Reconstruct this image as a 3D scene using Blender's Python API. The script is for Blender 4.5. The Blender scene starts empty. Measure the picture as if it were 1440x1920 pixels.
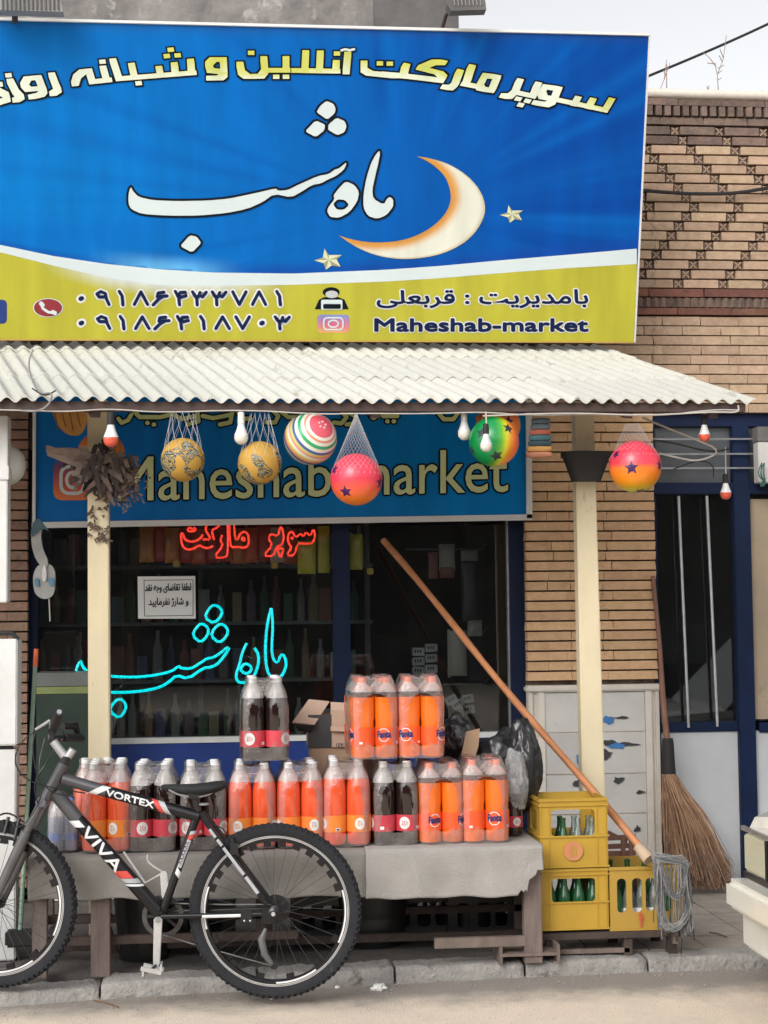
import bpy, bmesh, math, random
import numpy as np
from mathutils import Vector, Matrix, noise
from mathutils.geometry import tessellate_polygon
random.seed(7)
R = math.radians
SC = bpy.context.scene
COL = SC.collection
# ------------------------------------------------------------------ camera
FPX = 3000.0
YAW, PITCH, ROLL = R(5.5), math.atan(190/3000), .0105
CAM = Vector((0, -8.3, 1.44))
FW = Vector((math.sin(YAW)*math.cos(PITCH), math.cos(YAW)*math.cos(PITCH), math.sin(PITCH)))
r0 = Vector((math.cos(YAW), -math.sin(YAW), 0)); u0 = r0.cross(FW)
RT = r0*math.cos(ROLL) - u0*math.sin(ROLL); UP = r0*math.sin(ROLL) + u0*math.cos(ROLL)
cd = bpy.data.cameras.new('camera'); cam = bpy.data.objects.new('camera', cd); COL.objects.link(cam)
cd.sensor_fit = 'HORIZONTAL'; cd.sensor_width = 36; cd.lens = FPX/1440*36; cd.clip_end = 2000; cd.clip_start = .05
M = Matrix.Identity(4)
for i in range(3):
    M[i][0], M[i][1], M[i][2], M[i][3] = RT[i], UP[i], -FW[i], CAM[i]
cam.matrix_world = M
SC.camera = cam
# ------------------------------------------------------------------ world, sun, exposure (bright overcast day)
SUN_EL, SUN_AZ = R(34), R(215)
w = bpy.data.worlds.new('World'); SC.world = w; w.use_nodes = True
nt = w.node_tree; bg = nt.nodes['Background']
sk = nt.nodes.new('ShaderNodeTexSky'); sk.sky_type = 'NISHITA'; sk.sun_disc = False
sk.sun_elevation = SUN_EL; sk.sun_rotation = SUN_AZ; sk.air_density = 1.0; sk.dust_density = 3.0; sk.ozone_density = 1
hs = nt.nodes.new('ShaderNodeHueSaturation'); hs.inputs['Saturation'].default_value = .10; hs.inputs['Value'].default_value = 2.0
nt.links.new(sk.outputs[0], hs.inputs['Color']); nt.links.new(hs.outputs[0], bg.inputs[0])
bg.inputs[1].default_value = .15
sl = bpy.data.lights.new('sun', 'SUN'); so = bpy.data.objects.new('sun', sl); COL.objects.link(so)
sl.energy = .95; sl.angle = R(25); sl.color = (1, .96, .9)
sd = Vector((math.sin(SUN_AZ)*math.cos(SUN_EL), math.cos(SUN_AZ)*math.cos(SUN_EL), math.sin(SUN_EL)))
so.rotation_euler = (-sd).to_track_quat('-Z', 'Y').to_euler()
SC.view_settings.view_transform = 'Standard'; SC.view_settings.look = 'None'
SC.view_settings.exposure = -0.38; SC.view_settings.gamma = 1; SC.view_settings.use_curve_mapping = False
SC.render.engine = 'CYCLES'
SC.cycles.max_bounces = 8; SC.cycles.transparent_max_bounces = 24; SC.cycles.diffuse_bounces = 3
# ------------------------------------------------------------------ geometry helpers
def ray(px, py): return FW + RT*((px-720)/FPX) - UP*((py-960)/FPX)
def P(px, py, Y):
    d = ray(px, py); return CAM + d*((Y-CAM.y)/d.y)
def G(px, py, z=0):
    d = ray(px, py); return CAM + d*((z-CAM.z)/d.z)
class Plane:
    def __init__(s, a, b, c):
        s.o = Vector(a); s.n = (Vector(b)-s.o).cross(Vector(c)-s.o).normalized()
        if s.n.dot(CAM-s.o) < 0: s.n = -s.n
    def __call__(s, px, py, off=0):
        d = ray(px, py); o = s.o + s.n*off
        return CAM + d*((o-CAM).dot(s.n)/d.dot(s.n))
def wallplane(Y): return Plane((0, Y, 0), (1, Y, 0), (0, Y, 1))
class MB:
    def __init__(s): s.v = []; s.f = []; s.mi = []; s.cm = 0; s.col = None
    def add(s, vs, fs):
        b = len(s.v); s.v += [Vector(v) for v in vs]
        for f in fs: s.f.append([i+b for i in f]); s.mi.append(s.cm)
        return s
    def box(s, x0, x1, y0, y1, z0, z1):
        return s.add([(x0,y0,z0),(x1,y0,z0),(x1,y1,z0),(x0,y1,z0),(x0,y0,z1),(x1,y0,z1),(x1,y1,z1),(x0,y1,z1)],
            [(3,2,1,0),(4,5,6,7),(0,1,5,4),(1,2,6,5),(2,3,7,6),(3,0,4,7)])
    def obox(s, c, size, rot=None):
        c = Vector(c); m = rot or Matrix.Identity(3); hx, hy, hz = [q/2 for q in size]
        vs = [c + m @ Vector((a*hx, b*hy, d*hz)) for a, b, d in ((-1,-1,-1),(1,-1,-1),(1,1,-1),(-1,1,-1),(-1,-1,1),(1,-1,1),(1,1,1),(-1,1,1))]
        return s.add(vs, [(3,2,1,0),(4,5,6,7),(0,1,5,4),(1,2,6,5),(2,3,7,6),(3,0,4,7)])
    def bar(s, a, b, w, h):
        a = Vector(a); b = Vector(b); d = (b-a); L = d.length
        q = d.to_track_quat('X', 'Z').to_matrix()
        return s.obox((a+b)/2, (L, w, h), q)
    def tube(s, pts, r, n=6, cap=True):
        pts = [Vector(p) for p in pts]; m = len(pts)
        rs = r if isinstance(r, (list, tuple)) else [r]*m
        d0 = (pts[1]-pts[0]).normalized()
        nrm = d0.orthogonal().normalized(); vs = []
        for i, p in enumerate(pts):
            d = (pts[min(i+1, m-1)] - pts[max(i-1, 0)])
            d = d.normalized() if d.length > 1e-9 else d0
            nrm = (nrm - d*nrm.dot(d))
            nrm = nrm.normalized() if nrm.length > 1e-6 else d.orthogonal().normalized()
            bn = d.cross(nrm)
            for k in range(n):
                a = 2*math.pi*k/n; vs.append(p + (nrm*math.cos(a) + bn*math.sin(a))*rs[i])
        fs = [(i*n+k, i*n+(k+1)%n, (i+1)*n+(k+1)%n, (i+1)*n+k) for i in range(m-1) for k in range(n)]
        if cap: fs += [tuple(range(n))[::-1], tuple(range((m-1)*n, m*n))]
        return s.add(vs, fs)
    def ctube(s, pts, r, n=6):
        pts = list(pts); return s.tube(pts + [pts[0]], r, n, False)
    def lathe(s, prof, n=16, c=(0,0,0), mat=None, cap=False):
        c = Vector(c); mm = mat or Matrix.Identity(3); vs = []
        for rr, z in prof:
            for k in range(n):
                a = 2*math.pi*k/n; vs.append(c + mm @ Vector((rr*math.cos(a), rr*math.sin(a), z)))
        m = len(prof)
        fs = [(i*n+k, i*n+(k+1)%n, (i+1)*n+(k+1)%n, (i+1)*n+k) for i in range(m-1) for k in range(n)]
        if cap: fs += [tuple(range(n))[::-1], tuple(range((m-1)*n, m*n))]
        return s.add(vs, fs)
    def sphere(s, c, r, n=24, m=14, sc=(1,1,1)):
        prof = [(r*math.sin(math.pi*i/m), -r*math.cos(math.pi*i/m)) for i in range(m+1)]
        prof[0] = (1e-5, -r); prof[-1] = (1e-5, r)
        return s.lathe(prof, n, c, Matrix.Diagonal(sc))
    def flat(s, loops, fn):
        """filled polygon (first loop outer, others holes); fn maps 2D to 3D"""
        ls = [[Vector((x, y, 0)) for x, y in l] for l in loops]
        tris = tessellate_polygon(ls); allp = [p for l in loops for p in l]
        return s.add([fn(*p) for p in allp], [tuple(t) for t in tris])
    def slab(s, loops, fn):
        """polygon with thickness, fn(x,y,side) side 0 front 1 back"""
        ls = [[Vector((x, y, 0)) for x, y in l] for l in loops]
        tris = tessellate_polygon(ls); allp = [p for l in loops for p in l]; N = len(allp)
        vs = [fn(x, y, 0) for x, y in allp] + [fn(x, y, 1) for x, y in allp]
        fs = [tuple(t) for t in tris] + [tuple(i+N for i in reversed(t)) for t in tris]
        b = 0
        for l in loops:
            n = len(l)
            fs += [(b+i, b+(i+1) % n, b+(i+1) % n+N, b+i+N) for i in range(n)]; b += n
        return s.add(vs, fs)
    def build(s, name, mats, parent=None, origin=None, smooth=False, bevel=0):
        if not isinstance(mats, (list, tuple)): mats = [mats]
        if parent is not None:
            rt = parent
            while rt.parent: rt = rt.parent
            o = rt.location
        elif origin is not None: o = Vector(origin)
        else:
            lo = Vector([min(v[i] for v in s.v) for i in range(3)]); hi = Vector([max(v[i] for v in s.v) for i in range(3)])
            o = Vector(((lo.x+hi.x)/2, (lo.y+hi.y)/2, lo.z))
        me = bpy.data.meshes.new(name); me.from_pydata([v-o for v in s.v], [], s.f)
        for m in mats: me.materials.append(m)
        me.polygons.foreach_set('material_index', s.mi)
        bm = bmesh.new(); bm.from_mesh(me); 
        if s.col is None and not getattr(s, 'keep', 0): bmesh.ops.recalc_face_normals(bm, faces=bm.faces)
        if bevel: bmesh.ops.bevel(bm, geom=list(bm.edges), offset=bevel, segments=2, affect='EDGES', clamp_overlap=True)
        bm.to_mesh(me); bm.free()
        if s.col is not None:
            at = me.color_attributes.new('print', 'FLOAT_COLOR', 'POINT')
            for i, c in enumerate(s.col): at.data[i].color = (*c, 1)
        if smooth:
            me.polygons.foreach_set('use_smooth', [True]*len(me.polygons))
            try: me.set_sharp_from_angle(angle=R(40))
            except Exception: pass
        ob = bpy.data.objects.new(name, me); COL.objects.link(ob)
        if parent is not None: ob.parent = parent
        else: ob.location = o
        return ob
def tag(o, label=None, cat=None, group=None, kind=None):
    if label: o['label'] = label
    if cat: o['category'] = cat
    if group: o['group'] = group
    if kind: o['kind'] = kind
    return o
def thing(name, loc, label, cat, group=None):
    o = bpy.data.objects.new(name, None); COL.objects.link(o); o.location = loc; o.empty_display_size = .05
    return tag(o, label, cat, group)
def sub(name, parent, loc=(0,0,0)):
    o = bpy.data.objects.new(name, None); COL.objects.link(o); o.parent = parent; o.location = loc; return o
KIDS = {}
def copy_tree(o, parent=None):
    c = o.copy(); COL.objects.link(c); c.parent = parent
    if o not in KIDS: KIDS[o] = [k for k in list(COL.objects) if k.parent is o]
    for k in KIDS[o]: copy_tree(k, c)
    return c
# ------------------------------------------------------------------ materials
def srgb(r, g, b): return tuple(((c/255+.055)/1.055)**2.4 if c > 10 else c/255/12.92 for c in (r, g, b))
def mat(name, col, rough=.6, col2=None, scale=8, amt=.5, bump=0, bscale=40, metal=0, rnd=0, spec=.5, coat=0,
        emit=None, estr=0, trans=0, detail=6, stretch=None, dirt=None, dscale=3, dthr=.55, obj=False, sss=0):
    m = bpy.data.materials.new(name); m.use_nodes = True; n = m.node_tree; L = n.links; b = n.nodes['Principled BSDF']
    b.inputs['Roughness'].default_value = rough; b.inputs['Metallic'].default_value = metal
    b.inputs['Specular IOR Level'].default_value = spec; b.inputs['Coat Weight'].default_value = coat
    b.inputs['Transmission Weight'].default_value = trans
    if sss: b.inputs['Subsurface Weight'].default_value = sss; b.inputs['Subsurface Scale'].default_value = .02
    if col2 is None: col2 = tuple(c*.75 for c in col)
    if obj: tc = n.nodes.new('ShaderNodeTexCoord'); src = tc.outputs['Object']
    else: g = n.nodes.new('ShaderNodeNewGeometry'); src = g.outputs['Position']
    if stretch:
        mp = n.nodes.new('ShaderNodeMapping'); mp.inputs['Scale'].default_value = stretch; L.new(src, mp.inputs[0]); src = mp.outputs[0]
    nz = n.nodes.new('ShaderNodeTexNoise'); nz.inputs['Scale'].default_value = scale; nz.inputs['Detail'].default_value = detail
    nz.inputs['Roughness'].default_value = .62; L.new(src, nz.inputs['Vector'])
    cr = n.nodes.new('ShaderNodeValToRGB'); cr.color_ramp.elements[0].position = .5-.25*amt-.05; cr.color_ramp.elements[1].position = .5+.25*amt+.05
    cr.color_ramp.elements[0].color = (*col2, 1); cr.color_ramp.elements[1].color = (*col, 1)
    L.new(nz.outputs['Fac'], cr.inputs[0]); out = cr.outputs[0]
    if dirt:
        n2 = n.nodes.new('ShaderNodeTexNoise'); n2.inputs['Scale'].default_value = dscale; n2.inputs['Detail'].default_value = 8; n2.inputs['Roughness'].default_value = .7
        L.new(src, n2.inputs['Vector'])
        r2 = n.nodes.new('ShaderNodeValToRGB'); r2.color_ramp.elements[0].position = dthr; r2.color_ramp.elements[1].position = dthr+.12
        L.new(n2.outputs['Fac'], r2.inputs[0])
        mx = n.nodes.new('ShaderNodeMix'); mx.data_type = 'RGBA'; mx.inputs[7].default_value = (*dirt, 1)
        L.new(r2.outputs[0], mx.inputs[0]); L.new(out, mx.inputs[6]); out = mx.outputs[2]
    if rnd:
        oi = n.nodes.new('ShaderNodeObjectInfo'); mr = n.nodes.new('ShaderNodeMapRange'); mr.inputs[3].default_value = 1-rnd; mr.inputs[4].default_value = 1+rnd*.6
        L.new(oi.outputs['Random'], mr.inputs[0]); h = n.nodes.new('ShaderNodeHueSaturation'); L.new(mr.outputs[0], h.inputs['Value'])
        mr2 = n.nodes.new('ShaderNodeMapRange'); mr2.inputs[3].default_value = .5-rnd*.05; mr2.inputs[4].default_value = .5+rnd*.04
        ml = n.nodes.new('ShaderNodeMath'); ml.operation = 'FRACT'; m7 = n.nodes.new('ShaderNodeMath'); m7.operation = 'MULTIPLY'; m7.inputs[1].default_value = 7.3
        L.new(oi.outputs['Random'], m7.inputs[0]); L.new(m7.outputs[0], ml.inputs[0]); L.new(ml.outputs[0], mr2.inputs[0]); L.new(mr2.outputs[0], h.inputs['Hue'])
        L.new(out, h.inputs['Color']); out = h.outputs[0]
    L.new(out, b.inputs['Base Color'])
    if bump:
        nb = n.nodes.new('ShaderNodeTexNoise'); nb.inputs['Scale'].default_value = bscale; nb.inputs['Detail'].default_value = 5
        L.new(src, nb.inputs['Vector']); bp = n.nodes.new('ShaderNodeBump'); bp.inputs['Strength'].default_value = bump; bp.inputs['Distance'].default_value = .01
        L.new(nb.outputs['Fac'], bp.inputs['Height']); L.new(bp.outputs[0], b.inputs['Normal'])
    if emit: b.inputs['Emission Color'].default_value = (*emit, 1); b.inputs['Emission Strength'].default_value = estr
    return m
def glassmat(name, tint=(1,1,1), dif=0., difcol=(.8,.8,.8), rough=.02, ior=1.45, gl=1.0, bump=0, bscale=30, fixed=None):
    """thin clear sheet: transparent + fresnel gloss + some haze"""
    m = bpy.data.materials.new(name); m.use_nodes = True; n = m.node_tree; L = n.links; n.nodes.remove(n.nodes['Principled BSDF'])
    o = n.nodes['Material Output']; t = n.nodes.new('ShaderNodeBsdfTransparent'); t.inputs[0].default_value = (*tint, 1)
    g = n.nodes.new('ShaderNodeBsdfGlossy'); g.inputs['Roughness'].default_value = rough; g.inputs[0].default_value = (gl, gl, gl, 1)
    d = n.nodes.new('ShaderNodeBsdfDiffuse'); d.inputs[0].default_value = (*difcol, 1)
    fr = n.nodes.new('ShaderNodeFresnel'); fr.inputs[0].default_value = ior
    m1 = n.nodes.new('ShaderNodeMixShader'); m1.inputs[0].default_value = dif; L.new(t.outputs[0], m1.inputs[1]); L.new(d.outputs[0], m1.inputs[2])
    m2 = n.nodes.new('ShaderNodeMixShader')
    if fixed is None: L.new(fr.outputs[0], m2.inputs[0])
    else: m2.inputs[0].default_value = fixed
    L.new(m1.outputs[0], m2.inputs[1]); L.new(g.outputs[0], m2.inputs[2]); L.new(m2.outputs[0], o.inputs[0])
    if dif:
        gm = n.nodes.new('ShaderNodeTexCoord'); nz = n.nodes.new('ShaderNodeTexNoise'); nz.inputs['Scale'].default_value = 14; nz.inputs['Detail'].default_value = 4
        L.new(gm.outputs['Object'], nz.inputs['Vector']); mr = n.nodes.new('ShaderNodeMapRange'); mr.inputs[1].default_value = .35; mr.inputs[2].default_value = .7
        mr.inputs[3].default_value = dif*.7; mr.inputs[4].default_value = min(1, dif*1.35); L.new(nz.outputs['Fac'], mr.inputs[0]); L.new(mr.outputs[0], m1.inputs[0])
    if bump:
        gm = n.nodes.new('ShaderNodeTexCoord'); nb = n.nodes.new('ShaderNodeTexNoise'); nb.inputs['Scale'].default_value = bscale; nb.inputs['Detail'].default_value = 3
        L.new(gm.outputs['Object'], nb.inputs['Vector'])
        bp = n.nodes.new('ShaderNodeBump'); bp.inputs['Strength'].default_value = bump; bp.inputs['Distance'].default_value = .02
        L.new(nb.outputs['Fac'], bp.inputs['Height']); L.new(bp.outputs[0], g.inputs['Normal']); L.new(bp.outputs[0], fr.inputs['Normal'])
    return m
def printmat(name, rough=.45, coat=0):
    m = bpy.data.materials.new(name); m.use_nodes = True; n = m.node_tree; b = n.nodes['Principled BSDF']
    a = n.nodes.new('ShaderNodeAttribute'); a.attribute_name = 'print'
    g = n.nodes.new('ShaderNodeNewGeometry'); nz = n.nodes.new('ShaderNodeTexNoise'); nz.inputs['Scale'].default_value = 2.5; nz.inputs['Detail'].default_value = 7
    mp = n.nodes.new('ShaderNodeMapping'); mp.inputs['Scale'].default_value = (4, 1, .7); n.links.new(g.outputs['Position'], mp.inputs[0]); n.links.new(mp.outputs[0], nz.inputs['Vector'])
    mr = n.nodes.new('ShaderNodeMapRange'); mr.inputs[1].default_value = .3; mr.inputs[2].default_value = .7; mr.inputs[3].default_value = .86; mr.inputs[4].default_value = 1.08
    n.links.new(nz.outputs['Fac'], mr.inputs[0]); h = n.nodes.new('ShaderNodeHueSaturation'); n.links.new(mr.outputs[0], h.inputs['Value'])
    n.links.new(a.outputs['Color'], h.inputs['Color']); n.links.new(h.outputs[0], b.inputs['Base Color'])
    b.inputs['Roughness'].default_value = rough; b.inputs['Coat Weight'].default_value = coat; b.inputs['Specular IOR Level'].default_value = .12
    return m
def bandmat(name, axis, stops, rough=.35, coat=.25, interp='CONSTANT', warp=0):
    """colours by height along an object-space axis (a printed ball)"""
    m = bpy.data.materials.new(name); m.use_nodes = True; n = m.node_tree; b = n.nodes['Principled BSDF']; L = n.links
    tc = n.nodes.new('ShaderNodeTexCoord'); dp = n.nodes.new('ShaderNodeVectorMath'); dp.operation = 'DOT_PRODUCT'; dp.inputs[1].default_value = axis
    L.new(tc.outputs['Object'], dp.inputs[0]); mr = n.nodes.new('ShaderNodeMapRange'); mr.inputs[1].default_value = -1; mr.inputs[2].default_value = 1
    val = dp.outputs['Value']
    if warp:
        nz = n.nodes.new('ShaderNodeTexNoise'); nz.inputs['Scale'].default_value = 1.6; L.new(tc.outputs['Object'], nz.inputs['Vector'])
        ma = n.nodes.new('ShaderNodeMath'); ma.operation = 'MULTIPLY_ADD'; ma.inputs[1].default_value = warp; L.new(nz.outputs['Fac'], ma.inputs[0]); L.new(val, ma.inputs[2]); val = ma.outputs[0]
    L.new(val, mr.inputs[0]); cr = n.nodes.new('ShaderNodeValToRGB'); cr.color_ramp.interpolation = interp
    e = cr.color_ramp.elements
    while len(e) > 1: e.remove(e[0])
    e[0].position = stops[0][0]; e[0].color = (*stops[0][1], 1)
    for p, c in stops[1:]: q = e.new(p); q.color = (*c, 1)
    L.new(mr.outputs[0], cr.inputs[0]); L.new(cr.outputs[0], b.inputs['Base Color'])
    b.inputs['Roughness'].default_value = rough; b.inputs['Coat Weight'].default_value = coat; b.inputs['Coat Roughness'].default_value = .1
    return m
K = {}
K['brick'] = mat('tan brick', (.50,.355,.24), .85, (.37,.25,.165), 25, .6, .5, 90, rnd=.16, dirt=(.25,.16,.11), dscale=5, dthr=.6)
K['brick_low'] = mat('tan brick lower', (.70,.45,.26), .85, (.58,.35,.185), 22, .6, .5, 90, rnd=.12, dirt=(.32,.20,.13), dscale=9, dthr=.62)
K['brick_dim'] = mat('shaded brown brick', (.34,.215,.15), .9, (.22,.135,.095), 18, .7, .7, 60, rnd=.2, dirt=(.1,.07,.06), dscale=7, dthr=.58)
K['brick_red'] = mat('dark red brick', (.22,.085,.055), .85, (.12,.055,.04), 20, .6, .5, 90, rnd=.2)
K['brick_old'] = mat('weathered brown brick', (.24,.16,.12), .9, (.1,.075,.065), 14, .7, .7, 60, rnd=.25)
K['mortar'] = mat('dark mortar', (.21,.15,.115), .95, (.05,.036,.03), 20, .6, .5)
K['conc'] = mat('grey concrete', (.30,.28,.265), .95, (.13,.12,.115), 5, .6, 1.0, 16, dirt=(.42,.40,.385), dscale=9, dthr=.54)
K['conc2'] = mat('dark concrete', (.16,.15,.145), .95, (.09,.085,.085), 5, .8, .6, 22)
K['kerb'] = mat('kerb concrete', (.38,.36,.335), .95, (.24,.225,.21), 14, .9, 1.0, 60, rnd=.12, dirt=(.13,.12,.115), dscale=11, dthr=.57)
K['road'] = mat('road', (.80,.68,.55), .95, (.68,.575,.47), 7, .9, .7, 190, dirt=(.33,.30,.27), dscale=3.2, dthr=.62)
def road_dirt(m):
    # grime swept against the kerb: a stain with a ragged edge
    n = m.node_tree; L = n.links; b = n.nodes['Principled BSDF']; src = b.inputs['Base Color'].links[0].from_socket
    g = n.nodes.new('ShaderNodeNewGeometry'); sp = n.nodes.new('ShaderNodeSeparateXYZ'); L.new(g.outputs['Position'], sp.inputs[0])
    nz = n.nodes.new('ShaderNodeTexNoise'); nz.inputs['Scale'].default_value = 5; nz.inputs['Detail'].default_value = 9; nz.inputs['Roughness'].default_value = .7; L.new(g.outputs['Position'], nz.inputs['Vector'])
    a = n.nodes.new('ShaderNodeMath'); a.operation = 'MULTIPLY_ADD'; a.inputs[1].default_value = .42; L.new(nz.outputs['Fac'], a.inputs[0]); L.new(sp.outputs['Y'], a.inputs[2])
    mr = n.nodes.new('ShaderNodeMapRange'); mr.interpolation_type = 'SMOOTHSTEP'; mr.inputs[1].default_value = -1.93; mr.inputs[2].default_value = -1.62; mr.inputs[4].default_value = .85; L.new(a.outputs[0], mr.inputs[0])
    mx = n.nodes.new('ShaderNodeMix'); mx.data_type = 'RGBA'; mx.inputs[7].default_value = (.20,.18,.165,1); L.new(mr.outputs[0], mx.inputs[0]); L.new(src, mx.inputs[6]); L.new(mx.outputs[2], b.inputs['Base Color'])
road_dirt(K['road'])
K['gravel'] = mat('pebbles', (.36,.32,.28), .95, (.2,.18,.16), 30, .9)
K['pave'] = mat('pavement concrete', (.15,.135,.125), .95, (.07,.062,.058), 5, .9, .6, 60)
K['tile'] = mat('paving slab', (.38,.33,.285), .92, (.25,.215,.19), 9, .8, .6, 60, rnd=.12)
K['whitemetal'] = mat('white painted metal', (.72,.72,.70), .5, (.6,.6,.58), 6, .6, .1, 30, dirt=(.35,.33,.3), dscale=7, dthr=.68)
K['cream'] = mat('cream painted post', (.72,.62,.42), .55, (.62,.53,.35), 7, .7, .15, 40, dirt=(.38,.29,.18), dscale=8, dthr=.63, stretch=(1,1,.5))
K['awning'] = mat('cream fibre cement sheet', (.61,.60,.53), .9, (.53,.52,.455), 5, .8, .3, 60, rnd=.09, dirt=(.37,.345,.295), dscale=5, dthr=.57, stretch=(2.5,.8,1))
K['beam'] = mat('brown steel angle', (.085,.05,.042), .7, (.05,.032,.028), 12, .7, .3, 60)
K['bluepaint'] = mat('dark blue paint', (.007,.016,.055), .5, (.004,.010,.036), 6, .7, .08, 40, rnd=.1, spec=.2)
K['bluepanel'] = mat('blue panel', (.012,.05,.26), .4, (.008,.03,.17), 2.5, .8, .05, 40)
K['doorwhite'] = mat('pale grey door panel', (.52,.53,.545), .5, (.44,.45,.465), 4, .7, .1, 30, dirt=(.33,.33,.33), dscale=6, dthr=.7)
K['silver'] = mat('brushed steel', (.55,.56,.58), .35, (.4,.41,.43), 20, .5, metal=.8)
K['rustwhite'] = mat('peeling white paint', (.62,.60,.57), .7, (.45,.42,.38), 6, .8, .4, 50, dirt=(.17,.13,.1), dscale=9, dthr=.64)
K['marble'] = mat('pale marble', (.62,.60,.565), .5, (.50,.48,.455), 4, .7, .1, 30, rnd=.08, dirt=(.36,.34,.33), dscale=5, dthr=.62)
K['marbletrim'] = mat('cream stone trim', (.72,.66,.58), .6, (.6,.54,.47), 6, .7, .3, 40, dirt=(.36,.30,.25), dscale=9, dthr=.66)
K['bluechip'] = mat('blue paint patch', (.05,.2,.48), .6)
K['darkpatch'] = mat('dark torn patch', (.05,.05,.055), .8)
K['glass'] = glassmat('window glass', (.84,.87,.87), .008, (.5,.5,.5), .015, 1.5, 1)
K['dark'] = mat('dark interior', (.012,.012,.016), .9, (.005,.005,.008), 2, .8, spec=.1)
K['shelf'] = mat('dark shelf', (.20,.21,.22), .6)
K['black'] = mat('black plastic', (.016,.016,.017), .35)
K['blackmat'] = mat('matte black', (.018,.017,.017), .7, bump=.2)
K['wire'] = mat('white cable', (.55,.52,.47), .6)
K['white'] = mat('white plastic', (.82,.82,.80), .35)
K['offwhite'] = mat('milky bulb', (.80,.77,.68), .25, coat=.5)
K['redbulb'] = mat('red bulb glass', (.72,.11,.06), .2, (.6,.08,.04), coat=.6)
K['wood'] = mat('old grey brown wood', (.20,.15,.125), .85, (.11,.085,.07), 14, .8, .5, 60, stretch=(1,1,.25), rnd=.15)
K['darkwood'] = mat('dark wood', (.075,.05,.04), .85, (.035,.026,.022), 12, .8, .5, 60, rnd=.2)
K['legwood'] = mat('leg wood', (.22,.17,.15), .85, (.12,.09,.08), 10, .8, .5, 60, stretch=(3,3,.4), rnd=.1)
K['handle'] = mat('varnished wooden pole', (.55,.24,.105), .45, (.34,.125,.05), 9, .8, .2, 40, dirt=(.72,.48,.28), dscale=5, dthr=.64)
K['handle2'] = mat('brown broom stick', (.26,.12,.075), .55, (.17,.08,.05), 9, .8, .2, 40)
K['cloth'] = mat('grey felt cloth', (.27,.25,.23), .95, (.19,.178,.163), 7, .8, .4, 130, dirt=(.2,.185,.17), dscale=5, dthr=.64)
K['cloth2'] = mat('lighter grey felt cloth', (.38,.36,.335), .95, (.29,.275,.255), 6, .8, .4, 130, dirt=(.28,.26,.24), dscale=5, dthr=.66)
K['crate'] = mat('yellow crate plastic', (.50,.31,.04), .5, (.40,.245,.035), 5, .8, .1, 40, dirt=(.27,.165,.03), dscale=7, dthr=.62, spec=.3)
K['crate2'] = mat('dull yellow crate plastic', (.42,.26,.04), .5, (.4,.24,.04), 5, .8, .1, 40, dirt=(.24,.15,.05), dscale=7, dthr=.62)
K['stamp'] = mat('faded red stamp', (.56,.19,.11), .6, (.52,.25,.09), 40, .5)
K['greenglass'] = mat('green bottle glass', (.02,.10,.035), .12, (.015,.07,.03), coat=.4)
K['clearglass'] = glassmat('clear bottle glass', (.75,.82,.8), .25, (.5,.6,.58), .05, 1.5)
K['bag'] = mat('black bin bag', (.022,.022,.024), .28, bump=.5, bscale=22, spec=.6)
K['card'] = mat('cardboard', (.46,.31,.20), .85, (.38,.25,.16), 8, .7, .1, 40)
K['cardlight'] = mat('pink beige cardboard', (.56,.39,.30), .85, (.48,.33,.25), 8, .7)
K['carddark'] = mat('black printed carton', (.05,.05,.052), .6, (.03,.03,.03), 6)
K['yarn'] = mat('grey mop yarn', (.30,.29,.275), .95, (.15,.15,.145), 25, .8, .6, 120)
K['yarnblue'] = mat('dark grey mop yarn', (.14,.145,.155), .95, (.07,.07,.08), 25, .8)
K['straw'] = mat('brown broom twigs', (.29,.155,.09), .8, (.15,.078,.045), 18, .9, rnd=.1)
K['straw2'] = mat('pale broom twigs', (.46,.29,.17), .8, (.29,.165,.095), 18, .9)
K['straw3'] = mat('dark broom tips', (.15,.10,.075), .85, (.09,.06,.05), 18, .9)
K['tyre'] = mat('bicycle tyre rubber', (.026,.027,.031), .8, (.016,.017,.02), 18, .8, .3, 90, dirt=(.07,.068,.066), dscale=12, dthr=.64, spec=.25)
K['spoke'] = mat('dull black spokes', (.035,.035,.037), .5)
K['chain'] = mat('dark oily steel', (.10,.095,.09), .45, (.05,.048,.045), 30, .6, metal=.5)
K['alu'] = mat('aluminium', (.66,.66,.66), .3, (.5,.5,.5), 20, .6, metal=.55)
K['frameblack'] = mat('glossy black frame', (.010,.010,.012), .3, coat=.25, spec=.3)
K['framegrey'] = mat('gunmetal frame', (.10,.098,.105), .35, (.07,.068,.074), 6, metal=.3, coat=.2)
K['forkgrey'] = mat('fork grey', (.14,.137,.137), .45, (.09,.088,.09), 9, metal=.3)
K['decalwhite'] = mat('white decal', (.8,.8,.8), .4)
K['decalred'] = mat('red decal', (.65,.07,.05), .4)
K['decalgrey'] = mat('silver grey decal', (.45,.46,.48), .4)
K['saddle'] = mat('dark grey saddle', (.030,.030,.032), .75, (.02,.02,.021), 10, .5, .2, spec=.2)
K['carpaint'] = mat('cream car paint', (.80,.78,.70), .25, (.75,.73,.65), 3, .5, coat=.7)
K['lamp'] = mat('headlight glass', (.62,.60,.44), .15, (.5,.48,.34), 30, .5, coat=.6, stretch=(1,9,1))
K['green'] = mat('pale green pole', (.22,.32,.24), .5, (.17,.26,.19), 8)
K['orange'] = mat('orange plastic', (.75,.13,.04), .4)
K['leaf'] = mat('dried brown leaves', (.15,.10,.08), .9, (.055,.038,.03), 15, .8)
K['leafdark'] = mat('dark dried leaves', (.05,.035,.03), .9, (.022,.016,.014), 15, .8)
K['leaf2'] = mat('pale dried leaf', (.34,.25,.205), .9, (.2,.145,.115), 15, .8)
K['paper'] = mat('white paper', (.78,.78,.76), .7, (.72,.72,.7), 5)
K['ink'] = mat('black ink', (.02,.02,.02), .7)
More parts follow.
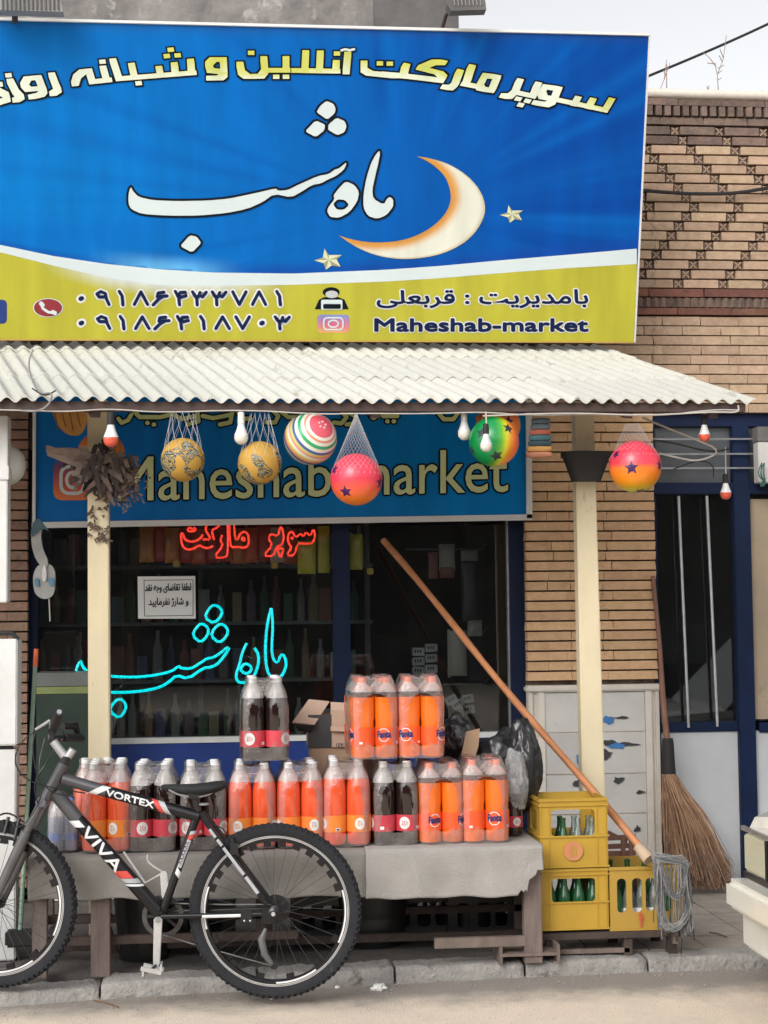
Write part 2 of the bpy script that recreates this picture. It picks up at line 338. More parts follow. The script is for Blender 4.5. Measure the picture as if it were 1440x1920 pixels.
K['navy'] = mat('navy lettering', (.008,.018,.07), .6, spec=.1)
K['signwhite'] = mat('printed white', (.62,.69,.69), .5, (.57,.64,.65), 3, spec=.15)
K['outline'] = mat('printed black outline', (.006,.010,.016), .7, spec=.1)
K['signgold'] = mat('pale yellow lettering', (.60,.66,.30), .6, (.50,.57,.24), 3, spec=.15)
K['lowgold'] = mat('pale green lettering', (.70,.76,.42), .6, (.60,.67,.35), 3, spec=.15)
K['frame'] = mat('pale sign frame', (.70,.70,.68), .45, (.6,.6,.58), 4, .6, dirt=(.3,.29,.28), dscale=9, dthr=.68)
K['tin'] = mat('tin shade', (.28,.28,.27), .5)
K['neonc'] = mat('cyan neon', (.0,.4,.45), .3, emit=(.0,.75,.80), estr=1.25)
K['neonr'] = mat('red neon', (.5,.03,.02), .3, emit=(1.0,.055,.03), estr=1.3)
for q_ in ('neonc', 'neonr'):
    n_ = K[q_].node_tree; ge = n_.nodes.new('ShaderNodeNewGeometry'); vz = n_.nodes.new('ShaderNodeTexNoise'); vz.inputs['Scale'].default_value = 95; vz.inputs['Detail'].default_value = 1; n_.links.new(ge.outputs['Position'], vz.inputs['Vector'])
    mr_ = n_.nodes.new('ShaderNodeMapRange'); mr_.inputs[1].default_value = .38; mr_.inputs[2].default_value = .62; mr_.inputs[3].default_value = .65; mr_.inputs[4].default_value = 1.7; n_.links.new(vz.outputs['Fac'], mr_.inputs[0]); n_.links.new(mr_.outputs[0], n_.nodes['Principled BSDF'].inputs['Emission Strength'])
K['net'] = mat('white net cord', (.62,.65,.68), .7)
# ------------------------------------------------------------------ text and print helpers
F = {'ب':'FE8F','ا':'FE8D','م':'FEE1','د':'FEA9','ی':'FBFC','ر':'FEAD','ت':'FE95','ق':'FED5','ع':'FEC9','ل':'FEDD','و':'FEED','ن':'FEE5','ه':'FEE9','ش':'FEB5','ز':'FEAF','ف':'FED1','ج':'FE9D','ض':'FEBD','ط':'FEC1'}
DU = 'بیمتقعلنهشفجضط'
def shape(s):
    out = []
    for i, ch in enumerate(s):
        if ch not in F: out.append(ch); continue
        b = int(F[ch], 16); pj = i > 0 and s[i-1] in DU; nj = ch in DU and i < len(s)-1 and s[i+1] in F
        out.append(chr(b + {(0,0):0,(1,0):1,(0,1):2,(1,1):3}[(int(pj), int(nj))]))
    return ''.join(reversed(out))
def text2d(s, bold=0, res=3):
    c = bpy.data.curves.new('t', 'FONT'); c.body = s; c.size = 1; c.resolution_u = res; c.offset = bold
    o = bpy.data.objects.new('t', c); COL.objects.link(o)
    dg = bpy.context.evaluated_depsgraph_get(); me = o.evaluated_get(dg).to_mesh()
    v = [(p.co.x, p.co.y) for p in me.vertices]; f = [tuple(q.vertices) for q in me.polygons]
    o.evaluated_get(dg).to_mesh_clear(); bpy.data.objects.remove(o); bpy.data.curves.remove(c)
    x0 = min(p[0] for p in v); x1 = max(p[0] for p in v); y0 = min(p[1] for p in v); y1 = max(p[1] for p in v)
    return [((x-x0)/(x1-x0), (y-y0)/(y1-y0)) for x, y in v], f
def cut2d(v, f, nx, ny):
    bm = bmesh.new(); vv = [bm.verts.new((x, y, 0)) for x, y in v]
    for q in f:
        try: bm.faces.new([vv[i] for i in q])
        except ValueError: pass
    for n, ax_ in ((nx, 0), (ny, 1)):
        for i in range(1, n):
            no = (1,0,0) if ax_ == 0 else (0,1,0); co = (i/n,0,0) if ax_ == 0 else (0,i/n,0)
            bmesh.ops.bisect_plane(bm, geom=bm.verts[:]+bm.edges[:]+bm.faces[:], plane_co=co, plane_no=no, dist=1e-6)
    bm.verts.index_update(); V = [(q.co.x, q.co.y) for q in bm.verts]; F_ = [tuple(q.index for q in p.verts) for p in bm.faces]; bm.free(); return V, F_
def textmesh(mb, s, quad, fn, off, shifts=((0,0),), bold=0, cuts=None):
    """quad: TL,TR,BR,BL in picture units of fn"""
    v, f = text2d(s, bold)
    if cuts: v, f = cut2d(v, f, *cuts)
    tl, tr, br, bl = quad; mb.keep = 1
    for k, (dx, dy) in enumerate(shifts):
        vs = []
        for a, b in v:
            x = (bl[0]*(1-a)+br[0]*a)*(1-b) + (tl[0]*(1-a)+tr[0]*a)*b
            y = (bl[1]*(1-a)+br[1]*a)*(1-b) + (tl[1]*(1-a)+tr[1]*a)*b
            vs.append(fn(x+dx, y+dy, off+k*.00012))
        mb.add(vs, f)
def ring(r, n=8): return [(r*math.cos(2*math.pi*i/n), r*math.sin(2*math.pi*i/n)) for i in range(n)]
def hull(pts):
    pts = sorted(set(pts)); 
    def half(ps):
        h = []
        for p in ps:
            while len(h) > 1 and (h[-1][0]-h[-2][0])*(p[1]-h[-2][1])-(h[-1][1]-h[-2][1])*(p[0]-h[-2][0]) <= 0: h.pop()
            h.append(p)
        return h
    a = half(pts); b = half(pts[::-1]); return a[:-1]+b[:-1]
def pen(mb, paths, hx, hy, ang, fn, off, grow=0, sk=0, colf=None):
    """broad-nib strokes: rectangle pen swept along each path"""
    mb.keep = 1
    ca, sa = math.cos(ang), math.sin(ang); k = 0
    cs = [((a*(hx+grow)+b*(hy+grow)*sk)*ca-(b*(hy+grow))*sa, (a*(hx+grow)+b*(hy+grow)*sk)*sa+(b*(hy+grow))*ca) for a, b in ((-1,-1),(1,-1),(1,1),(-1,1))]
    for p in paths:
        segs = list(zip(p, p[1:])) if len(p) > 1 else [(p[0], p[0])]
        for a, b in segs:
            h = hull([(round(a[0]+c[0], 3), round(a[1]+c[1], 3)) for c in cs] + [(round(b[0]+c[0], 3), round(b[1]+c[1], 3)) for c in cs])
            mb.add([fn(x, y, off + (k % 12)*.00012) for x, y in h], [tuple(range(len(h)))]); k += 1
            if colf: mb.col += [colf(x, y) for x, y in h]
def stroke(mb, pts, wd, fn, off, closed=False):
    mb.keep = 1
    n = len(pts); rng = range(n if closed else n-1)
    for i in rng:
        a = pts[i]; b = pts[(i+1) % n]; cs = ring(wd/2, 8)
        h = hull([(round(a[0]+c[0], 3), round(a[1]+c[1], 3)) for c in cs] + [(round(b[0]+c[0], 3), round(b[1]+c[1], 3)) for c in cs])
        mb.add([fn(x, y, off + (i % 6)*.0001) for x, y in h], [tuple(range(len(h)))])
def zc(ox, oy, s, pts): return [(ox+x/s, oy+y/s) for x, y in pts]
def soft(pts, q=.13):
    out = []; n = len(pts)
    for i in range(n):
        a = pts[i]; b = pts[(i+1) % n]; out += [tuple(a[k]*(1-q)+b[k]*q for k in (0, 1)), tuple(a[k]*q+b[k]*(1-q) for k in (0, 1))]
    return out
def smooth2(pts, closed=True, it=2):
    for _ in range(it):
        out = []; n = len(pts)
        for i in range(n if closed else n-1):
            a = pts[i]; b = pts[(i+1) % n]
            out += [tuple(a[k]*.75+b[k]*.25 for k in range(len(a))), tuple(a[k]*.25+b[k]*.75 for k in range(len(a)))]
        if not closed: out = [pts[0]] + out + [pts[-1]]
        pts = out
    return pts
def curve3(pts, it=2):
    return [Vector(p) for p in smooth2([tuple(p) for p in pts], False, it)]
# ================================================================== SETTING
def sheet(name, x0, x1, y0, y1, z, m, th=.05):
    return tag(MB().box(x0, x1, y0, y1, z-th, z).build(name, m), kind='structure')
st = MB()
nx, ny = 60, 30
xs = [-60, -30, -12, -6] + list(np.linspace(-3, 5, nx)) + [9, 16, 32, 60]; ys = [-40, -20, -12, -7] + list(np.linspace(-4.5, -1.6, ny))
for y in ys:
    for x in xs:
        z = -.078 + (noise.noise(Vector((x*1.3, y*1.3, 0)))*.008 if -4 < x < 6 and y > -5 else 0)
        z += max(0, (y+2.05)/.45)*.02 if y > -2.05 else 0
        st.v.append(Vector((x, y, z)))
W_ = len(xs)
st.f = [[j*W_+i, j*W_+i+1, (j+1)*W_+i+1, (j+1)*W_+i] for j in range(len(ys)-1) for i in range(W_-1)]
st.mi = [0]*len(st.f); st.keep = 1
tag(st.build('street', K['road'], origin=(0,0,0), smooth=True), kind='structure')
# kerb stones
KL = [(-3.2, -1.93), (-1.0, -1.865), (-.2, -1.79), (.57, -1.72), (1.4, -1.69), (2.2, -1.675), (5, -1.66)]
def kedge(x):
    for (a, b), (c, d) in zip(KL, KL[1:]):
        if x <= c: return b+(d-b)*(x-a)/(c-a)
    return -1.66
pv = MB(); pv.box(-12, 1.25, -1.62, .3, -.2, -.006); pv.box(1.25, 12, -1.62, .3, -.2, -.02)
pave = tag(pv.build('pavement', K['pave'], origin=(0, -.8, 0)), kind='structure')
kerb_root = bpy.data.objects.new('kerb', None); COL.objects.link(kerb_root); kerb_root.location = (0, -1.7, 0); tag(kerb_root, kind='structure')
cuts = [-3.2, -2.5, -1.82, -1.15, -.52, .1, .66, 1.2, 1.72, 2.38, 3.1, 3.9, 4.8]
for a, b in zip(cuts, cuts[1:]):
    g = MB(); nX, zt = 40, (-.018 if b < -.5 else 0)
    prof = [(0, -.12), (.0, -.075), (.0, -.055), (.002, -.035), (.004, -.018), (.009, -.007), (.018, -.002), (.03, 0), (.09, .002), (.14, .001), (.15, -.02)]
    for i in range(nX+1):
        x = a+.005+(b-a-.01)*i/nX
        for dy, dz in prof:
            e = kedge(x); nn = noise.noise(Vector((x*9, dy*30, dz*20)))*.008 + noise.noise(Vector((x*25, dy*60, dz*60)))*.006 + noise.noise(Vector((x*70, dy*90, dz*120)))*.004
            endr = .008 if i in (0, nX) else 0
            g.v.append(Vector((x, e+dy+(nn if dz > -.1 else 0)+endr, dz+zt+nn*.8-(endr if dz > -.1 else 0))))
    m_ = len(prof)
    g.f = [[i*m_+k, (i+1)*m_+k, (i+1)*m_+k+1, i*m_+k+1] for i in range(nX) for k in range(m_-1)] + [list(range(m_))[::-1], [nX*m_+k for k in range(m_)]]
    g.mi = [0]*len(g.f)
    g.build('kerb_stone', K['kerb'], kerb_root, smooth=True)
# paving slabs on the right
def vbox(seed, jit=.02, bev=.06):
    """unit brick with worn edges, -0.5..0.5"""
    rg = random.Random(seed); bm = bmesh.new(); bmesh.ops.create_cube(bm, size=1)
    for v in bm.verts: v.co += Vector([rg.uniform(-jit, jit) for _ in range(3)])
    me = bpy.data.meshes.new('piece'); bm.to_mesh(me); bm.free(); return me
VAR = {}
def piece(name, parent, x0, x1, y0, y1, z0, z1, m, rotz=0, jit=.012, kind=None):
    key = (m.name, jit)
    if key not in VAR:
        VAR[key] = []
        for s in range(6):
            me = vbox(s, jit)
            me.materials.append(m); VAR[key].append(me)
    ob = bpy.data.objects.new(name, random.choice(VAR[key])); COL.objects.link(ob)
    ob.parent = parent; rt = parent
    off = Vector((0,0,0))
    while rt: off += rt.location; rt = rt.parent
    ob.location = Vector(((x0+x1)/2, (y0+y1)/2, (z0+z1)/2)) - off; ob.scale = (x1-x0, y1-y0, z1-z0); ob.rotation_euler = (0, 0, rotz)
    return ob
for i in range(9):
    for j in range(6):
        x = 1.27+i*.25; y = -1.52+j*.25
        piece('paving_slab', pave, x+.004, x+.246, y+.004, y+.246, -.06, random.uniform(-.003, .002), K['tile'], jit=.004)
# shop building: walls (backing), brickwork on them
bld = thing('shop_building', (0, .3, 0), 'low shop building of tan brick with dark joints behind the shop signs', 'building')
b = MB()
b.box(1.545, 2.232, .03, .35, -.02, 4.12)          # pier
b.box(-6, 1.545, .03, .35, 2.3, 4.12); b.box(2.232, 8, .03, .35, 2.42, 4.12)
b.box(-6, -1.06, .03, .35, -.02, 2.3)
b.build('wall', K['mortar'], bld)
MB().box(-6, 8, .35, 5.0, 4.05, 4.1).build('roof', K['conc2'], bld)
g = MB(); g.box(-6, -5.9, .35, 5, 0, 4.05); g.box(7.9, 8, .35, 5, 0, 4.05); g.box(-6, 8, 4.9, 5, 0, 4.05); g.build('rear_wall', K['conc2'], bld)
# cornice
cz = P(1300, 176, 0).z
g = MB(); g.tube([(-2.3, -.03, cz-.012), (8, -.03, cz-.012)], .026, 10); g.build('cornice_coping', K['marbletrim'], bld, smooth=True)
MB().box(-2.3, 8, -.02, .34, cz-.06, cz-.03).build('coping_slab', K['conc'], bld)
def zpx(y, x=1320, Y=0): return P(x, y, Y).z
def bricks(par, x0, x1, zt, zb, m, L, h=None, start=0, dep=.02, name='brick', gap=.0018, hg=.0065):
    x = x0-start; 
    while x < x1-.004:
        a = max(x, x0); e = min(x+L, x1)
        if e-a > .015: piece(name, par, a+gap, e-gap, -dep+random.uniform(-.002, .002), .05, zb+hg/2, zt-hg/2, m)
        x += L
XR0, XR1 = 1.93, 3.35      # visible stretch of the upper wall
row = .0515
z = zpx(188)
bricks(bld, XR0, XR1, z, z-.045, K['brick_old'], .24, dep=.035)
z -= .048
x = XR0
while x < XR1:
    piece('dentil', bld, x+.004, x+.036, -.045, .05, z-.052, z, K['brick_old']); x += .05
z -= .055
bricks(bld, XR0, XR1, z, z-.045, K['brick_old'], .24, start=.1, dep=.03)
# diaper pattern: long bricks alternating with square crossed ones
zt = zpx(239); n_rows = 17; zb_end = zpx(543); row = (zt-zb_end)/n_rows
per = .245; x_first = P(1264, 248, 0).x
off = 0
xb = MB()
for r_ in range(n_rows):
    sgn = 1 if r_ < 8 else -1
    if r_: off += .0425*(1 if r_ <= 8 else -1)
    za = zt-r_*row; zc_ = za-row; q = x_first+off
    while q > XR0: q -= per
    while q < XR1:
        # long brick right of the crossed square
        a = q+.027; e = q+per-.027
        a2 = max(a, XR0); e2 = min(e, XR1)
        m_ = K['brick'] if r_ > 1 else K['brick_old']
        if e2-a2 > .02: piece('brick', bld, a2+.002, e2-.002, -.022+random.uniform(-.002,.002), .05, zc_+.0048, za-.0048, m_)
        if XR0 < q < XR1:
            c0 = piece('crossed_brick', bld, q-.021, q+.021, -.008, .05, zc_+.006, za-.006, K['brick_old'])
            h = row/2-.008
            for s_ in (-1, 1):
                xb.bar((q-.018, -.011, (za+zc_)/2-h*s_), (q+.018, -.011, (za+zc_)/2+h*s_), .008, .006)
        q += per
ob = xb.build('brick_cross', K['brick'], bld); ob['kind'] = 'stuff'
z = zb_end
bricks(bld, XR0, XR1, z, z-.048, K['brick_red'], .3, dep=.03); z -= .05
x = XR0
while x < XR1:
    piece('dentil', bld, x+.004, x+.034, -.03, .05, z-.05, z, K['brick_old']).rotation_euler = (0, 0, R(35)); x += .043
z -= .053
bricks(bld, XR0, XR1, z, z-.042, K['brick_red'], .3, start=.15, dep=.03); z -= .046
k = 0
zlow = zpx(777)
while z > zlow+.03:
    soldier = z < zpx(735)
    if z-.052 < zlow+.02:
        pass
    bricks(bld, 1.55 if z < zpx(650) else XR0, XR1, z, z-.052, K['brick'], .21, start=(.05, .15, .1)[k % 3], dep=.02); z -= .052; k += 1
# brick pier between window and door
pier = thing('brick_pier', (1.885, 0, 0), 'tan brick pier between shop window and blue door, marble clad at its foot', 'pillar')
PX0, PX1 = 1.541, 2.236
zt = z; zb = P(1110, 1283, 0).z+.02
nr = round((zt-zb)/.0515); rw = (zt-zb)/nr
for r_ in range(nr):
    za = zt-r_*rw; zb2 = za-rw
    pts = [PX0, PX0+.13+random.uniform(-.02,.02), PX0+.235, PX0+.42+random.uniform(-.02,.02), PX1] if r_ % 3 else [PX0, PX0+.21, PX0+.46, PX1]
    if random.random() < .3: pts.pop(1)
    for a, e in zip(pts, pts[1:]):
        piece('brick', pier, a+.0015, e-.0015, -.024+random.uniform(-.002,.002), .03, zb2+.0045, za-.0045, K['brick_low'])
lz = P(1110, 1290, 0).z
MB().box(PX0-.012, PX1+.012, -.05, .04, lz-.016, lz+.018).build('ledge', K['marbletrim'], pier, bevel=.008)
MB().box(PX0, PX0+.022, -.034, .03, 0, lz-.018).build('stone_trim', K['marbletrim'], pier)
MB().box(PX0+.05, PX0+.085, -.036, .03, 0, lz-.018).build('stone_trim', K['marbletrim'], pier)
MB().box(PX1-.075, PX1-.04, -.036, .03, 0, lz-.018).build('stone_trim', K['marbletrim'], pier)
MB().box(PX1-.02, PX1, -.034, .03, 0, lz-.018).build('stone_trim', K['marbletrim'], pier)
MB().box(PX0+.002, PX1-.002, -.018, .03, 0, lz-.016).build('trim_backing', K['marbletrim'], pier)
zs = [lz-.018, zpx(1372, 1150), zpx(1450, 1150), zpx(1525, 1150), zpx(1595, 1150), 0]
for a, e in zip(zs, zs[1:]):
    piece('marble_panel', pier, PX0+.087, PX0+.33, -.027, .03, e+.004, a-.004, K['marble'], jit=.003)
    piece('marble_panel', pier, PX0+.334, PX1-.077, -.027, .03, e+.004, a-.004, K['marble'], jit=.003)
wp = wallplane(-.03)
def blob2(cx, cy, rx, ry, seed, n=18, rough=.35):
    rg = random.Random(seed); return [(cx+rx*math.cos(2*math.pi*i/n)*(1+rg.uniform(-rough, rough)), cy+ry*math.sin(2*math.pi*i/n)*(1+rg.uniform(-rough, rough))) for i in range(n)]
g = MB(); g.keep = 1
g.flat([smooth2(blob2(1141, 1350, 11, 8, 1, 12))], lambda x, y: wp(x, y, .004)); g.flat([smooth2(blob2(1158, 1397, 20, 7, 2, 12, .5))], lambda x, y: wp(x, y, .004)); g.flat([smooth2(blob2(1090, 1425, 9, 12, 2, 12, .5))], lambda x, y: wp(x, y, .004))
g.build('blue_paint_patch', K['bluechip'], pier)
for (a, b_, c, d, s_) in ((1135,1415,14,9,3),(1160,1463,12,6,4),(1085,1468,10,7,5),(1140,1392,12,5,6),(1195,1555,9,6,8),(1165,1346,16,2.5,9),(1180,1395,18,3,11),(1200,1485,9,3,12)):
    g = MB(); g.keep = 1; g.flat([smooth2(blob2(a, b_, c, d, s_, 12, .6))], lambda x, y: wp(x, y, .0055)); g.build('torn_patch', K['darkpatch'], pier)
# left brick pier
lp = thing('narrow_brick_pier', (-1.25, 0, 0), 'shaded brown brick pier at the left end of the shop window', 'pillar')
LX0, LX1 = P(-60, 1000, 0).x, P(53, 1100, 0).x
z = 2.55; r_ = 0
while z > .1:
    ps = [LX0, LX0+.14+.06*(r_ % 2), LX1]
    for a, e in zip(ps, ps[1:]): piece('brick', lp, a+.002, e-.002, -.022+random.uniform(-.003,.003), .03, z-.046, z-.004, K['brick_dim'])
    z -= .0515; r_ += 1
# grey upper storey
ub = thing('upper_storey', (-1.5, .5, 4.05), 'grey rough plastered upper storey rising behind the top of the big sign', 'building')
xa = P(700, 40, .5).x; xe = P(856, 20, .5).x
MB().box(-8, xa, .5, 4, 4.05, 7).build('wall', K['conc'], ub)
MB().box(xa, xe, .42, 4, 4.05, 7).build('corner_pillar', K['conc2'], ub)
# building across the street (mirrored faintly in the panes)
K['farwall'] = mat('far dark wall', (.15,.14,.13), .95, (.025,.025,.025), .7, .5)
op = thing('facing_building', (0, -26, 0), 'plain building across the street', 'building')
g = MB(); g.box(-30, 5, -32, -26, 0, 4.6); g.box(5, 30, -32, -25, 0, 4.2); g.build('wall', K['farwall'], op)
g = MB()
for i in range(8):
    g.box(-13+i*2.2, -11.6+i*2.2, -25.97, -25.9, 1.0, 2.4); g.box(-13+i*2.2, -11.6+i*2.2, -25.97, -25.9, 4.0, 5.4)
g.build('window', K['black'], op)
# ================================================================== SHOP WINDOW
WY = .12
win = thing('shop_window', (.25, WY, .4), 'wide dark shop window in a navy blue frame under the lower sign', 'window')
def wbox(px0, px1, z0, z1, y0, y1, name='frame', m='bluepaint', par=win, yref=1150):
    a = P(px0, yref, y0).x; e = P(px1, yref, y0).x
    return MB().box(a, e, y0, y1, z0, z1).build(name, K[m], par, bevel=.003)
zsill = P(400, 1384, WY).z; ztop = 2.6
wbox(625, 657, zsill, ztop, WY-.05, WY+.03, 'mullion'); wbox(957, 990, .02, ztop, WY-.06, WY+.03, 'frame_jamb'); wbox(52, 70, .02, ztop, WY-.06, WY+.03, 'frame_jamb')
g = MB(); a = P(953, 1150, WY).x; g.box(a-.008, a, WY-.03, WY+.01, zsill, 2.3); g.build('pane_bead', K['silver'], win)
xa, xm0, xm1, xe = P(70, 1100, WY).x, P(627, 1100, WY).x, P(655, 1100, WY).x, P(957, 1100, WY).x
MB().box(xa, xm0, WY, WY+.004, zsill, ztop).build('pane', K['glass'], win)
MB().box(xm1, xe, WY, WY+.004, zsill, ztop).build('pane', K['glass'], win)
MB().box(xa, xe, WY-.03, WY+.05, zsill-.02, zsill+.008).build('sill', K['whitemetal'], win)
zbp = P(400, 1640, WY).z
MB().box(xa, xe, WY-.02, WY+.06, .34, zsill-.021).build('kick_panel', K['bluepanel'], win)
MB().box(xa, xe, WY-.06, WY+.08, 0, .338).build('stone_base', K['conc2'], win)
for k_ in range(3): MB().box(xa+.02+k_*.16, xa+.17+k_*.16, WY-.064, WY-.05, .0, .33).build('stone_panel', K['marbletrim'], win)
# interior
inn = thing('shop_interior', (.25, 1.5, 0), 'dark interior of the shop seen through the window', 'room')
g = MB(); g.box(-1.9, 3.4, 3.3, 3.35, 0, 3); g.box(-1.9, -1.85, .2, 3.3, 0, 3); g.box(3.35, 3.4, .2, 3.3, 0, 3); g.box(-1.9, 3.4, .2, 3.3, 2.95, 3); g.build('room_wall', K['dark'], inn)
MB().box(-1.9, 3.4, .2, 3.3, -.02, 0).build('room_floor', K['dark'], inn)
rack = thing('shelf_rack', (-.2, 2.2, 0), 'pale metal shelving stocked with goods inside the shop window', 'shelf')
SH = [.38, .72, 1.06, 1.40, 1.74]
for zz in SH: MB().box(-1.25, .85, 1.3, 1.62, zz-.02, zz).build('shelf_board', K['shelf'], rack)
for xx in (-1.25, -.2, .83): MB().box(xx, xx+.03, 1.6, 1.64, 0, 2.1).build('upright', K['shelf'], rack)
goods = [mat('goods%d' % i, c, .5) for i, c in enumerate([(.30,.31,.31),(.28,.07,.05),(.06,.15,.15),(.34,.25,.12),(.06,.09,.22),(.38,.38,.36),(.05,.13,.06),(.18,.12,.15)])]
def bottle_small(h, r, m):
    g = MB(); g.lathe([(0.001,0),(r,0),(r,h*.6),(r*.4,h*.8),(r*.4,h),(.001,h)], 8); return g
gi = 0
pro = []
for m_ in goods:
    o = MB().box(-.04,.04,-.03,.03,0,.17).build('goods_box', m_, origin=(0,0,0)); pro.append(o)
    o2 = bottle_small(.24, .034, m_).build('goods_bottle', m_, origin=(0,0,0), smooth=True); pro.append(o2)
used = set()
for si, zz in enumerate(SH):
    x = -1.18
    while x < .78:
        k_ = random.randrange(len(pro)); src = pro[k_]
        o = src if k_ not in used else src.copy()
        if k_ in used: COL.objects.link(o)
        used.add(k_)
        isb = src.name.startswith('goods_bottle')
        tag(o, 'dim grocery %s standing on the %s shelf behind the shop window' % ('bottle' if isb else 'box', ('lowest','second lowest','middle','second highest','highest')[si]), 'bottle' if isb else 'box', 'grocery %s on the shop shelves' % ('bottles' if isb else 'boxes'))
        s_ = random.uniform(.8, 1.25); o.scale = (random.uniform(.65, 1.0), 1, s_); o.location = (x, 1.36+random.uniform(0,.05), zz)
        x += random.uniform(.062, .1)
for k_, o in enumerate(pro):
    if k_ not in used: bpy.data.objects.remove(o)
# ================================================================== AWNING
aw = thing('awning', (.6, -.85, 2.3), 'sloping awning of cream corrugated sheets on a brown steel beam over the shop front', 'awning')
FY, BY = -1.6, -.12
zf = P(700, 752, FY).z; zbk = P(700, 646, BY).z
skew = .36
xr_f = P(1418, 755, FY).x
def awn_pt(s, t, amp=.012, lift=0):
    """s metres along the front edge, t 0 front .. 1 back"""
    y = FY + (BY-FY)*t; zz = zf+(zbk-zf)*t
    zz += amp*math.cos(2*math.pi*s/.0707) + lift
    return Vector((s - skew*t, y, zz))
bands = [(0, .36), (.33, .74), (.70, .86), (.83, 1.0)]
colw = [xr_f-.0707*k for k in (0, 11, 22, 33, 44, 55, 65)]
for bi, (t0, t1) in enumerate(bands):
    for ci in range(len(colw)-1):
        s1, s0 = colw[ci], colw[ci+1]-.02
        g = MB(); n_ = int((s1-s0)/.0707*10); lift = bi*.0 + (.004 if ci % 2 else 0)
        jz = random.uniform(-.002, .002); tt = t0 + (0 if bi == 0 else random.uniform(-.012,.012))
        for th in (0, -.006):
            for j in range(5):
                f_ = tt+(t1-tt)*j/4
                for i in range(n_+1):
                    s_ = s0+(s1-s0)*i/n_
                    g.v.append(awn_pt(s_, f_, .0108, .007*(1-(j/4)) + lift + jz + th + .002*noise.noise(Vector((s_*2, f_*5, bi)))))
        Q = n_+1; B = 5*Q
        g.f = [[j*Q+i, j*Q+i+1, (j+1)*Q+i+1, (j+1)*Q+i] for j in range(4) for i in range(n_)]
        g.f += [[B+j*Q+i, B+(j+1)*Q+i, B+(j+1)*Q+i+1, B+j*Q+i+1] for j in range(4) for i in range(n_)]
        g.f += [[i, B+i, B+i+1, i+1] for i in range(n_)] + [[j*Q, (j+1)*Q, B+(j+1)*Q, B+j*Q] for j in range(4)] + [[j*Q+n_, B+j*Q+n_, B+(j+1)*Q+n_, (j+1)*Q+n_] for j in range(4)]
        g.mi = [0]*len(g.f)
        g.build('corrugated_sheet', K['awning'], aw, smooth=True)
bz = P(700, 770, -1.55).z
MB().box(-2.6, P(1395, 765, -1.55).x, -1.57, -1.53, bz-.005, bz+.034).build('beam', K['beam'], aw)
MB().box(-2.6, 1.82, -.2, -.14, zbk-.09, zbk-.03).build('beam', K['beam'], aw)
for xx in (-1.9, -.56, .62, 1.72, 2.1):
    MB().bar((xx, -1.54, zf-.05), (xx-.3, -.16, zbk-.055), .04, .03).build('rafter', K['beam'], aw)
PY = -1.0
def post(pt0, pt1, pb0, pb1, lab):
    a0, a1 = P(pt0, 772, PY), P(pt1, 772, PY); b0, b1 = P(pb0, 1480, PY), P(pb1, 1480, PY)
    g = MB(); zt = a0.z+.05; d = .04
    ex = lambda p, q, zz: p.x+(q.x-p.x)*(p.z-zz)/(p.z-q.z)
    vs = []
    for zz in (0, zt):
        l, r_ = ex(a0, b0, zz), ex(a1, b1, zz)
        vs += [(l, PY-d, zz), (r_, PY-d, zz), (r_, PY+d, zz), (l, PY+d, zz)]
    g.add(vs, [(3,2,1,0),(4,5,6,7),(0,1,5,4),(1,2,6,5),(2,3,7,6),(3,0,4,7)])
    ob = g.build('post', K['cream'], aw, bevel=.005); ob['label'] = lab; return ob
post(165, 204, 167, 208, 'cream square post on the left, dried plant tied to it')
post(1074, 1110, 1089, 1131, 'cream square post on the right, black planter fixed to it')
# ================================================================== BIG SIGN
TR, BR = P(1217, 67, -.77), P(1188, 641, -.35)
TL = P(-30, 37, -.77)
S1 = Plane(TR, BR, TL)
sg = thing('shop_sign', (BR.x-1.2, -.4, BR.z), 'big leaning blue and yellow shop sign with white Persian lettering and a crescent moon', 'sign')
bot = lambda x: 636+(641-636)*x/1188
top = lambda x: 37+(67-37)*(x+30)/1247
rgt = lambda y: 1217+(1188-1217)*(y-67)/(641-67)
def grid_print(mb, nx, ny, colf, x0=-200):
    mb.keep = 1; mb.col = []
    for j in range(ny+1):
        for i in range(nx+1):
            v = j/ny; u = i/nx
            yy = 37+(639-37)*v; xr = rgt(yy); x = x0+(xr-x0)*u
            y = top(x)+(bot(x)-top(x))*v
            mb.v.append(S1(x, y, .0)); mb.col.append(colf(x, y))
    mb.f = [[j*(nx+1)+i, j*(nx+1)+i+1, (j+1)*(nx+1)+i+1, (j+1)*(nx+1)+i] for j in range(ny) for i in range(nx)]; mb.mi = [0]*len(mb.f)
WH = [(-200,420),(-60,448),(0,459),(100,480),(200,495),(300,505),(400,511),(550,513),(720,506),(820,499),(940,488),(1060,478),(1196,466)]
WL = [(-200,440),(-60,461),(0,472),(100,497),(200,520),(300,534),(400,535),(550,533),(720,527),(820,521),(940,511),(1060,502),(1195,494)]
def lerpf(T, x):
    for (a, b), (c, d) in zip(T, T[1:]):
        if x <= c: return b+(d-b)*(x-a)/(c-a)
    return T[-1][1]
def sstep(a, b, x):
    t = max(0, min(1, (x-a)/(b-a))); return t*t*(3-2*t)
def mixc(a, b, t): return tuple(p*(1-t)+q*t for p, q in zip(a, b))
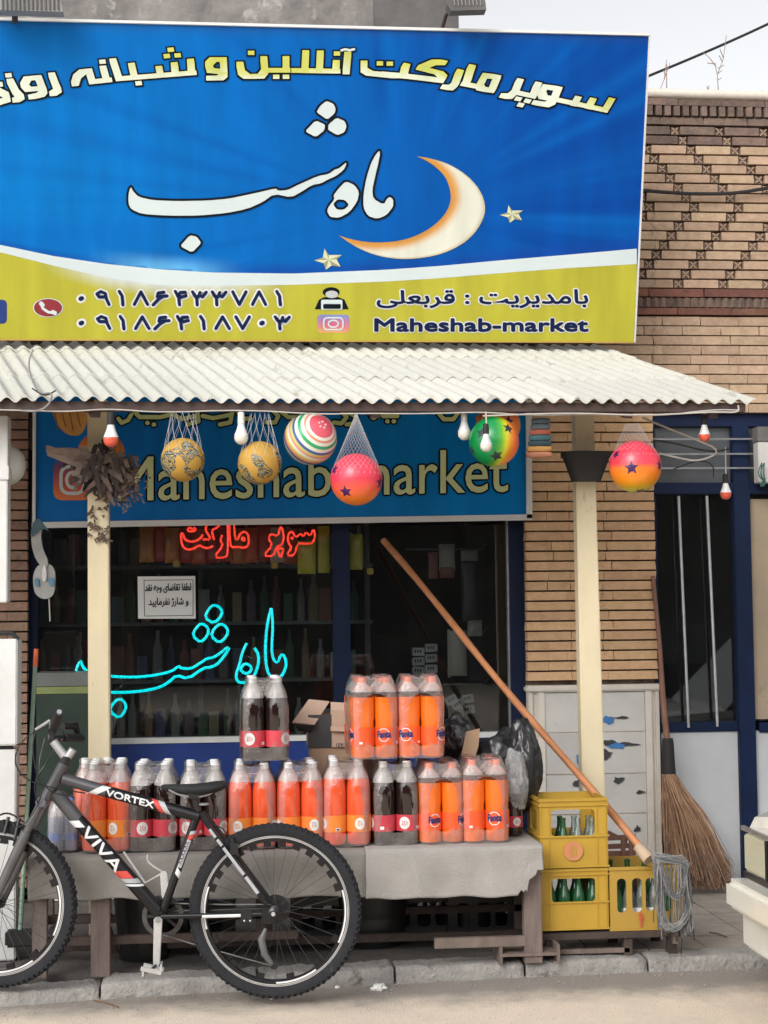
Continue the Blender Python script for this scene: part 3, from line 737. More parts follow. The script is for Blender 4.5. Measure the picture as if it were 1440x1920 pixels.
def signcol(x, y):
    c = mixc((.0, .15, .50), (.0, .068, .34), sstep(100, 1150, x))
    c = mixc(c, (.0, .195, .56), .5*sstep(420, 0, x)*sstep(80, 350, y)*sstep(460, 380, y))
    a = math.atan2(y-400, x-760); rr = math.hypot(y-400, x-760)
    ry = noise.noise(Vector((a*7, 0, 0)))*.6+noise.noise(Vector((a*17, 5, 0)))*.5
    amp = sstep(60, 350, rr)*(.9 if x > 700 else .5)
    c = mixc(c, (.0, .13, .49) if ry > 0 else (.0, .042, .28), min(.75, abs(ry)*amp*1.4))
    h = lerpf(WH, x)
    d = h-y
    if d > 0: c = mixc(c, (.005, .06, .33), .75*sstep(26, 4, d)*sstep(330, 520, x) + .6*sstep(14, 2, d)*(1-sstep(100, 260, x)))
    c = mixc(c, (.16, .52, .85), sstep(34, 0, d)*sstep(150, 310, x)*sstep(470, 320, x)*.75 if d > 0 else 0)
    c = mixc(c, (.03,.05,.16), .25*sstep(22, 4, y-top(x)))
    return c
g = MB(); grid_print(g, 230, 110, signcol); g.build('printed_face', printmat('sign print'), sg)
# box behind the print and pale frame
g = MB()
c4 = [(-200, top(-200)), (1217, 67), (1188, 641), (-200, bot(-200))]
vs = [S1(x, y, -.002) for x, y in c4] + [S1(x, y, -.002)-S1.n*.06 for x, y in c4]
g.add(vs, [(0,1,2,3),(4,7,6,5),(0,4,5,1),(1,5,6,2),(2,6,7,3),(3,7,4,0)]); g.build('box', K['conc2'], sg)
def sbar(a, b, t, name='frame_edge', m='frame'):
    g = MB(); g.tube([S1(a[0], a[1], .003), S1(b[0], b[1], .003)], t, 4); return g.build(name, K[m], sg)
sbar((-200, top(-200)-2), (1217, 65), .009); sbar((1218, 65), (1190, 642), .006); sbar((-200, bot(-200)+1), (1190, 642), .005, m='crate2')
yb = MB(); yb.keep = 1; yb.col = []
xs_ = list(range(-200, 1196, 12)) + [1194]
for x in xs_:
    h, l, bt = lerpf(WH, x), lerpf(WL, x), bot(min(x, 1188))
    fade = sstep(60, 230, x)*sstep(560, 380, x)
    YC = (.45, .42, .045); WC = (.62, .66, .64)
    for k_, yy in enumerate((l+.5, l+2, l+12, l+26, bt)):
        xx = min(x, rgt(yy)); yb.v.append(S1(xx, yy, .002))
        yb.col.append(mixc(YC, WC, (fade*.9 if k_ < 2 else fade*.45 if k_ == 2 else 0)))
n_ = len(xs_)
yb.f = [[i*5+k_, (i+1)*5+k_, (i+1)*5+k_+1, i*5+k_+1] for i in range(n_-1) for k_ in range(4)]; yb.mi = [0]*len(yb.f)
yb.build('yellow_band', printmat('yellow print'), sg)
g = MB(); g.keep = 1
for (x, x2) in zip(xs_, xs_[1:]):
    g.add([S1(x, lerpf(WH, x), .0025), S1(x2, lerpf(WH, x2), .0025), S1(x2, lerpf(WL, x2)+1, .0025), S1(x, lerpf(WL, x)+1, .0025)], [(0,1,2,3)])
g.build('white_swoosh', K['signwhite'], sg)
# --- top line of lettering (broad nib strokes)
def Z1(*p): return zc(0, 80, 3.789, p)
def Z2(*p): return zc(360, 70, 3.789, p)
def Z3(*p): return zc(720, 90, 3.13, p)
HX, HY = 6.4, 4.4
BL = [(-60,190),(60,180),(135,160),(240,142),(365,140),(400,150),(545,152),(650,140),(735,138),(830,153),(900,166),(1010,195),(1080,208),(1160,220)]
def topcol(x, y):
    h = lerpf(BL, x)-y; w_ = max(sstep(300, 180, x), sstep(880, 960, x)*sstep(1130, 1060, x)); t = max(sstep(14, 3, h)*.8, w_*.85)
    return mixc((.56,.58,.13), (.72,.78,.70), t)
L1 = [Z1((1355,130),(1360,212)), Z1((1372,214),(845,256)), Z1((1240,155),(1245,222)), Z1((1130,182),(1140,230)), Z1((935,160),(955,245)), Z1((803,128),(843,250)),
      Z1((733,180),(755,258)), Z1((772,265),(655,278),(632,200),(590,205),(548,240),(532,292)),
      Z1((368,228),(395,300),(412,338),(375,362)),
      Z1((268,248),(195,255),(170,300),(200,332),(285,325)), Z1((272,248),(310,345),(290,370),(225,385)),
      Z1((72,272),(112,350),(148,388),(112,408)), Z1((-40,330),(40,370),(50,405),(-30,430)), Z1((-30,300),(-5,296))]
D1 = [Z1((1213,50)), Z1((1185,95)), Z1((1262,90)), Z1((985,288)), Z1((728,135)), Z1((60,232))]
L2 = [Z2((1107,118),(1095,246)), Z2((1026,178),(1020,238)), Z2((1030,240),(730,235)), Z2((912,110),(905,232)), Z2((808,108),(802,230)),
      Z2((668,150),(668,232)), Z2((675,234),(540,234)), Z2((510,150),(518,240),(490,276),(390,278),(352,250),(340,190)),
      Z2((220,158),(150,158),(118,190),(130,235),(222,245)), Z2((222,158),(228,265),(200,288),(125,290)),
      Z2((1440,274),(1260,255),(1222,232),(1222,182)), ]
D2 = [Z2((598,280)), Z2((668,280)), Z2((420,110)), Z2((1335,185)), Z2((1405,187)), Z2((1030,115))]
L3 = [Z3((1332,306),(1298,364)), Z3((1298,364),(1000,300)), Z3((1222,306),(1203,345)), Z3((1135,296),(1118,328)),
      Z3((1020,238),(945,228),(925,262),(935,290),(1000,298)), Z3((1022,238),(992,315),(955,332),(890,322)),
      Z3((902,212),(875,282),(800,266)), Z3((795,192),(770,255),(740,282),(700,282)),
      Z3((662,170),(592,162),(560,222),(570,240),(632,248),(660,180)), Z3((565,228),(472,212)), Z3((513,110),(485,200)),
      Z3((443,138),(415,215),(392,232),(355,230)), Z3((348,84),(292,84),(212,118),(322,146),(345,168),(335,190),(130,165),(0,154)), Z3((128,102),(112,165))]
D3 = [Z3((788,299)), Z3((842,311)), Z3((802,334))]
for nm, grow, mm, off_ in (('lettering_outline', 2.9, 'outline', .003), ('lettering', 0, None, .006)):
    g = MB(); cf = None
    if mm is None: g.col = []; cf = topcol
    for Ls, Ds, a, sk in ((L1, D1, R(-5), -.1), (L2, D2, R(0), 0), (L3, D3, R(12), .35)):
        pen(g, Ls, HX, HY, a, S1, off_, grow, -sk, cf); pen(g, Ds, 6, 4, a, S1, off_, grow, -sk, cf)
    g.build(nm, K[mm] if mm else printmat('gold print'), sg)
g = MB(); md = Z2((1062,92),(1090,84),(1120,92),(1152,84)); stroke(g, md, 10, S1, .0045); g.build('lettering_outline', K['outline'], sg)
g = MB(); stroke(g, md, 4.5, S1, .008); g.build('lettering', K['signwhite'], sg)
# --- calligraphy
def Z4(*p): return zc(220, 180, 2.667, p)
CAL = [[Z4((70,448),(85,475),(110,500),(180,515),(300,520),(450,517),(560,507),(680,482),(795,455),(805,468),(850,465),(900,440),(1000,395),(1055,385),(1085,362),(1105,357),(1145,325),(1152,340),(1135,375),(1095,405),(1060,420),(1020,442),(975,450),(930,480),(870,513),(785,495),(730,535),(650,570),(540,592),(400,604),(250,604),(120,595),(65,570),(50,540),(50,490),(58,460))],
 [Z4((360,690),(400,698),(427,735),(375,790),(305,752))], [Z4((1045,18),(1085,35),(1098,65),(1090,92),(1050,125),(988,82),(1010,45))],
 [Z4((990,115),(1045,140),(1040,175),(993,212),(930,178))], [Z4((1050,140),(1095,102),(1140,120),(1152,150),(1140,185),(1100,202),(1048,172))],
 [Z4((1140,420),(1190,440),(1215,480),(1205,530),(1165,585),(1110,615),(1060,610),(1042,575),(1055,545),(1080,515),(1075,495),(1105,455)), Z4((1085,540),(1105,522),(1135,525),(1152,545),(1130,563),(1100,562))],
 [Z4((1312,265),(1320,285),(1310,340),(1295,400),(1280,470),(1285,510),(1330,537),(1345,508),(1365,498),(1385,515),(1385,555),(1350,600),(1300,620),(1250,605),(1225,560),(1225,490),(1240,410),(1265,330),(1290,285))]]
go, gw = MB(), MB(); gw.keep = 1
for k_, loops in enumerate(CAL):
    ls = [soft(l, .16 if len(l) < 9 else .2) for l in loops]
    for l in ls: stroke(go, l, 4.2, S1, .0035, True)
    gw.flat(ls, lambda x, y: S1(x, y, .003))
gw.build('calligraphy', K['signwhite'], sg); go.build('calligraphy_outline', K['outline'], sg)
# --- crescent and stars
def Z5(*p): return zc(560, 270, 3.273, p)
outer = Z5((725,75),(820,90),(930,125),(1040,195),(1120,290),(1150,390),(1130,470),(1080,550),(1000,620),(880,675),(760,700),(640,708),(520,695),(420,665),(330,620),(245,560))
inner = Z5((725,75),(790,105),(850,148),(900,200),(930,275),(935,345),(915,405),(870,465),(810,515),(740,555),(660,585),(580,600),(490,605),(400,600),(310,582),(245,560))
g = MB(); g.keep = 1; g.col = []
def resamp(p, n):
    L = [0]
    for a, b in zip(p, p[1:]): L.append(L[-1]+math.dist(a, b))
    out = []
    for i in range(n+1):
        t = L[-1]*i/n; k_ = max(j for j in range(len(L)) if L[j] <= t+1e-9); k_ = min(k_, len(p)-2)
        f_ = (t-L[k_])/(L[k_+1]-L[k_]); out.append((p[k_][0]+(p[k_+1][0]-p[k_][0])*f_, p[k_][1]+(p[k_+1][1]-p[k_][1])*f_))
    return out
o_, i_ = resamp(smooth2(outer, False, 1), 50), resamp(smooth2(inner, False, 1), 50)
for a, b in zip(o_, i_):
    wdt = math.dist(a, b)
    for k_ in range(9):
        t = k_/8; px_, py_ = a[0]+(b[0]-a[0])*t, a[1]+(b[1]-a[1])*t
        g.v.append(S1(px_, py_, .003)); d_in = (1-t)*wdt; d_out = t*wdt
        c = mixc((.78,.78,.66), (.70,.32,.06), sstep(26, 6, d_in)); c = mixc(c, (.42,.25,.1), .6*sstep(4, 0, d_in)); c = mixc(c, (.5,.4,.2), .7*sstep(4, 0, d_out)); g.col.append(c)
g.f = [[i*9+k_, (i+1)*9+k_, (i+1)*9+k_+1, i*9+k_+1] for i in range(50) for k_ in range(8)]; g.mi = [0]*len(g.f)
g.col = [tuple(q*.9 for q in c) for c in g.col]; g.build('crescent_moon', printmat('moon print'), sg)
sh_ = [(-22,-57),(0,-24),(68,-24),(40,-2),(60,36),(15,30),(-15,51),(-27,18),(-75,3),(-30,-12)]
for cx, cy, s_ in ((1310,432,1.0), (185,710,1.2)):
    g = MB(); g.keep = 1; c = Z5((cx, cy))[0]; g.col = []
    pts = Z5(*[(cx+x*s_, cy+y*s_) for x, y in sh_])
    for i in range(10):
        a, b = pts[i], pts[(i+1) % 10]
        g.add([S1(*a, .003), S1(*b, .003), S1(*c, .003)], [(0,1,2)]); g.col += [(.62,.63,.42) if i % 2 else (.30,.31,.19)]*3
    g.build('star', printmat('star print'), sg)
# --- bottom line: phone numbers, names, icons
def dg(d):
    return {'0': [[(.42,.55),(.5,.5)]], '1': [[(.38,.05),(.55,.35),(.6,.95)]], '7': [[(.1,.08),(.5,.92),(.9,.08)]], '8': [[(.1,.92),(.5,.08),(.9,.92)]],
            '9': [[(.75,.42),(.35,.42),(.22,.22),(.45,.06),(.72,.18),(.78,.5),(.95,.92)]], '4': [[(.2,.05),(.4,.45),(.45,.95)],[(.35,.38),(.6,.42),(.85,.35)],[(.4,.3),(.5,.12),(.8,.1)]],
            '6': [[(.7,.1),(.35,.15),(.3,.4),(.9,.35)],[(.65,.38),(.35,.6),(.05,.95)]], '3': [[(.05,.08),(.3,.5),(.33,.95)],[(.2,.35),(.4,.42),(.5,.12)],[(.48,.3),(.65,.42),(.88,.1)]]}[d]
def digits(s, x0, x1, y0, y1, wd, off_, g):
    n = len(s); cw = (x1-x0)/n
    for i, d in enumerate(s):
        for pth in dg(d):
            q = [(x0+cw*(i+.08)+a*cw*.84, y0+(y1-y0)*b) for a, b in pth]
            stroke(g, q, wd*(1.35 if d == '0' else 1), S1, off_)
for s_, x1_, y0_, y1_ in (('09186433781',541,545,573), ('09186418703',549,592,618)):
    gw, gn = MB(), MB(); digits(s_, 135, x1_, y0_, y1_, 12.5, .003, gw); digits(s_, 135, x1_, y0_, y1_, 6.2, .006, gn)
    gw.build('number_outline', K['decalwhite'], sg); gn.build('number', K['navy'], sg)
gw, gn = MB(), MB()
q1 = ((707,545),(1102,543),(1102,577),(707,577)); q2 = ((703,598),(1102,598),(1102,621),(703,621))
textmesh(gw, shape('بامدیریت : قربعلی'), q1, S1, .003, ring(3.6, 10)); textmesh(gn, shape('بامدیریت : قربعلی'), q1, S1, .0055, ring(1.1, 6))
gw.build('name_outline', K['decalwhite'], sg); gn.build('name_lettering', K['navy'], sg); gw, gn = MB(), MB()
textmesh(gw, 'Maheshab-market', q2, S1, .003, ring(3.6, 10)); textmesh(gn, 'Maheshab-market', q2, S1, .0055, ring(1.5, 8))
gw.build('name_outline', K['decalwhite'], sg); gn.build('name_lettering', K['navy'], sg)
def disc2(cx, cy, rx, ry, n=24): return [(cx+rx*math.cos(2*math.pi*i/n), cy+ry*math.sin(2*math.pi*i/n)) for i in range(n)]
def rrect(x0, y0, x1, y1, r, n=4):
    out = []
    for cx, cy, a in ((x1-r,y0+r,-90),(x1-r,y1-r,0),(x0+r,y1-r,90),(x0+r,y0+r,180)):
        for i in range(n+1):
            t = R(a+90*i/n); out.append((cx+r*math.cos(t), cy+r*math.sin(t)))
    return out
def decal(par, name, loops, m, fn, off_):
    g = MB(); g.keep = 1; g.flat(loops, lambda x, y: fn(x, y, off_)); return g.build(name, K[m] if isinstance(m, str) else m, par)
K['maroon'] = mat('dark red print', (.28,.02,.03), .5); K['logo_pink'] = mat('pink red print', (.62,.10,.16), .5); K['logo_orange'] = mat('orange print', (.72,.24,.06), .5); K['skin'] = mat('grey print', (.55,.57,.56), .5)
decal(sg, 'phone_icon_rim', [disc2(90,577,28.5,18)], 'signwhite', S1, .003); decal(sg, 'phone_icon', [disc2(90,577,26.5,16.5)], 'maroon', S1, .0045)
g = MB(); stroke(g, zc(0,0,1,[(77,570),(80,578),(90,585),(102,587)]), 5, S1, .006); stroke(g, [(77,569),(80,572)], 8, S1, .0065); stroke(g, [(99,585),(103,587)], 8, S1, .0065); g.build('phone_icon', K['signwhite'], sg)
# person with laptop
g = MB(); g.keep = 1
g.flat([[(590,580),(598,562),(608,557),(634,557),(646,562),(654,580)]], lambda x, y: S1(x, y, .003)); g.flat([disc2(621,548,16,9.5)], lambda x, y: S1(x, y, .0032))
g.build('person_icon', K['outline'], sg)
decal(sg, 'person_icon', [disc2(622,552,12,7)], 'crate2' if 0 else 'skin', S1, .005)
decal(sg, 'person_icon', [rrect(602,562,642,581,3)], 'signwhite', S1, .005); decal(sg, 'person_icon', [rrect(606,570,639,579,2)], 'outline', S1, .0065)
def insta(par, x0, y0, x1, y1, fn, o0, cols):
    w_, h_ = x1-x0, y1-y0; g = MB(); g.keep = 1; g.col = []
    pts = rrect(x0, y0, x1, y1, min(w_, h_)*.22, 5); c = ((x0+x1)/2, (y0+y1)/2)
    NR = 8
    for k_ in range(NR+1):
        for p in pts:
            t = k_/NR; x = c[0]+(p[0]-c[0])*t; y = c[1]+(p[1]-c[1])*t
            g.v.append(fn(x, y, o0)); u = (y-y0)/h_; v_ = (x-x0)/w_
            col = mixc(cols[0], cols[1], sstep(.05, .55, u)); col = mixc(col, cols[2], sstep(.5, 1, u)*(1-v_*.4)); g.col.append(col)
    n_ = len(pts); g.f = [[k_*n_+i, k_*n_+(i+1) % n_, (k_+1)*n_+(i+1) % n_, (k_+1)*n_+i] for k_ in range(NR) for i in range(n_)]; g.mi = [0]*len(g.f)
    g.build('camera_logo', printmat('logo print'), par)
    g = MB(); lw = h_*.085
    stroke(g, rrect(x0+w_*.2, y0+h_*.17, x1-w_*.2, y1-h_*.17, min(w_, h_)*.2, 4), lw, fn, o0+.0015, True)
    stroke(g, disc2(c[0], c[1], w_*.155, h_*.19, 18), lw, fn, o0+.0015, True); g.build('camera_logo_lines', K['signwhite'], par)
insta(sg, 595, 590, 655, 624, S1, .003, ((.22,.25,.5), (.6,.12,.22), (.75,.42,.14)))
decal(sg, 'blue_badge', [rrect(-40,562,13,607,8)], 'bluepanel', S1, .003)
# mounting brackets of the sign
for px_ in (62, 575, 1005):
    a = S1(px_, 638, -.06); MB().bar(a, (a.x, .02, a.z+.02), .03, .03).build('bracket', K['beam'], sg)
# ================================================================== LOWER SIGN
S2 = wallplane(-.07)
ls = thing('lower_sign', (.3, -.05, 1.92), 'long blue sign with pale green market lettering above the shop window, balls hanging before it', 'sign')
ql = [(64,700),(994,700),(997,972),(64,987)]
def s2col(x, y): return mixc(mixc((.006,.14,.46), (.0,.20,.55), sstep(200, 900, x)), (.005,.22,.58), .35*noise.noise(Vector((x*.004, y*.01, 0)))+.2)
g = MB(); g.keep = 1; g.col = []
for j in range(21):
    for i in range(61):
        u, v_ = i/60, j/20; x = 64+(930+3*v_)*u; y = 700+v_*(287-15*u); g.v.append(S2(x, y, 0)); g.col.append(s2col(x, y))
g.f = [[j*61+i, j*61+i+1, (j+1)*61+i+1, (j+1)*61+i] for j in range(20) for i in range(60)]; g.mi = [0]*len(g.f); g.build('printed_face', printmat('lower sign print', .4), ls)
a, e = S2(60, 987, 0), S2(997, 970, 0)
def lbar(p, q, w_, name='frame_edge'):
    g = MB(); g.bar(S2(*p, .004), S2(*q, .004), .03, w_); return g.build(name, K['frame'], ls)
lbar((60,985),(997,970), .03); lbar((990,700),(992,972), .03); lbar((65,700),(64,984), .016)
g = MB(); g.box(a.x, e.x, -.065, 0, 1.93, 2.72); g.build('box', K['conc2'], ls)
mq = ((219,868),(952,860),(952,922),(219,938))
# text with descender-free box: capital height left, k height right
mq = ((222,858),(952,842),(952,922),(222,940))
gw, gn = MB(), MB()
textmesh(gn, 'Maheshab-market', mq, S2, .003, ring(4.0, 12)); textmesh(gw, 'Maheshab-market', mq, S2, .006, ring(.7, 8))
gn.build('lettering_outline', K['outline'], ls); gw.build('lettering', K['lowgold'], ls)
insta(ls, 100, 862, 172, 938, S2, .003, ((.12,.08,.2), (.55,.08,.06), (.75,.25,.10)))
K['fist'] = mat('ochre print', (.62,.30,.07), .5); K['fistline'] = mat('brown print', (.25,.10,.03), .5)
decal(ls, 'ochre_drawing', [smooth2([(96,760),(160,760),(166,785),(155,815),(135,818),(118,810),(103,790)])], 'fist', S2, .003)
g = MB()
for x in (108, 122, 136, 150): stroke(g, [(x-6, 772), (x+1, 800+((x//14) % 2)*6)], 2.2, S2, .0045)
g.build('ochre_drawing', K['fistline'], ls)
# partly hidden upper line of lettering (lower bowls only show)
up = [[(222,785),(228,793),(240,788),(246,778)],[(250,770),(262,782),(300,782),(318,778)],[(322,775),(340,786),(366,780)],[(370,772),(372,790),(352,796)],[(380,780),(400,784),(430,778)],[(436,770),(432,792),(412,796)],[(446,772),(456,785),(470,785)],
      [(512,770),(522,780),(516,792),(500,792)],[(528,772),(540,782),(560,782)],[(566,770),(572,782)],[(640,770),(650,782),(640,794),(626,792)],[(655,774),(668,782),(664,794),(650,796)],[(690,772),(700,784),(712,776)],[(718,780),(745,780)],[(820,772),(832,786),(850,786),(862,770)],[(276,793)],[(288,796)],[(726,790)],[(738,790)]]
for p in up:
    go, gw = MB(), MB(); q = p if len(p) > 1 else [p[0], (p[0][0]+1, p[0][1])]
    stroke(go, q, 14, S2, .003); stroke(gw, q, 8, S2, .006)
    go.build('lettering_outline', K['outline'], ls); gw.build('lettering', K['signgold'], ls)
# ================================================================== NEON
NPl = wallplane(.09)
def Z7(*p): return zc(130, 1120, 3.429, p)
def Z8(*p): return zc(320, 970, 4.966, p)
nb = thing('cyan_neon_sign', NPl(330, 1345, 0), 'glowing cyan neon lettering outlining two Persian words in the shop window', 'neon sign')
def neon(par, pts, m, closed, r, nm='neon_tube', it=1):
    p = smooth2(pts, closed, it); q = [NPl(x, y, 0) for x, y in p]; g = MB()
    (g.ctube if closed else g.tube)(q, r, 6); return g.build(nm, K[m], par, smooth=True)
rc = .0074
for pts, cl in ((Z7((72,405),(45,455),(38,530),(60,575),(135,605),(260,612),(400,610),(520,595),(590,575),(640,545),(690,500),(765,525),(860,455),(910,450),(960,425),(1030,330),(1015,320),(970,360),(920,390),(890,390),(830,430),(780,460),(715,455),(705,440),(660,475),(560,500),(420,515),(260,508),(140,488),(95,460),(80,430)), 1),
    (Z7((930,45),(975,70),(985,110),(930,170),(870,130),(895,75)), 1), (Z7((850,165),(895,195),(890,245),(845,293),(790,245),(815,195)), 1), (Z7((975,165),(1020,200),(1015,250),(965,295),(910,250),(930,200)), 1),
    (Z7((320,645),(360,680),(365,720),(320,780),(262,735),(265,700)), 1), (Z7((1140,295),(1110,360),(1095,430),(1070,500),(1080,545),(1130,550),(1180,525),(1215,440),(1218,370),(1190,325)), 0),
    (Z7((1140,425),(1175,450),(1160,485),(1125,490),(1100,465),(1115,435)), 1), (Z7((1297,70),(1270,180),(1258,350),(1270,470),(1300,520),(1340,525),(1380,490),(1397,420),(1380,370),(1360,368),(1340,425),(1310,400),(1300,330),(1310,180),(1299,70)), 1)):
    neon(nb, pts, 'neonc', bool(cl), rc)
nr_ = thing('red_neon_sign', NPl(460, 1045, 0), 'glowing red neon outline of Persian words right under the lower sign', 'neon sign')
for pts, cl in ((Z8((95,150),(100,250),(140,300),(200,300),(270,255),(310,285),(360,285),(395,265)), 0), (Z8((95,150),(115,150),(130,210),(200,230),(270,205),(300,160)), 0), (Z8((345,60),(320,110),(350,160),(375,205),(300,205)), 0), (Z8((455,75),(430,95),(380,120),(405,210)), 0),
    (Z8((155,110),(180,90),(200,115),(225,92),(238,118),(200,132),(165,130)), 1), (Z8((480,165),(460,215),(490,260),(400,375),(510,375),(535,330),(530,60)), 0), (Z8((545,60),(550,190),(560,280),(620,275),(700,285),(732,240),(720,150),(680,130),(640,160),(625,210),(600,200),(590,60)), 0),
    (Z8((670,180),(692,200),(680,222),(662,202)), 1), (Z8((1020,85),(1000,180),(930,150),(910,200),(950,260),(860,360),(960,360),(985,270),(1040,255),(1055,180),(1040,100)), 1), (Z8((990,300),(1020,285),(1055,298),(1040,330),(1025,378),(1005,330)), 1),
    (Z8((1165,190),(1130,125),(1090,160),(1095,240),(1130,280),(1075,355),(1155,355),(1180,240),(1250,245),(1320,245),(1348,170),(1330,100),(1300,180),(1260,130),(1240,180),(1210,150)), 1), (Z8((1122,188),(1138,190),(1132,205)), 1)):
    neon(nr_, pts, 'neonr', bool(cl), .0058)
# notice on the glass
NG = wallplane(.108)
nt_ = thing('paper_notice', NG(312, 1160, 0), 'white paper notice with two printed lines stuck on the window glass', 'notice')
decal(nt_, 'sheet', [[(258,1081),(366,1080),(367,1160),(259,1160)]], 'paper', NG, .004)
g = MB(); stroke(g, [(270,1088),(362,1087),(362,1154),(271,1155)], 1.2, NG, .0055, True); g.build('border_line', K['ink'], nt_)
g = MB(); textmesh(g, shape('لطفا تقاضای وجه نقد'), ((272,1095),(358,1093),(358,1111),(272,1112)), NG, .0055, ring(.5, 6)); textmesh(g, shape('و شارژ نفرمایید'), ((279,1121),(353,1120),(353,1137),(279,1139)), NG, .0055, ring(.5, 6)); g.build('lettering', K['ink'], nt_)
# things hanging / piled inside the window
def pillow(cx, cy, w_, h_, Y, m, name, label, cat, group, tail=None):
    c = P(cx, cy, Y); s_ = (c-CAM).dot(FW)/FPX; W, H = w_*s_, h_*s_; g = MB(); N_ = 10; rg = random.Random(cx)
    for sd_ in (1, -1):
        for j in range(N_+1):
            for i in range(N_+1):
                u, v_ = i/N_*2-1, j/N_*2-1; b_ = (1-u**4)*(1-v_**4)
                g.v.append(Vector((c.x+u*W/2, Y-sd_*b_*W*.16*(1+.3*noise.noise(Vector((u*3, v_*3, cx)))), c.z+v_*H/2)))
    q = (N_+1)**2
    g.f = [[j*(N_+1)+i, j*(N_+1)+i+1, (j+1)*(N_+1)+i+1, (j+1)*(N_+1)+i] for j in range(N_) for i in range(N_)]; g.f += [[q+k for k in reversed(f)] for f in g.f]; g.mi = [0]*len(g.f)
    o = g.build(name, m, smooth=True); return tag(o, label, cat, group)
cm = [mat('snack %d' % i, c, .25, tuple(x*.6 for x in c), 14, .8, coat=.4) for i, c in enumerate([(.62,.05,.03),(.80,.27,.05),(.72,.13,.04),(.78,.70,.06),(.7,.62,.48),(.45,.04,.05)])]
for i, (x, k_) in enumerate([(275,1),(300,0),(322,1),(348,0),(372,2),(398,5),(422,0),(446,1),(470,2),(494,0),(520,4),(545,2)]):
    pillow(x, 1022+random.uniform(-3,3), 26, 66, .32+.03*(i % 2), cm[k_], 'snack_bag', '%s snack bag hanging in the row behind the red neon lettering' % ('red' if k_ in (0,5) else 'orange' if k_ in (1,2) else 'beige'), 'snack bag', 'snack bags hanging behind the red neon')
for x, y, w_, h_, lb in ((575,1045,34,62,'round yellow snack bag hanging just left of the window mullion'), (607,1030,22,88,'tall yellow snack bag hanging against the left edge of the window mullion'), (668,1035,24,66,'yellow snack bag hanging just right of the window mullion')):
    pillow(x, y, w_, h_, .25, cm[3], 'snack_bag', lb, 'snack bag', 'yellow snack bags')
K['yel'] = mat('yellow tag', (.72,.48,.06), .4)
for x, y, lb in ((331,1057,'small yellow hanging tag left of the paper notice top'), (515,1060,'small yellow hanging tag below the right red neon word'), (694,1071,'small yellow hanging tag right of the window mullion')):
    c = P(x, y, .2); g = MB(); g.obox(c, (.034,.01,.034)); t_ = thing('hanging_tag', c, lb, 'tag', 'yellow hanging tags'); g.build('tag_block', K['yel'], t_, bevel=.004); MB().tube([P(x-8, y-65, .2), c], .0008, 4).build('string', K['wire'], t_)
# hooks with packets on the right pane
hr = thing('display_rack', P(900, 1330, .5), 'wire display rack with hooks behind the right window pane', 'rack')
for y, x0, x1 in ((1030,760,910),(1187,880,912),(1283,832,915)):
    g = MB(); g.tube([P(x0, y, .5), P(x1-8, y, .5), P(x1, y-10, .45)], .0035, 5); g.build('hook_rail', K['silver'], hr)
MB().box(P(873,1100,.5).x, P(903,1100,.5).x, .5, .52, P(890,1390,.5).z, P(890,970,.5).z).build('rack_back', K['dark'], hr)
pk = [mat('packet %d' % i, c, .4) for i, c in enumerate([(.22,.07,.06),(.33,.30,.26),(.02,.02,.025),(.3,.28,.24)])]
for x, y, w_, h_, k_, lb in ((812,1060,18,50,0,'dull red packet hanging left on the top hook rail'),(838,1045,30,50,1,'grey packet hanging in the middle of the top hook rail'),(838,1072,28,24,0,'dull red packet hanging below the grey packet on the hook rail'),(880,1042,32,20,3,'beige card header hanging at the right of the top hook rail'),(880,1110,30,110,2,'long black item hanging at the right of the top hook rail'),(890,1178,28,30,1,'pale packet hanging on the middle hook'),(858,1225,34,84,1,'tall grey carton standing behind the right window pane'),(842,1225,6,90,3,'thin pale rod standing beside the tall grey carton')):
    pillow(x, y, w_, h_, .46, pk[k_], 'packet', lb, 'packet', 'packets on the display rack')
K['pack_grey'] = mat('grey packet', (.36,.36,.36), .5, rnd=.2)
for i, (x, y, rt) in enumerate([(784,1222,0),(784,1240,.05),(784,1258,-.05),(808,1215,0),(808,1234,.06),(808,1254,0),(846,1312,.5),(858,1320,.6),(876,1310,.15),(878,1330,.1),(864,1335,1.0)]):
    c = P(x, y, .42); g = MB(); g.obox(c, (.066,.05,.044), Matrix.Rotation(-rt, 3, 'Y')); t_ = thing('carton', c-Vector((0,0,.022)), ['grey printed carton in the stack behind the right pane above the orange packs','grey printed carton in the tumbled pile above the black bin bags'][i > 5], 'box', ['stacked cartons behind the right pane','tumbled cartons behind the right pane'][i > 5])
    g.build('carton_body', K['pack_grey'], t_, bevel=.003)
    g = MB(); [g.obox(c+Matrix.Rotation(-rt,3,'Y') @ Vector((dx,-.0255,.004)), (.008,.001,.018), Matrix.Rotation(-rt,3,'Y')) for dx in (-.018,-.004,.01)]; g.build('print', K['ink'], t_)
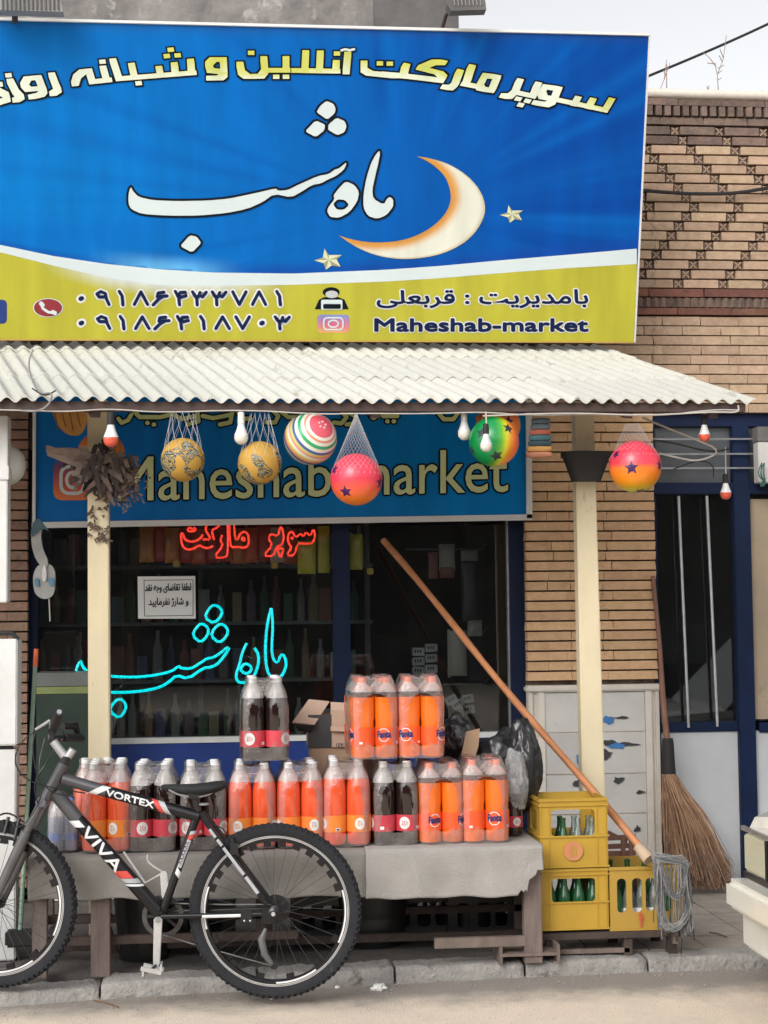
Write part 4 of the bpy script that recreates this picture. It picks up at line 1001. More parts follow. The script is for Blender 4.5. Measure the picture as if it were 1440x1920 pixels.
# ================================================================== BLUE DOOR (right)
DY = .06
dr = thing('glazed_door', (2.6, DY, 0), 'navy framed glass door with silver bars and a pale lower panel right of the brick pier', 'door')
def dbox(p0, p1, y0p, y1p, Y0, Y1, name, m, yref=None):
    a = P(p0, (y0p+y1p)/2 if yref is None else yref, Y0).x; e = P(p1, (y0p+y1p)/2 if yref is None else yref, Y0).x; z1 = P((p0+p1)/2, y0p, Y0).z; z0 = P((p0+p1)/2, y1p, Y0).z
    return MB().box(a, e, Y0, Y1, z0, z1).build(name, K[m], dr, bevel=.003)
dbox(1216, 1560, 776, 800, DY-.04, DY+.05, 'frame', 'bluepaint'); dbox(1216, 1560, 905, 926, DY-.045, DY+.05, 'transom', 'bluepaint')
xf0, xf1 = P(1381, 1150, DY-.05).x, P(1412, 1150, DY-.05).x
MB().box(xf0, xf1, DY-.05, DY+.05, 0, P(1400, 800, DY).z).build('frame', K['bluepaint'], dr, bevel=.003)
MB().box(2.236, 2.262, DY-.03, DY+.05, 0, P(1225, 800, DY).z).build('frame', K['bluepaint'], dr, bevel=.003)
dbox(1235, 1388, 1354, 1372, DY-.03, DY+.04, 'rail', 'bluepaint')
dbox(1424, 1560, 1354, 1372, DY-.03, DY+.04, 'rail', 'bluepaint')
zr = P(1300, 1372, DY).z
MB().box(2.262, xf0, DY-.015, DY+.03, .01, zr).build('lower_panel', K['doorwhite'], dr); MB().box(xf1, 3.4, DY-.015, DY+.03, .01, zr).build('lower_panel', K['doorwhite'], dr)
zr2 = P(1300, 1354, DY).z; zt2 = P(1300, 926, DY).z
MB().box(2.262, xf0, DY, DY+.004, zr2, zt2).build('pane', K['glass'], dr); MB().box(xf1, 3.4, DY, DY+.004, zr2, zt2).build('pane', K['glass'], dr)
zt3 = P(1300, 905, DY).z; zt4 = P(1300, 800, DY).z
K['greyglass'] = mat('dull grey pane', (.10,.105,.115), .25, (.055,.06,.065), 4, .8)
MB().box(2.262, 3.4, DY, DY+.004, zt3, zt4).build('transom_pane', K['greyglass'], dr)
for a, b_ in (((1272,930),(1291,1364)), ((1325,930),(1345,1362))):
    MB().tube([P(*a, DY-.05), P(*b_, DY-.05)], .0085, 8).build('vertical_bar', K['silver'], dr, smooth=True)
for y in (823, 851, 877.5):
    MB().tube([P(1218, y+.5, DY-.07), P(1470, y, DY-.07)], .0055, 6).build('transom_bar', K['silver'], dr, smooth=True)
pb = tag(MB().box(xf1+.004, 3.4, DY-.006, DY-.003, zr2+.01, zt2-.03).build('tan_poster', mat('tan poster', (.42,.31,.205), .8, (.30,.25,.185), 5, .9, dirt=(.1,.13,.12), dscale=7, dthr=.6)), 'faded tan poster stuck on the narrow pane right of the blue door post', 'poster')
# dark room behind the door
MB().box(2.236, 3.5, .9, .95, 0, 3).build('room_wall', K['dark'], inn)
# white box fixed right of the transom bars
g = thing('white_box', P(1430, 905, -.1), 'small white box with green cord hung at the right end of the transom bars', 'box')
a = P(1423, 905, -.1); MB().box(a.x, a.x+.2, -.1, -.02, a.z, P(1419, 828, -.1).z).build('casing', K['marble'], g, bevel=.004)
MB().box(a.x-.002, a.x+.2, -.105, -.02, P(1419, 827, -.1).z, P(1419, 800, -.1).z).build('lid', K['conc2'], g)
gg = MB()
for s_ in range(5): gg.tube(curve3([P(1430+random.uniform(-4,6), 868, -.13), P(1424+random.uniform(-6,8), 890, -.14), P(1436, 905, -.13), P(1427+random.uniform(-4,4), 915, -.13), P(1434, 895, -.13)]), .003, 5)
gg.build('cord', mat('green cord', (.03,.12,.09), .8), g)
# ================================================================== WIRES, BULBS
def cable(name, pts, r, m, label, cat='cable', group=None, it=2):
    g = MB(); g.tube(curve3(pts, it), r, 6); return tag(g.build(name, K[m], smooth=True), label, cat, group)
WYY = -1.6
cable('string_wire', [P(x, y, WYY) for x, y in ((-20,768),(60,770),(130,772),(205,766),(300,774),(455,768),(600,777),(668,775),(800,776),(905,772),(1000,780),(1100,776),(1230,781),(1335,768),(1385,769))], .0028, 'wire', 'pale wire strung along the awning beam with bulbs on it')
cable('string_wire', [P(x, y, WYY-.01) for x, y in ((905,780),(1060,774),(1180,778),(1235,778),(1340,772),(1386,774),(1384,760))], .0035, 'wire', 'loose pale wire end hooked at the right end of the awning beam')
cable('cable', [P(x, y, -1.3) for x, y in ((1205,783),(1250,802),(1300,822),(1355,846),(1310,866),(1270,858),(1236,850))], .0045, 'wire', 'white cord sagging across the door transom from the beam')
cable('cable', [P(x, y, -1.2) for x, y in ((1225,825),(1270,832),(1330,848),(1368,842))], .004, 'black', 'black cord looping over the door transom bars')
cable('cable', [P(x, y, -1.2) for x, y in ((1262,880),(1310,862),(1338,870),(1338,895))], .003, 'black', 'thin black cord hanging lower over the transom bars')
cable('loose_cable', [P(x, y, -1.62) for x, y in ((62,655),(52,680),(60,715),(75,740),(100,735),(92,760),(70,772),(40,770))], .004, 'tin', 'grey cable trailing down the left part of the awning')
cable('loose_cable', [P(x, y, -1.62) for x, y in ((60,728),(84,744),(105,732))], .003, 'black', 'short dark loop of cable lying on the awning edge')
cable('facade_cable', [P(x, y, -.06) for x, y in ((1196,356),(1240,360),(1300,364),(1380,363),(1440,352),(1500,345))], .0095, 'blackmat', 'thick black cable slung across the patterned brickwork')
cable('power_line', [P(x, y, 1.5) for x, y in ((1205,147),(1300,108),(1400,64),(1480,26))], .0085, 'blackmat', 'black power line crossing the pale sky at the upper right')
tl = MB()
rg = random.Random(3)
for i in range(26):
    y = 380+i*13; tl.tube([P(1222+rg.uniform(-3,9), y, -.03), P(1224+rg.uniform(-3,9), y+10, -.03)], .0012, 4)
tag(tl.build('frayed_wire', K['blackmat']), 'thin frayed wire running down the brickwork beside the sign edge', 'wire')
def make_bulb(kind):
    r_ = thing('light_bulb', (0,0,0), 'bulb', 'light bulb')
    prof_s = [(.001,0),(.012,-.002),(.014,-.008),(.0155,-.05),(.0135,-.052),(.001,-.052)]
    MB().lathe(prof_s, 14).build('socket', K['blackmat' if kind != 'white' else 'offwhite'], r_, smooth=True)
    MB().lathe([(.0125,-.05),(.014,-.056),(.019,-.075),(.0285,-.098),(.029,-.102)], 18).build('collar', K['white'], r_, smooth=True)
    MB().lathe([(.029,-.102),(.030,-.112),(.027,-.124),(.019,-.134),(.009,-.139),(.0005,-.140)], 18).build('dome', K['redbulb' if kind == 'red' else 'offwhite'], r_, smooth=True)
    return r_
pb_ = {k_: make_bulb(k_) for k_ in ('red', 'white', 'black')}; seen = set()
for x, ytop, ybot, Y, k_, lb in ((208,772,839,-1.62,'red','red tipped bulb hanging in front of the left cream post'), (452,772,834,-1.6,'white','white bulb hanging between the two yellow netted balls'), (870,768,826,-1.5,'white','white bulb partly hidden left of the green and orange ball'),
        (911,794,848,-1.75,'black','bulb in a black socket hanging in front of the green and orange ball'), (1320,778,829,-1.5,'red','red tipped bulb hanging from the wire above the door transom'), (1360,888,937,-1.2,'red','red tipped bulb in a black socket, lowest, hanging before the door top')):
    o = pb_[k_] if k_ not in seen else copy_tree(pb_[k_]); seen.add(k_)
    p = P(x, ytop, Y); d = (p-CAM).dot(FW)/FPX; s_ = (ybot-ytop)*d/.140
    o.location = p; o.scale = (s_, s_, s_); tag(o, lb, 'light bulb', 'bulbs strung under the awning')
for x, y0, y1, Y in ((911,772,794,-1.75),(1360,838,888,-1.2),(1320,762,778,-1.5)):
    tag(MB().tube([P(x, y0, Y), P(x+1, y1, Y)], .0035, 5).build('bulb_flex', K['wire']), 'short flex from which a bulb hangs, at %s' % {911:'the green ball',1360:'the door frame',1320:'the beam above the transom'}[x], 'cable')
# ================================================================== BALLS
def ballr(px_, py_, rp, Y):
    c = P(px_, py_, Y); return c, rp*(c-CAM).dot(FW)/FPX
def star_on(mb, c, r, d, size, rot=0, k=1.004):
    d = Vector(d).normalized(); u = d.orthogonal().normalized(); v_ = d.cross(u); vs = [c+d*r*k]
    for i in range(10):
        a = rot+math.pi*i/5; q = (size if i % 2 == 0 else size*.45); w_ = (d + (u*math.cos(a)+v_*math.sin(a))*q).normalized(); vs.append(c+w_*r*k)
    # subdivide radially so that the patch follows the sphere
    mb.keep = 1
    ring2 = [c+((v-c)/r*.5+ (vs[0]-c)/r*.5).normalized()*r*k for v in vs[1:]]
    b_ = [vs[0]]+ring2+vs[1:]
    mb.add(b_, [(0, 1+i, 1+(i+1) % 10) for i in range(10)] + [(1+i, 11+i, 11+(i+1) % 10, 1+(i+1) % 10) for i in range(10)])
K['starp'] = mat('dark purple print', (.055,.01,.10), .3, coat=.3); K['stard'] = mat('dark print', (.02,.03,.04), .3, coat=.3)
def net(par, c, r, apex, turns=.55, n=26, wrap=1, rr=.0007, top_spread=.004):
    """knotted net: strands spiral from the apex down and round the ball"""
    g = MB(); H = apex.z-c.z; ct = r*r/H; rt = math.sqrt(max(0, r*r-ct*ct))
    for sg_ in (1, -1):
        for i in range(n):
            a0 = 2*math.pi*i/n; pts = []
            for j in range(9):
                t = j/8; rad = top_spread+(rt-top_spread)*t**1.05; zz = apex.z+(c.z+ct-apex.z)*t; a = a0+sg_*turns*2*math.pi*t*.5
                ax = apex.lerp(Vector((c.x, c.y, 0)), t); pts.append(Vector((ax.x+rad*math.cos(a), ax.y+rad*math.sin(a), zz)))
            th0 = math.acos(ct/r)
            for j in range(1, 9 if wrap else 2):
                th = th0+(math.pi-th0)*j/8*.98; a = a0+sg_*(turns*math.pi + .9*j/8); pts.append(c+Vector((math.sin(th)*math.cos(a), math.sin(th)*math.sin(a), math.cos(th)))*r*1.006)
            g.tube(pts, rr, 3, False)
    g.build('net', K['net'], par)
def ball(name, px_, py_, rp, Y, m, label, apex=None, dec=None, **kw):
    c, r = ballr(px_, py_, rp, Y); t_ = thing(name, c-Vector((0,0,r)), label, 'ball', 'toy balls hanging under the awning')
    g = MB(); g.sphere((0,0,0), 1, 40, 24); bo = g.build('ball_skin', m, origin=(0,0,0), smooth=True); bo.parent = t_; bo.location = (0,0,r); bo.scale = (r,r,r)
    if dec: dec(t_, c, r)
    if apex: net(t_, c, r, P(*apex, Y), **kw)
    return t_
view = lambda c: (CAM-c).normalized()
def dirto(c, r, px_, py_):
    """surface direction of the ball under a picture point"""
    d = ray(px_, py_).normalized(); oc = CAM-c; b_ = oc.dot(d); q = b_*b_-(oc.length_squared-r*r); t = -b_-math.sqrt(max(q, 0)); return (CAM+d*t-c).normalized()
pinkor = bandmat('pink to orange ball', (0,0,1), [(0,(.86,.26,.02)),(.2,(.88,.20,.02)),(.4,(.86,.09,.06)),(.55,(.80,.045,.085)),(1,(.80,.045,.09))], interp='LINEAR', warp=.3)
pinkor2 = bandmat('pink over yellow ball', (0,0,1), [(0,(.35,.5,.03)),(.09,(.65,.5,.02)),(.22,(.88,.30,.01)),(.4,(.90,.21,.015)),(.47,(.88,.20,.02)),(.56,(.82,.05,.08)),(1,(.80,.045,.09))], interp='LINEAR', warp=.15)
greenor = bandmat('green to orange ball', (.93,.25,-.12), [(0,(.0,.20,.05)),(.36,(.0,.26,.06)),(.47,(.10,.40,.03)),(.58,(.62,.60,.01)),(.68,(.85,.26,.02)),(1,(.84,.08,.08))], interp='LINEAR', warp=.1)
def dec_stars(lst, m='starp'):
    def f(t_, c, r):
        g = MB()
        for px_, py_, sz, rt in lst: star_on(g, c, r, dirto(c, r, px_, py_), sz, rt)
        g.build('star_print', K[m], t_)
    return f
yel = bpy.data.materials.new('yellow ball with black print'); yel.use_nodes = True
def mk_yel(m, sc, th):
    n = m.node_tree; L = n.links; b_ = n.nodes['Principled BSDF']; tc = n.nodes.new('ShaderNodeTexCoord'); mp = n.nodes.new('ShaderNodeMapping'); mp.inputs['Scale'].default_value = (1.6,1.6,4.2); mp.inputs['Rotation'].default_value = (0,.5,0); mp.inputs['Location'].default_value = (sc,0,0)
    L.new(tc.outputs['Object'], mp.inputs[0]); nz = n.nodes.new('ShaderNodeTexNoise'); nz.inputs['Scale'].default_value = 1.5; nz.inputs['Detail'].default_value = 3; nz.inputs['Distortion'].default_value = 1.3; L.new(mp.outputs[0], nz.inputs['Vector'])
    n1 = n.nodes.new('ShaderNodeTexNoise'); n1.inputs['Scale'].default_value = 1.35; n1.inputs['Detail'].default_value = 0; mp1 = n.nodes.new('ShaderNodeMapping'); mp1.inputs['Location'].default_value = (sc+th,1.7,sc); L.new(tc.outputs['Object'], mp1.inputs[0]); L.new(mp1.outputs[0], n1.inputs['Vector'])
    g1 = n.nodes.new('ShaderNodeMath'); g1.operation = 'GREATER_THAN'; g1.inputs[1].default_value = .50; L.new(n1.outputs['Fac'], g1.inputs[0])
    cr = n.nodes.new('ShaderNodeValToRGB'); e = cr.color_ramp.elements; cr.color_ramp.interpolation = 'CONSTANT'; e[0].position = 0; e[0].color = (.48,.275,.045,1); e[1].position = .44; e[1].color = (.015,.02,.02,1); q = e.new(.53); q.color = (.42,.46,.36,1); q = e.new(.57); q.color = (.02,.03,.03,1); q = e.new(.61); q.color = (.48,.275,.045,1)
    L.new(nz.outputs['Fac'], cr.inputs[0]); mx = n.nodes.new('ShaderNodeMix'); mx.data_type = 'RGBA'; mx.inputs[6].default_value = (.50,.285,.045,1); L.new(g1.outputs[0], mx.inputs[0]); L.new(cr.outputs[0], mx.inputs[7]); L.new(mx.outputs[2], b_.inputs['Base Color'])
    b_.inputs['Roughness'].default_value = .55
mk_yel(yel, 3.1, .2); yel2 = bpy.data.materials.new('yellow ball with black print 2'); yel2.use_nodes = True; mk_yel(yel2, 5.7, 1.0)
W3 = (.75,.76,.66); cols = [(.62,.10,.14), W3, (.10,.42,.16), W3, (.60,.48,.10), (.08,.14,.32), W3, (.78,.30,.16), W3, (.08,.36,.14), (.62,.55,.12), W3, (.10,.14,.30), W3, (.75,.30,.18)]
ax = Vector((.42, -.80, .42)).normalized(); stops = []
edges = [0,.07,.10,.14,.18,.23,.29,.33,.40,.46,.52,.58,.62,.67,.72,.78,.83,.875,.90,.93]
seq = [(.08,.14,.32),W3,(.62,.22,.12),W3,(.50,.42,.12),(.10,.30,.14),W3,(.07,.10,.28),(.72,.30,.16),(.74,.58,.16),W3,(.72,.30,.18),(.62,.56,.2),(.06,.12,.34),W3,(.03,.38,.14),W3,(.70,.28,.18),W3,(.72,.10,.14)]
striped = bandmat('striped ball', ax, list(zip(edges, seq)))
ball('netted_ball', 343, 862, 41, -1.55, yel, 'yellow ball with black print in a net, left of the two yellow balls', (343,776), n=12, rr=.0006, turns=.25, top_spread=.05, wrap=0)
ball('netted_ball', 487, 868, 41, -1.55, yel2, 'yellow ball with black print in a net, right of the two yellow balls', (487,776), n=12, rr=.0006, turns=.25, top_spread=.04, wrap=0)
def dec_flower(t_, c, r):
    g = MB(); g.keep = 1
    for i in range(5):
        a = 2*math.pi*i/5; u = ax.orthogonal().normalized(); v_ = ax.cross(u); d = (ax+(u*math.cos(a)+v_*math.sin(a))*.14).normalized(); g.sphere(c+d*r*.985, r*.055, 8, 6)
    g.build('flower_print', mat('pink print', (.8,.5,.5), .4), t_)
ball('striped_ball', 582, 822, 50, -1.5, striped, 'ball with concentric coloured stripes hanging left of the pink star ball', None, dec_flower)
ball('netted_ball', 668, 899, 49, -1.55, pinkor, 'pink and orange ball with dark stars in a white net before the lower sign', (668,776), dec_stars([(648,922,.28,.3),(713,905,.3,1),(694,855,.28,.5),(627,880,.25,0)]), n=26, turns=.7, rr=.00042, wrap=0)
ball('star_ball', 926, 828, 47, -1.55, greenor, 'green, yellow and orange ball with dark stars behind the black bulb socket', None, dec_stars([(931,855,.3,.4),(903,812,.28,.1),(953,803,.26,1.2),(885,845,.24,.5)], 'stard'))
ball('orange_ball', 934, 798, 42, -1.4, bandmat('orange ball', (0,0,1), [(0,(.85,.2,.04)),(.5,(.85,.25,.05)),(1,(.85,.16,.06))], interp='LINEAR'), 'orange ball mostly hidden behind and above the green star ball', None, dec_stars([(953,790,.3,0)]))
ball('netted_ball', 1191, 875, 49, -1.5, pinkor2, 'pink over yellow ball with a purple star hanging right of the planter', (1185,795), dec_stars([(1184,877,.3,.25),(1155,852,.22,.5),(1237,872,.25,.9),(1200,921,.25,0)]), n=20, turns=.6, rr=.0004, top_spread=.03, wrap=0)
ball('orange_ball', 190, 853, 45, -.62, bandmat('plain orange ball', (0,0,1), [(0,(.8,.28,.03)),(1,(.85,.22,.05))], interp='LINEAR'), 'orange ball half hidden behind the left cream post')
ball('white_ball', 8, 872, 40, -1.2, mat('dull white ball', (.62,.62,.58), .5, dirt=(.3,.3,.28), dscale=9, dthr=.64), 'dull white ball hanging at the left edge behind the white post')
g = thing('net_bag', P(910, 770, -1.5), 'orange netting bundled on the beam above the green ball', 'net')
gg = MB(); gg.sphere(P(916, 783, -1.42), .055, 14, 8, (1.1,.6,.35)); gg.build('bundle', mat('orange net fabric', (.75,.25,.1), .7), g)
# ================================================================== SPONGES, PLANTER, PLANT, SANDALS
sgp = [(.20,.24,.25),(.30,.16,.12),(.05,.12,.13),(.36,.22,.09)]
tw = thing('rag_bundle', P(1012, 835, -1.45), 'bundle of folded coloured cloths hung at the right end of the lower sign', 'cloth')
cl_ = [(.12,.17,.20),(.15,.20,.23),(.46,.14,.09),(.06,.16,.18),(.035,.07,.09),(.52,.27,.08),(.46,.19,.11)]
for i, c_ in enumerate(cl_):
    y = 790+i*10.5; hw = 17+i*1.1; a, b_ = P(1014-hw-i*.6, y, -1.45), P(1014+hw-i*.6, y-1, -1.45); gg = MB(); gg.tube([a, a.lerp(b_, .1), a.lerp(b_, .5)-Vector((0,.01,0)), a.lerp(b_, .9), b_], [.009,.0125,.0135,.0125,.009], 8); gg.build('folded_cloth', mat('cloth %d' % i, c_, .9, bump=.4), tw, smooth=True)
MB().tube([P(1003, 772, -1.45), P(995, 855, -1.45)], .0015, 4).build('string', K['wire'], tw); MB().tube([P(1003, 772, -1.45), P(1020, 788, -1.45)], .0015, 4).build('string', K['wire'], tw)
pl = thing('hanging_planter', P(1100, 902, -1.12), 'black plastic trough planter fixed on the right cream post', 'planter')
def trough(cx, yt, yb, wt, wb, Y, d0, d1):
    g = MB(); lt, rt = P(cx-wt/2, yt, Y), P(cx+wt/2, yt, Y); lb, rb = P(cx-wb/2, yb, Y), P(cx+wb/2, yb, Y); n_ = 9
    loops = []
    for f_, (a, e, d) in ((0,(lb,rb,d1)),(.8,(lb.lerp(lt,.8), rb.lerp(rt,.8), d0*.95)),(.82,(lb.lerp(lt,.83)-Vector((.008,0,0)), rb.lerp(rt,.83)+Vector((.008,0,0)), d0)),(1,(lt,rt,d0)),(1,(lt+Vector((.008,0,0)),rt-Vector((.008,0,0)),d0-.01)),(.3,(lb.lerp(lt,.3)+Vector((.006,0,0)), rb.lerp(rt,.3)-Vector((.006,0,0)), d1))):
        c = (a+e)/2; hx = (e-a).length/2; lp_ = []
        for i in range(24):
            t = 2*math.pi*i/24; ct, st_ = math.cos(t), math.sin(t); sx = math.copysign(abs(ct)**.55, ct); sy = math.copysign(abs(st_)**.55, st_); lp_.append(Vector((c.x+sx*hx, Y+sy*d, c.z)))
        loops.append(lp_)
    vs = [v for l in loops for v in l]; fs = [(k*24+i, k*24+(i+1) % 24, (k+1)*24+(i+1) % 24, (k+1)*24+i) for k in range(len(loops)-1) for i in range(24)] + [tuple(range(24)), tuple(range(120,144))]
    g.add(vs, fs); return g
trough(1099, 848, 902, 92, 52, -1.12, .07, .05).build('tub', K['blackmat'], pl, smooth=True)
# dried plant tied to the left post
dp_ = thing('dried_plant', P(190, 905, -1.12), 'withered brown plant clump tied round the left cream post', 'plant')
def ribbon(mb, pts, w0, w1, nrm=Vector((0,-1,0))):
    n_ = len(pts)
    vs = []
    for i, p in enumerate(pts):
        d = (Vector(pts[min(i+1,n_-1)])-Vector(pts[max(i-1,0)])).normalized(); s_ = d.cross(nrm); s_ = s_.normalized() if s_.length > .01 else Vector((1,0,0)); wd = (w0+(w1-w0)*i/(n_-1))*(math.sin(math.pi*(i+.4)/(n_+.2))+.15)
        vs += [Vector(p)+s_*wd, Vector(p)-s_*wd+Vector((0,.3*wd,0))]
    mb.add(vs, [(2*i, 2*i+1, 2*i+3, 2*i+2) for i in range(n_-1)])
rg = random.Random(11)
g1, g2, g3 = MB(), MB(), MB(); g1.keep = g2.keep = g3.keep = 1
for i in range(210):
    x = rg.gauss(196, 19); y = rg.gauss(872, 16); L_ = rg.uniform(14, 36); a = rg.uniform(0, 6.28); c = P(x, y, -1.1-rg.uniform(0,.12))
    pts = [c]; v_ = Vector((math.cos(a), rg.uniform(-.6,.3), math.sin(a)*.7))*L_/5*.0022
    for k_ in range(5): v_ += Vector((rg.uniform(-.004,.004), 0, -.0035)); pts.append(pts[-1]+v_)
    ribbon(g1 if rg.random() < .6 else g3, pts, .012, .008)
for i in range(16):
    x0, y0 = rg.uniform(85, 150), rg.uniform(835, 858); a = P(x0, y0, -1.2); e = P(rg.uniform(160,190), rg.uniform(858,885), -1.15); m_ = a.lerp(e, .5)+Vector((0,0,rg.uniform(-.02,.02)))
    ribbon(g2, curve3([a, m_, e], 2), .017, .013)
for i in range(10):
    x0 = rg.uniform(125,165); a = P(x0, rg.uniform(885,905), -1.2); e = P(rg.uniform(160,185), rg.uniform(862,880), -1.15); ribbon(g2, curve3([a, a.lerp(e,.5), e], 2), .015, .012)
for i in range(80):
    x = rg.gauss(222, 18); y = rg.uniform(905, 935) if i < 50 else rg.uniform(860, 900); p = P(x, y-25, -1.15-rg.uniform(0,.06)); pts = [p]
    if i >= 50: x = rg.uniform(230, 262)
    for k_ in range(rg.randint(5, 12)): pts.append(pts[-1]+Vector((rg.uniform(-.008,.008), rg.uniform(-.004,.004), -rg.uniform(.004,.014))))
    g1.tube(pts, .0012, 3, False)
    for q in pts[::2]: ribbon(g1, [q, q+Vector((rg.uniform(-.012,.012), -.003, rg.uniform(-.012,.004))), q+Vector((rg.uniform(-.018,.018), -.003, rg.uniform(-.02,0)))], .005, .003)
for i in range(46):
    x = rg.uniform(166, 205); y = rg.uniform(905, 1015); p = P(x, y, -1.055)
    for k_ in range(2): ribbon(g1, [p, p+Vector((rg.uniform(-.012,.012), -.002, -rg.uniform(.002,.012))), p+Vector((rg.uniform(-.018,.018), -.002, -rg.uniform(.008,.022)))], .005, .003)
g1.build('withered_leaves', K['leaf'], dp_)['kind'] = 'stuff'; g2.build('pale_leaf', K['leaf2'], dp_); g3.build('withered_leaves', K['leafdark'], dp_)['kind'] = 'stuff'
# hanging flip-flops and cloth
fl = thing('flip_flop', P(83, 1120, -.35), 'blue and white flip flop hanging sole outward at the left window edge', 'sandal')
def sole(pts, Y, th, m, name, par):
    g = MB(); g.slab([smooth2(pts)], lambda x, y, s_: P(x, y, Y)+Vector((0, s_*th, 0))); return g.build(name, m, par, smooth=False)
K['lb'] = mat('light blue foam', (.16,.34,.48), .8); K['dw'] = mat('dirty white foam', (.5,.5,.48), .8)
sole([(62,1075),(72,1058),(92,1055),(103,1068),(104,1095),(100,1118),(82,1125),(66,1115),(62,1098)], -.35, .03, K['dw'], 'sole', fl)
sole([(64,1085),(72,1083),(74,1100),(66,1100)], -.362, .01, K['lb'], 'strap', fl); sole([(90,1083),(101,1083),(102,1100),(92,1100)], -.362, .01, K['lb'], 'strap', fl); sole([(80,1060),(86,1060),(88,1090),(78,1090)], -.365, .01, K['white'], 'strap', fl)
MB().tube([P(92,1122,-.34), P(94,1165,-.34)], .004, 5).build('string', K['wire'], fl)
f2 = thing('flip_flop', P(75, 1055, -.36), 'grey and teal flip flop hanging above the other at the left window edge', 'sandal')
sole([(58,1005),(62,990),(72,975),(80,985),(76,1005),(80,1030),(92,1055),(84,1068),(70,1055),(60,1030)], -.36, .03, K['dw'], 'sole', f2)
sole([(56,1010),(60,985),(70,968),(84,985),(94,998),(80,990),(66,1000)], -.375, .012, mat('teal strap', (.08,.16,.2), .7), 'strap', f2)
# ================================================================== LEFT EDGE: white posts, green pole
wp_ = thing('white_post', P(10, 1130, -1.3), 'white painted hanging post ending above the meter box at the left edge', 'post')
a0, a1 = P(-40, 900, -1.3), P(18, 900, -1.3)
MB().box(a0.x, a1.x, -1.36, -1.26, P(0,1130,-1.3).z, bz).build('shaft', K['whitemetal'], wp_, bevel=.004); MB().box(a0.x, a1.x+.006, -1.37, -1.25, P(0,902,-1.3).z, P(0,876,-1.3).z).build('collar', K['whitemetal'], wp_, bevel=.003)
wb_ = thing('white_shutter_box', (P(10, 1770, -1.3).x, -1.3, 0), 'tall white metal box column at the lower left edge beside the bicycle handlebar', 'box')
MB().box(P(-60,1300,-1.3).x, P(36,1300,-1.3).x, -1.37, -1.22, P(0,1396,-1.3).z, P(0,1198,-1.3).z).build('upper_casing', K['whitemetal'], wb_, bevel=.006)
MB().box(P(-60,1500,-1.3).x, P(33,1500,-1.3).x, -1.35, -1.24, 0, P(0,1404,-1.3).z).build('lower_casing', K['whitemetal'], wb_, bevel=.006)
MB().tube([P(-20,1187,-1.3), P(22,1187,-1.3), P(34,1200,-1.3)], .011, 8).build('pipe_bend', K['black'], wb_, smooth=True)
MB().box(P(-60,1500,-1.3).x, P(22,1500,-1.3).x, -1.34, -1.26, P(0,1404,-1.3).z, P(0,1396,-1.3).z).build('joint', K['black'], wb_)
gp = thing('mop_stick', P(42, 1760, -1.25), 'pale green stick with orange tip standing left of the window', 'broom stick')
tA, tM, tB = P(68, 1217, -1.1), P(66, 1250, -1.11), P(38, 1745, -1.42)
MB().tube([tM, tB], .0095, 8).build('shaft', K['green'], gp, smooth=True); MB().tube([tA, tM], .0105, 8).build('tip', K['orange'], gp, smooth=True)
MB().obox(tB+Vector((.02,0,-.03)), (.16,.06,.07)).build('head', K['blackmat'], gp, bevel=.01)
gb = thing('cabinet', (P(115, 1400, -.5).x, -.5, 0), 'green and glassy cabinet seen low behind the left post', 'cabinet')
a, e = P(68,1350,-.3), P(166,1350,-.3)
MB().box(a.x, e.x, -.3, -.02, .3, P(100,1302,-.3).z).build('body', mat('green with painted reflections', (.035,.06,.042), .35, (.008,.013,.014), 5, .9, dirt=(.09,.025,.015), dscale=3.5, dthr=.57), gb)  # mottling in the colour stands in for reflections on the glassy front
MB().box(a.x, e.x, -.3, -.02, P(100,1301,-.3).z, P(100,1288,-.3).z).build('lid', mat('lime lid', (.20,.24,.08), .5), gb)
MB().box(a.x-.01, e.x, -.28, -.02, P(100,1287,-.3).z, P(100,1262,-.3).z).build('glass_top', mat('grey top', (.16,.17,.16), .3), gb)
# ================================================================== TABLE with cloth
TZ = .478
tb = thing('wooden_table', (.2, -1.45, 0), 'rough wooden market table covered by grey cloth in front of the shop window', 'table')
tx0, tx1 = P(60,1600,-1.74).x, P(1012,1600,-1.74).x
MB().box(tx0, tx1-.005, -1.73, -1.18, TZ-.03, TZ).build('table_top', K['wood'], tb)
def leg(p0, p1, Y=-1.70, zt=TZ-.03): 
    a, e = P(p0,1740,Y-.02).x, P(p1,1740,Y-.02).x; MB().box(a, e, Y-.02, Y+.03, .0, zt).build('leg', K['legwood'], tb, bevel=.003)
leg(983, 1017); leg(60, 88); leg(170, 206)
for p0, p1 in ((965,1000),(70,100),(480,510)): leg(p0, p1, -1.22)
for (x0, x1, ya, yb_, Y, m_) in ((60,985,1708,1722,-1.24,'darkwood'),(90,985,1757,1772,-1.40,'darkwood'),(815,985,1758,1777,-1.72,'wood'),(60,210,1716,1730,-1.66,'darkwood'),(88,560,1752,1768,-1.66,'darkwood')):
    a, e = P(x0,ya,Y), P(x1,ya,Y); MB().box(a.x, e.x, Y, Y+.03, P((x0+x1)/2,yb_,Y).z, P((x0+x1)/2,ya,Y).z).build('rail', K[m_], tb, bevel=.002)
MB().bar((P(215,1700,-1.5).x, -1.5, .05), (P(170,1700,-1.5).x, -1.5, .38), .04, .03).build('brace', K['darkwood'], tb)
ib = thing('steel_joist', P(1000, 1808, -1.72), 'short rusty H section steel joist under the right table leg', 'steel beam')
c = G(995, 1800, 0); zz = .0
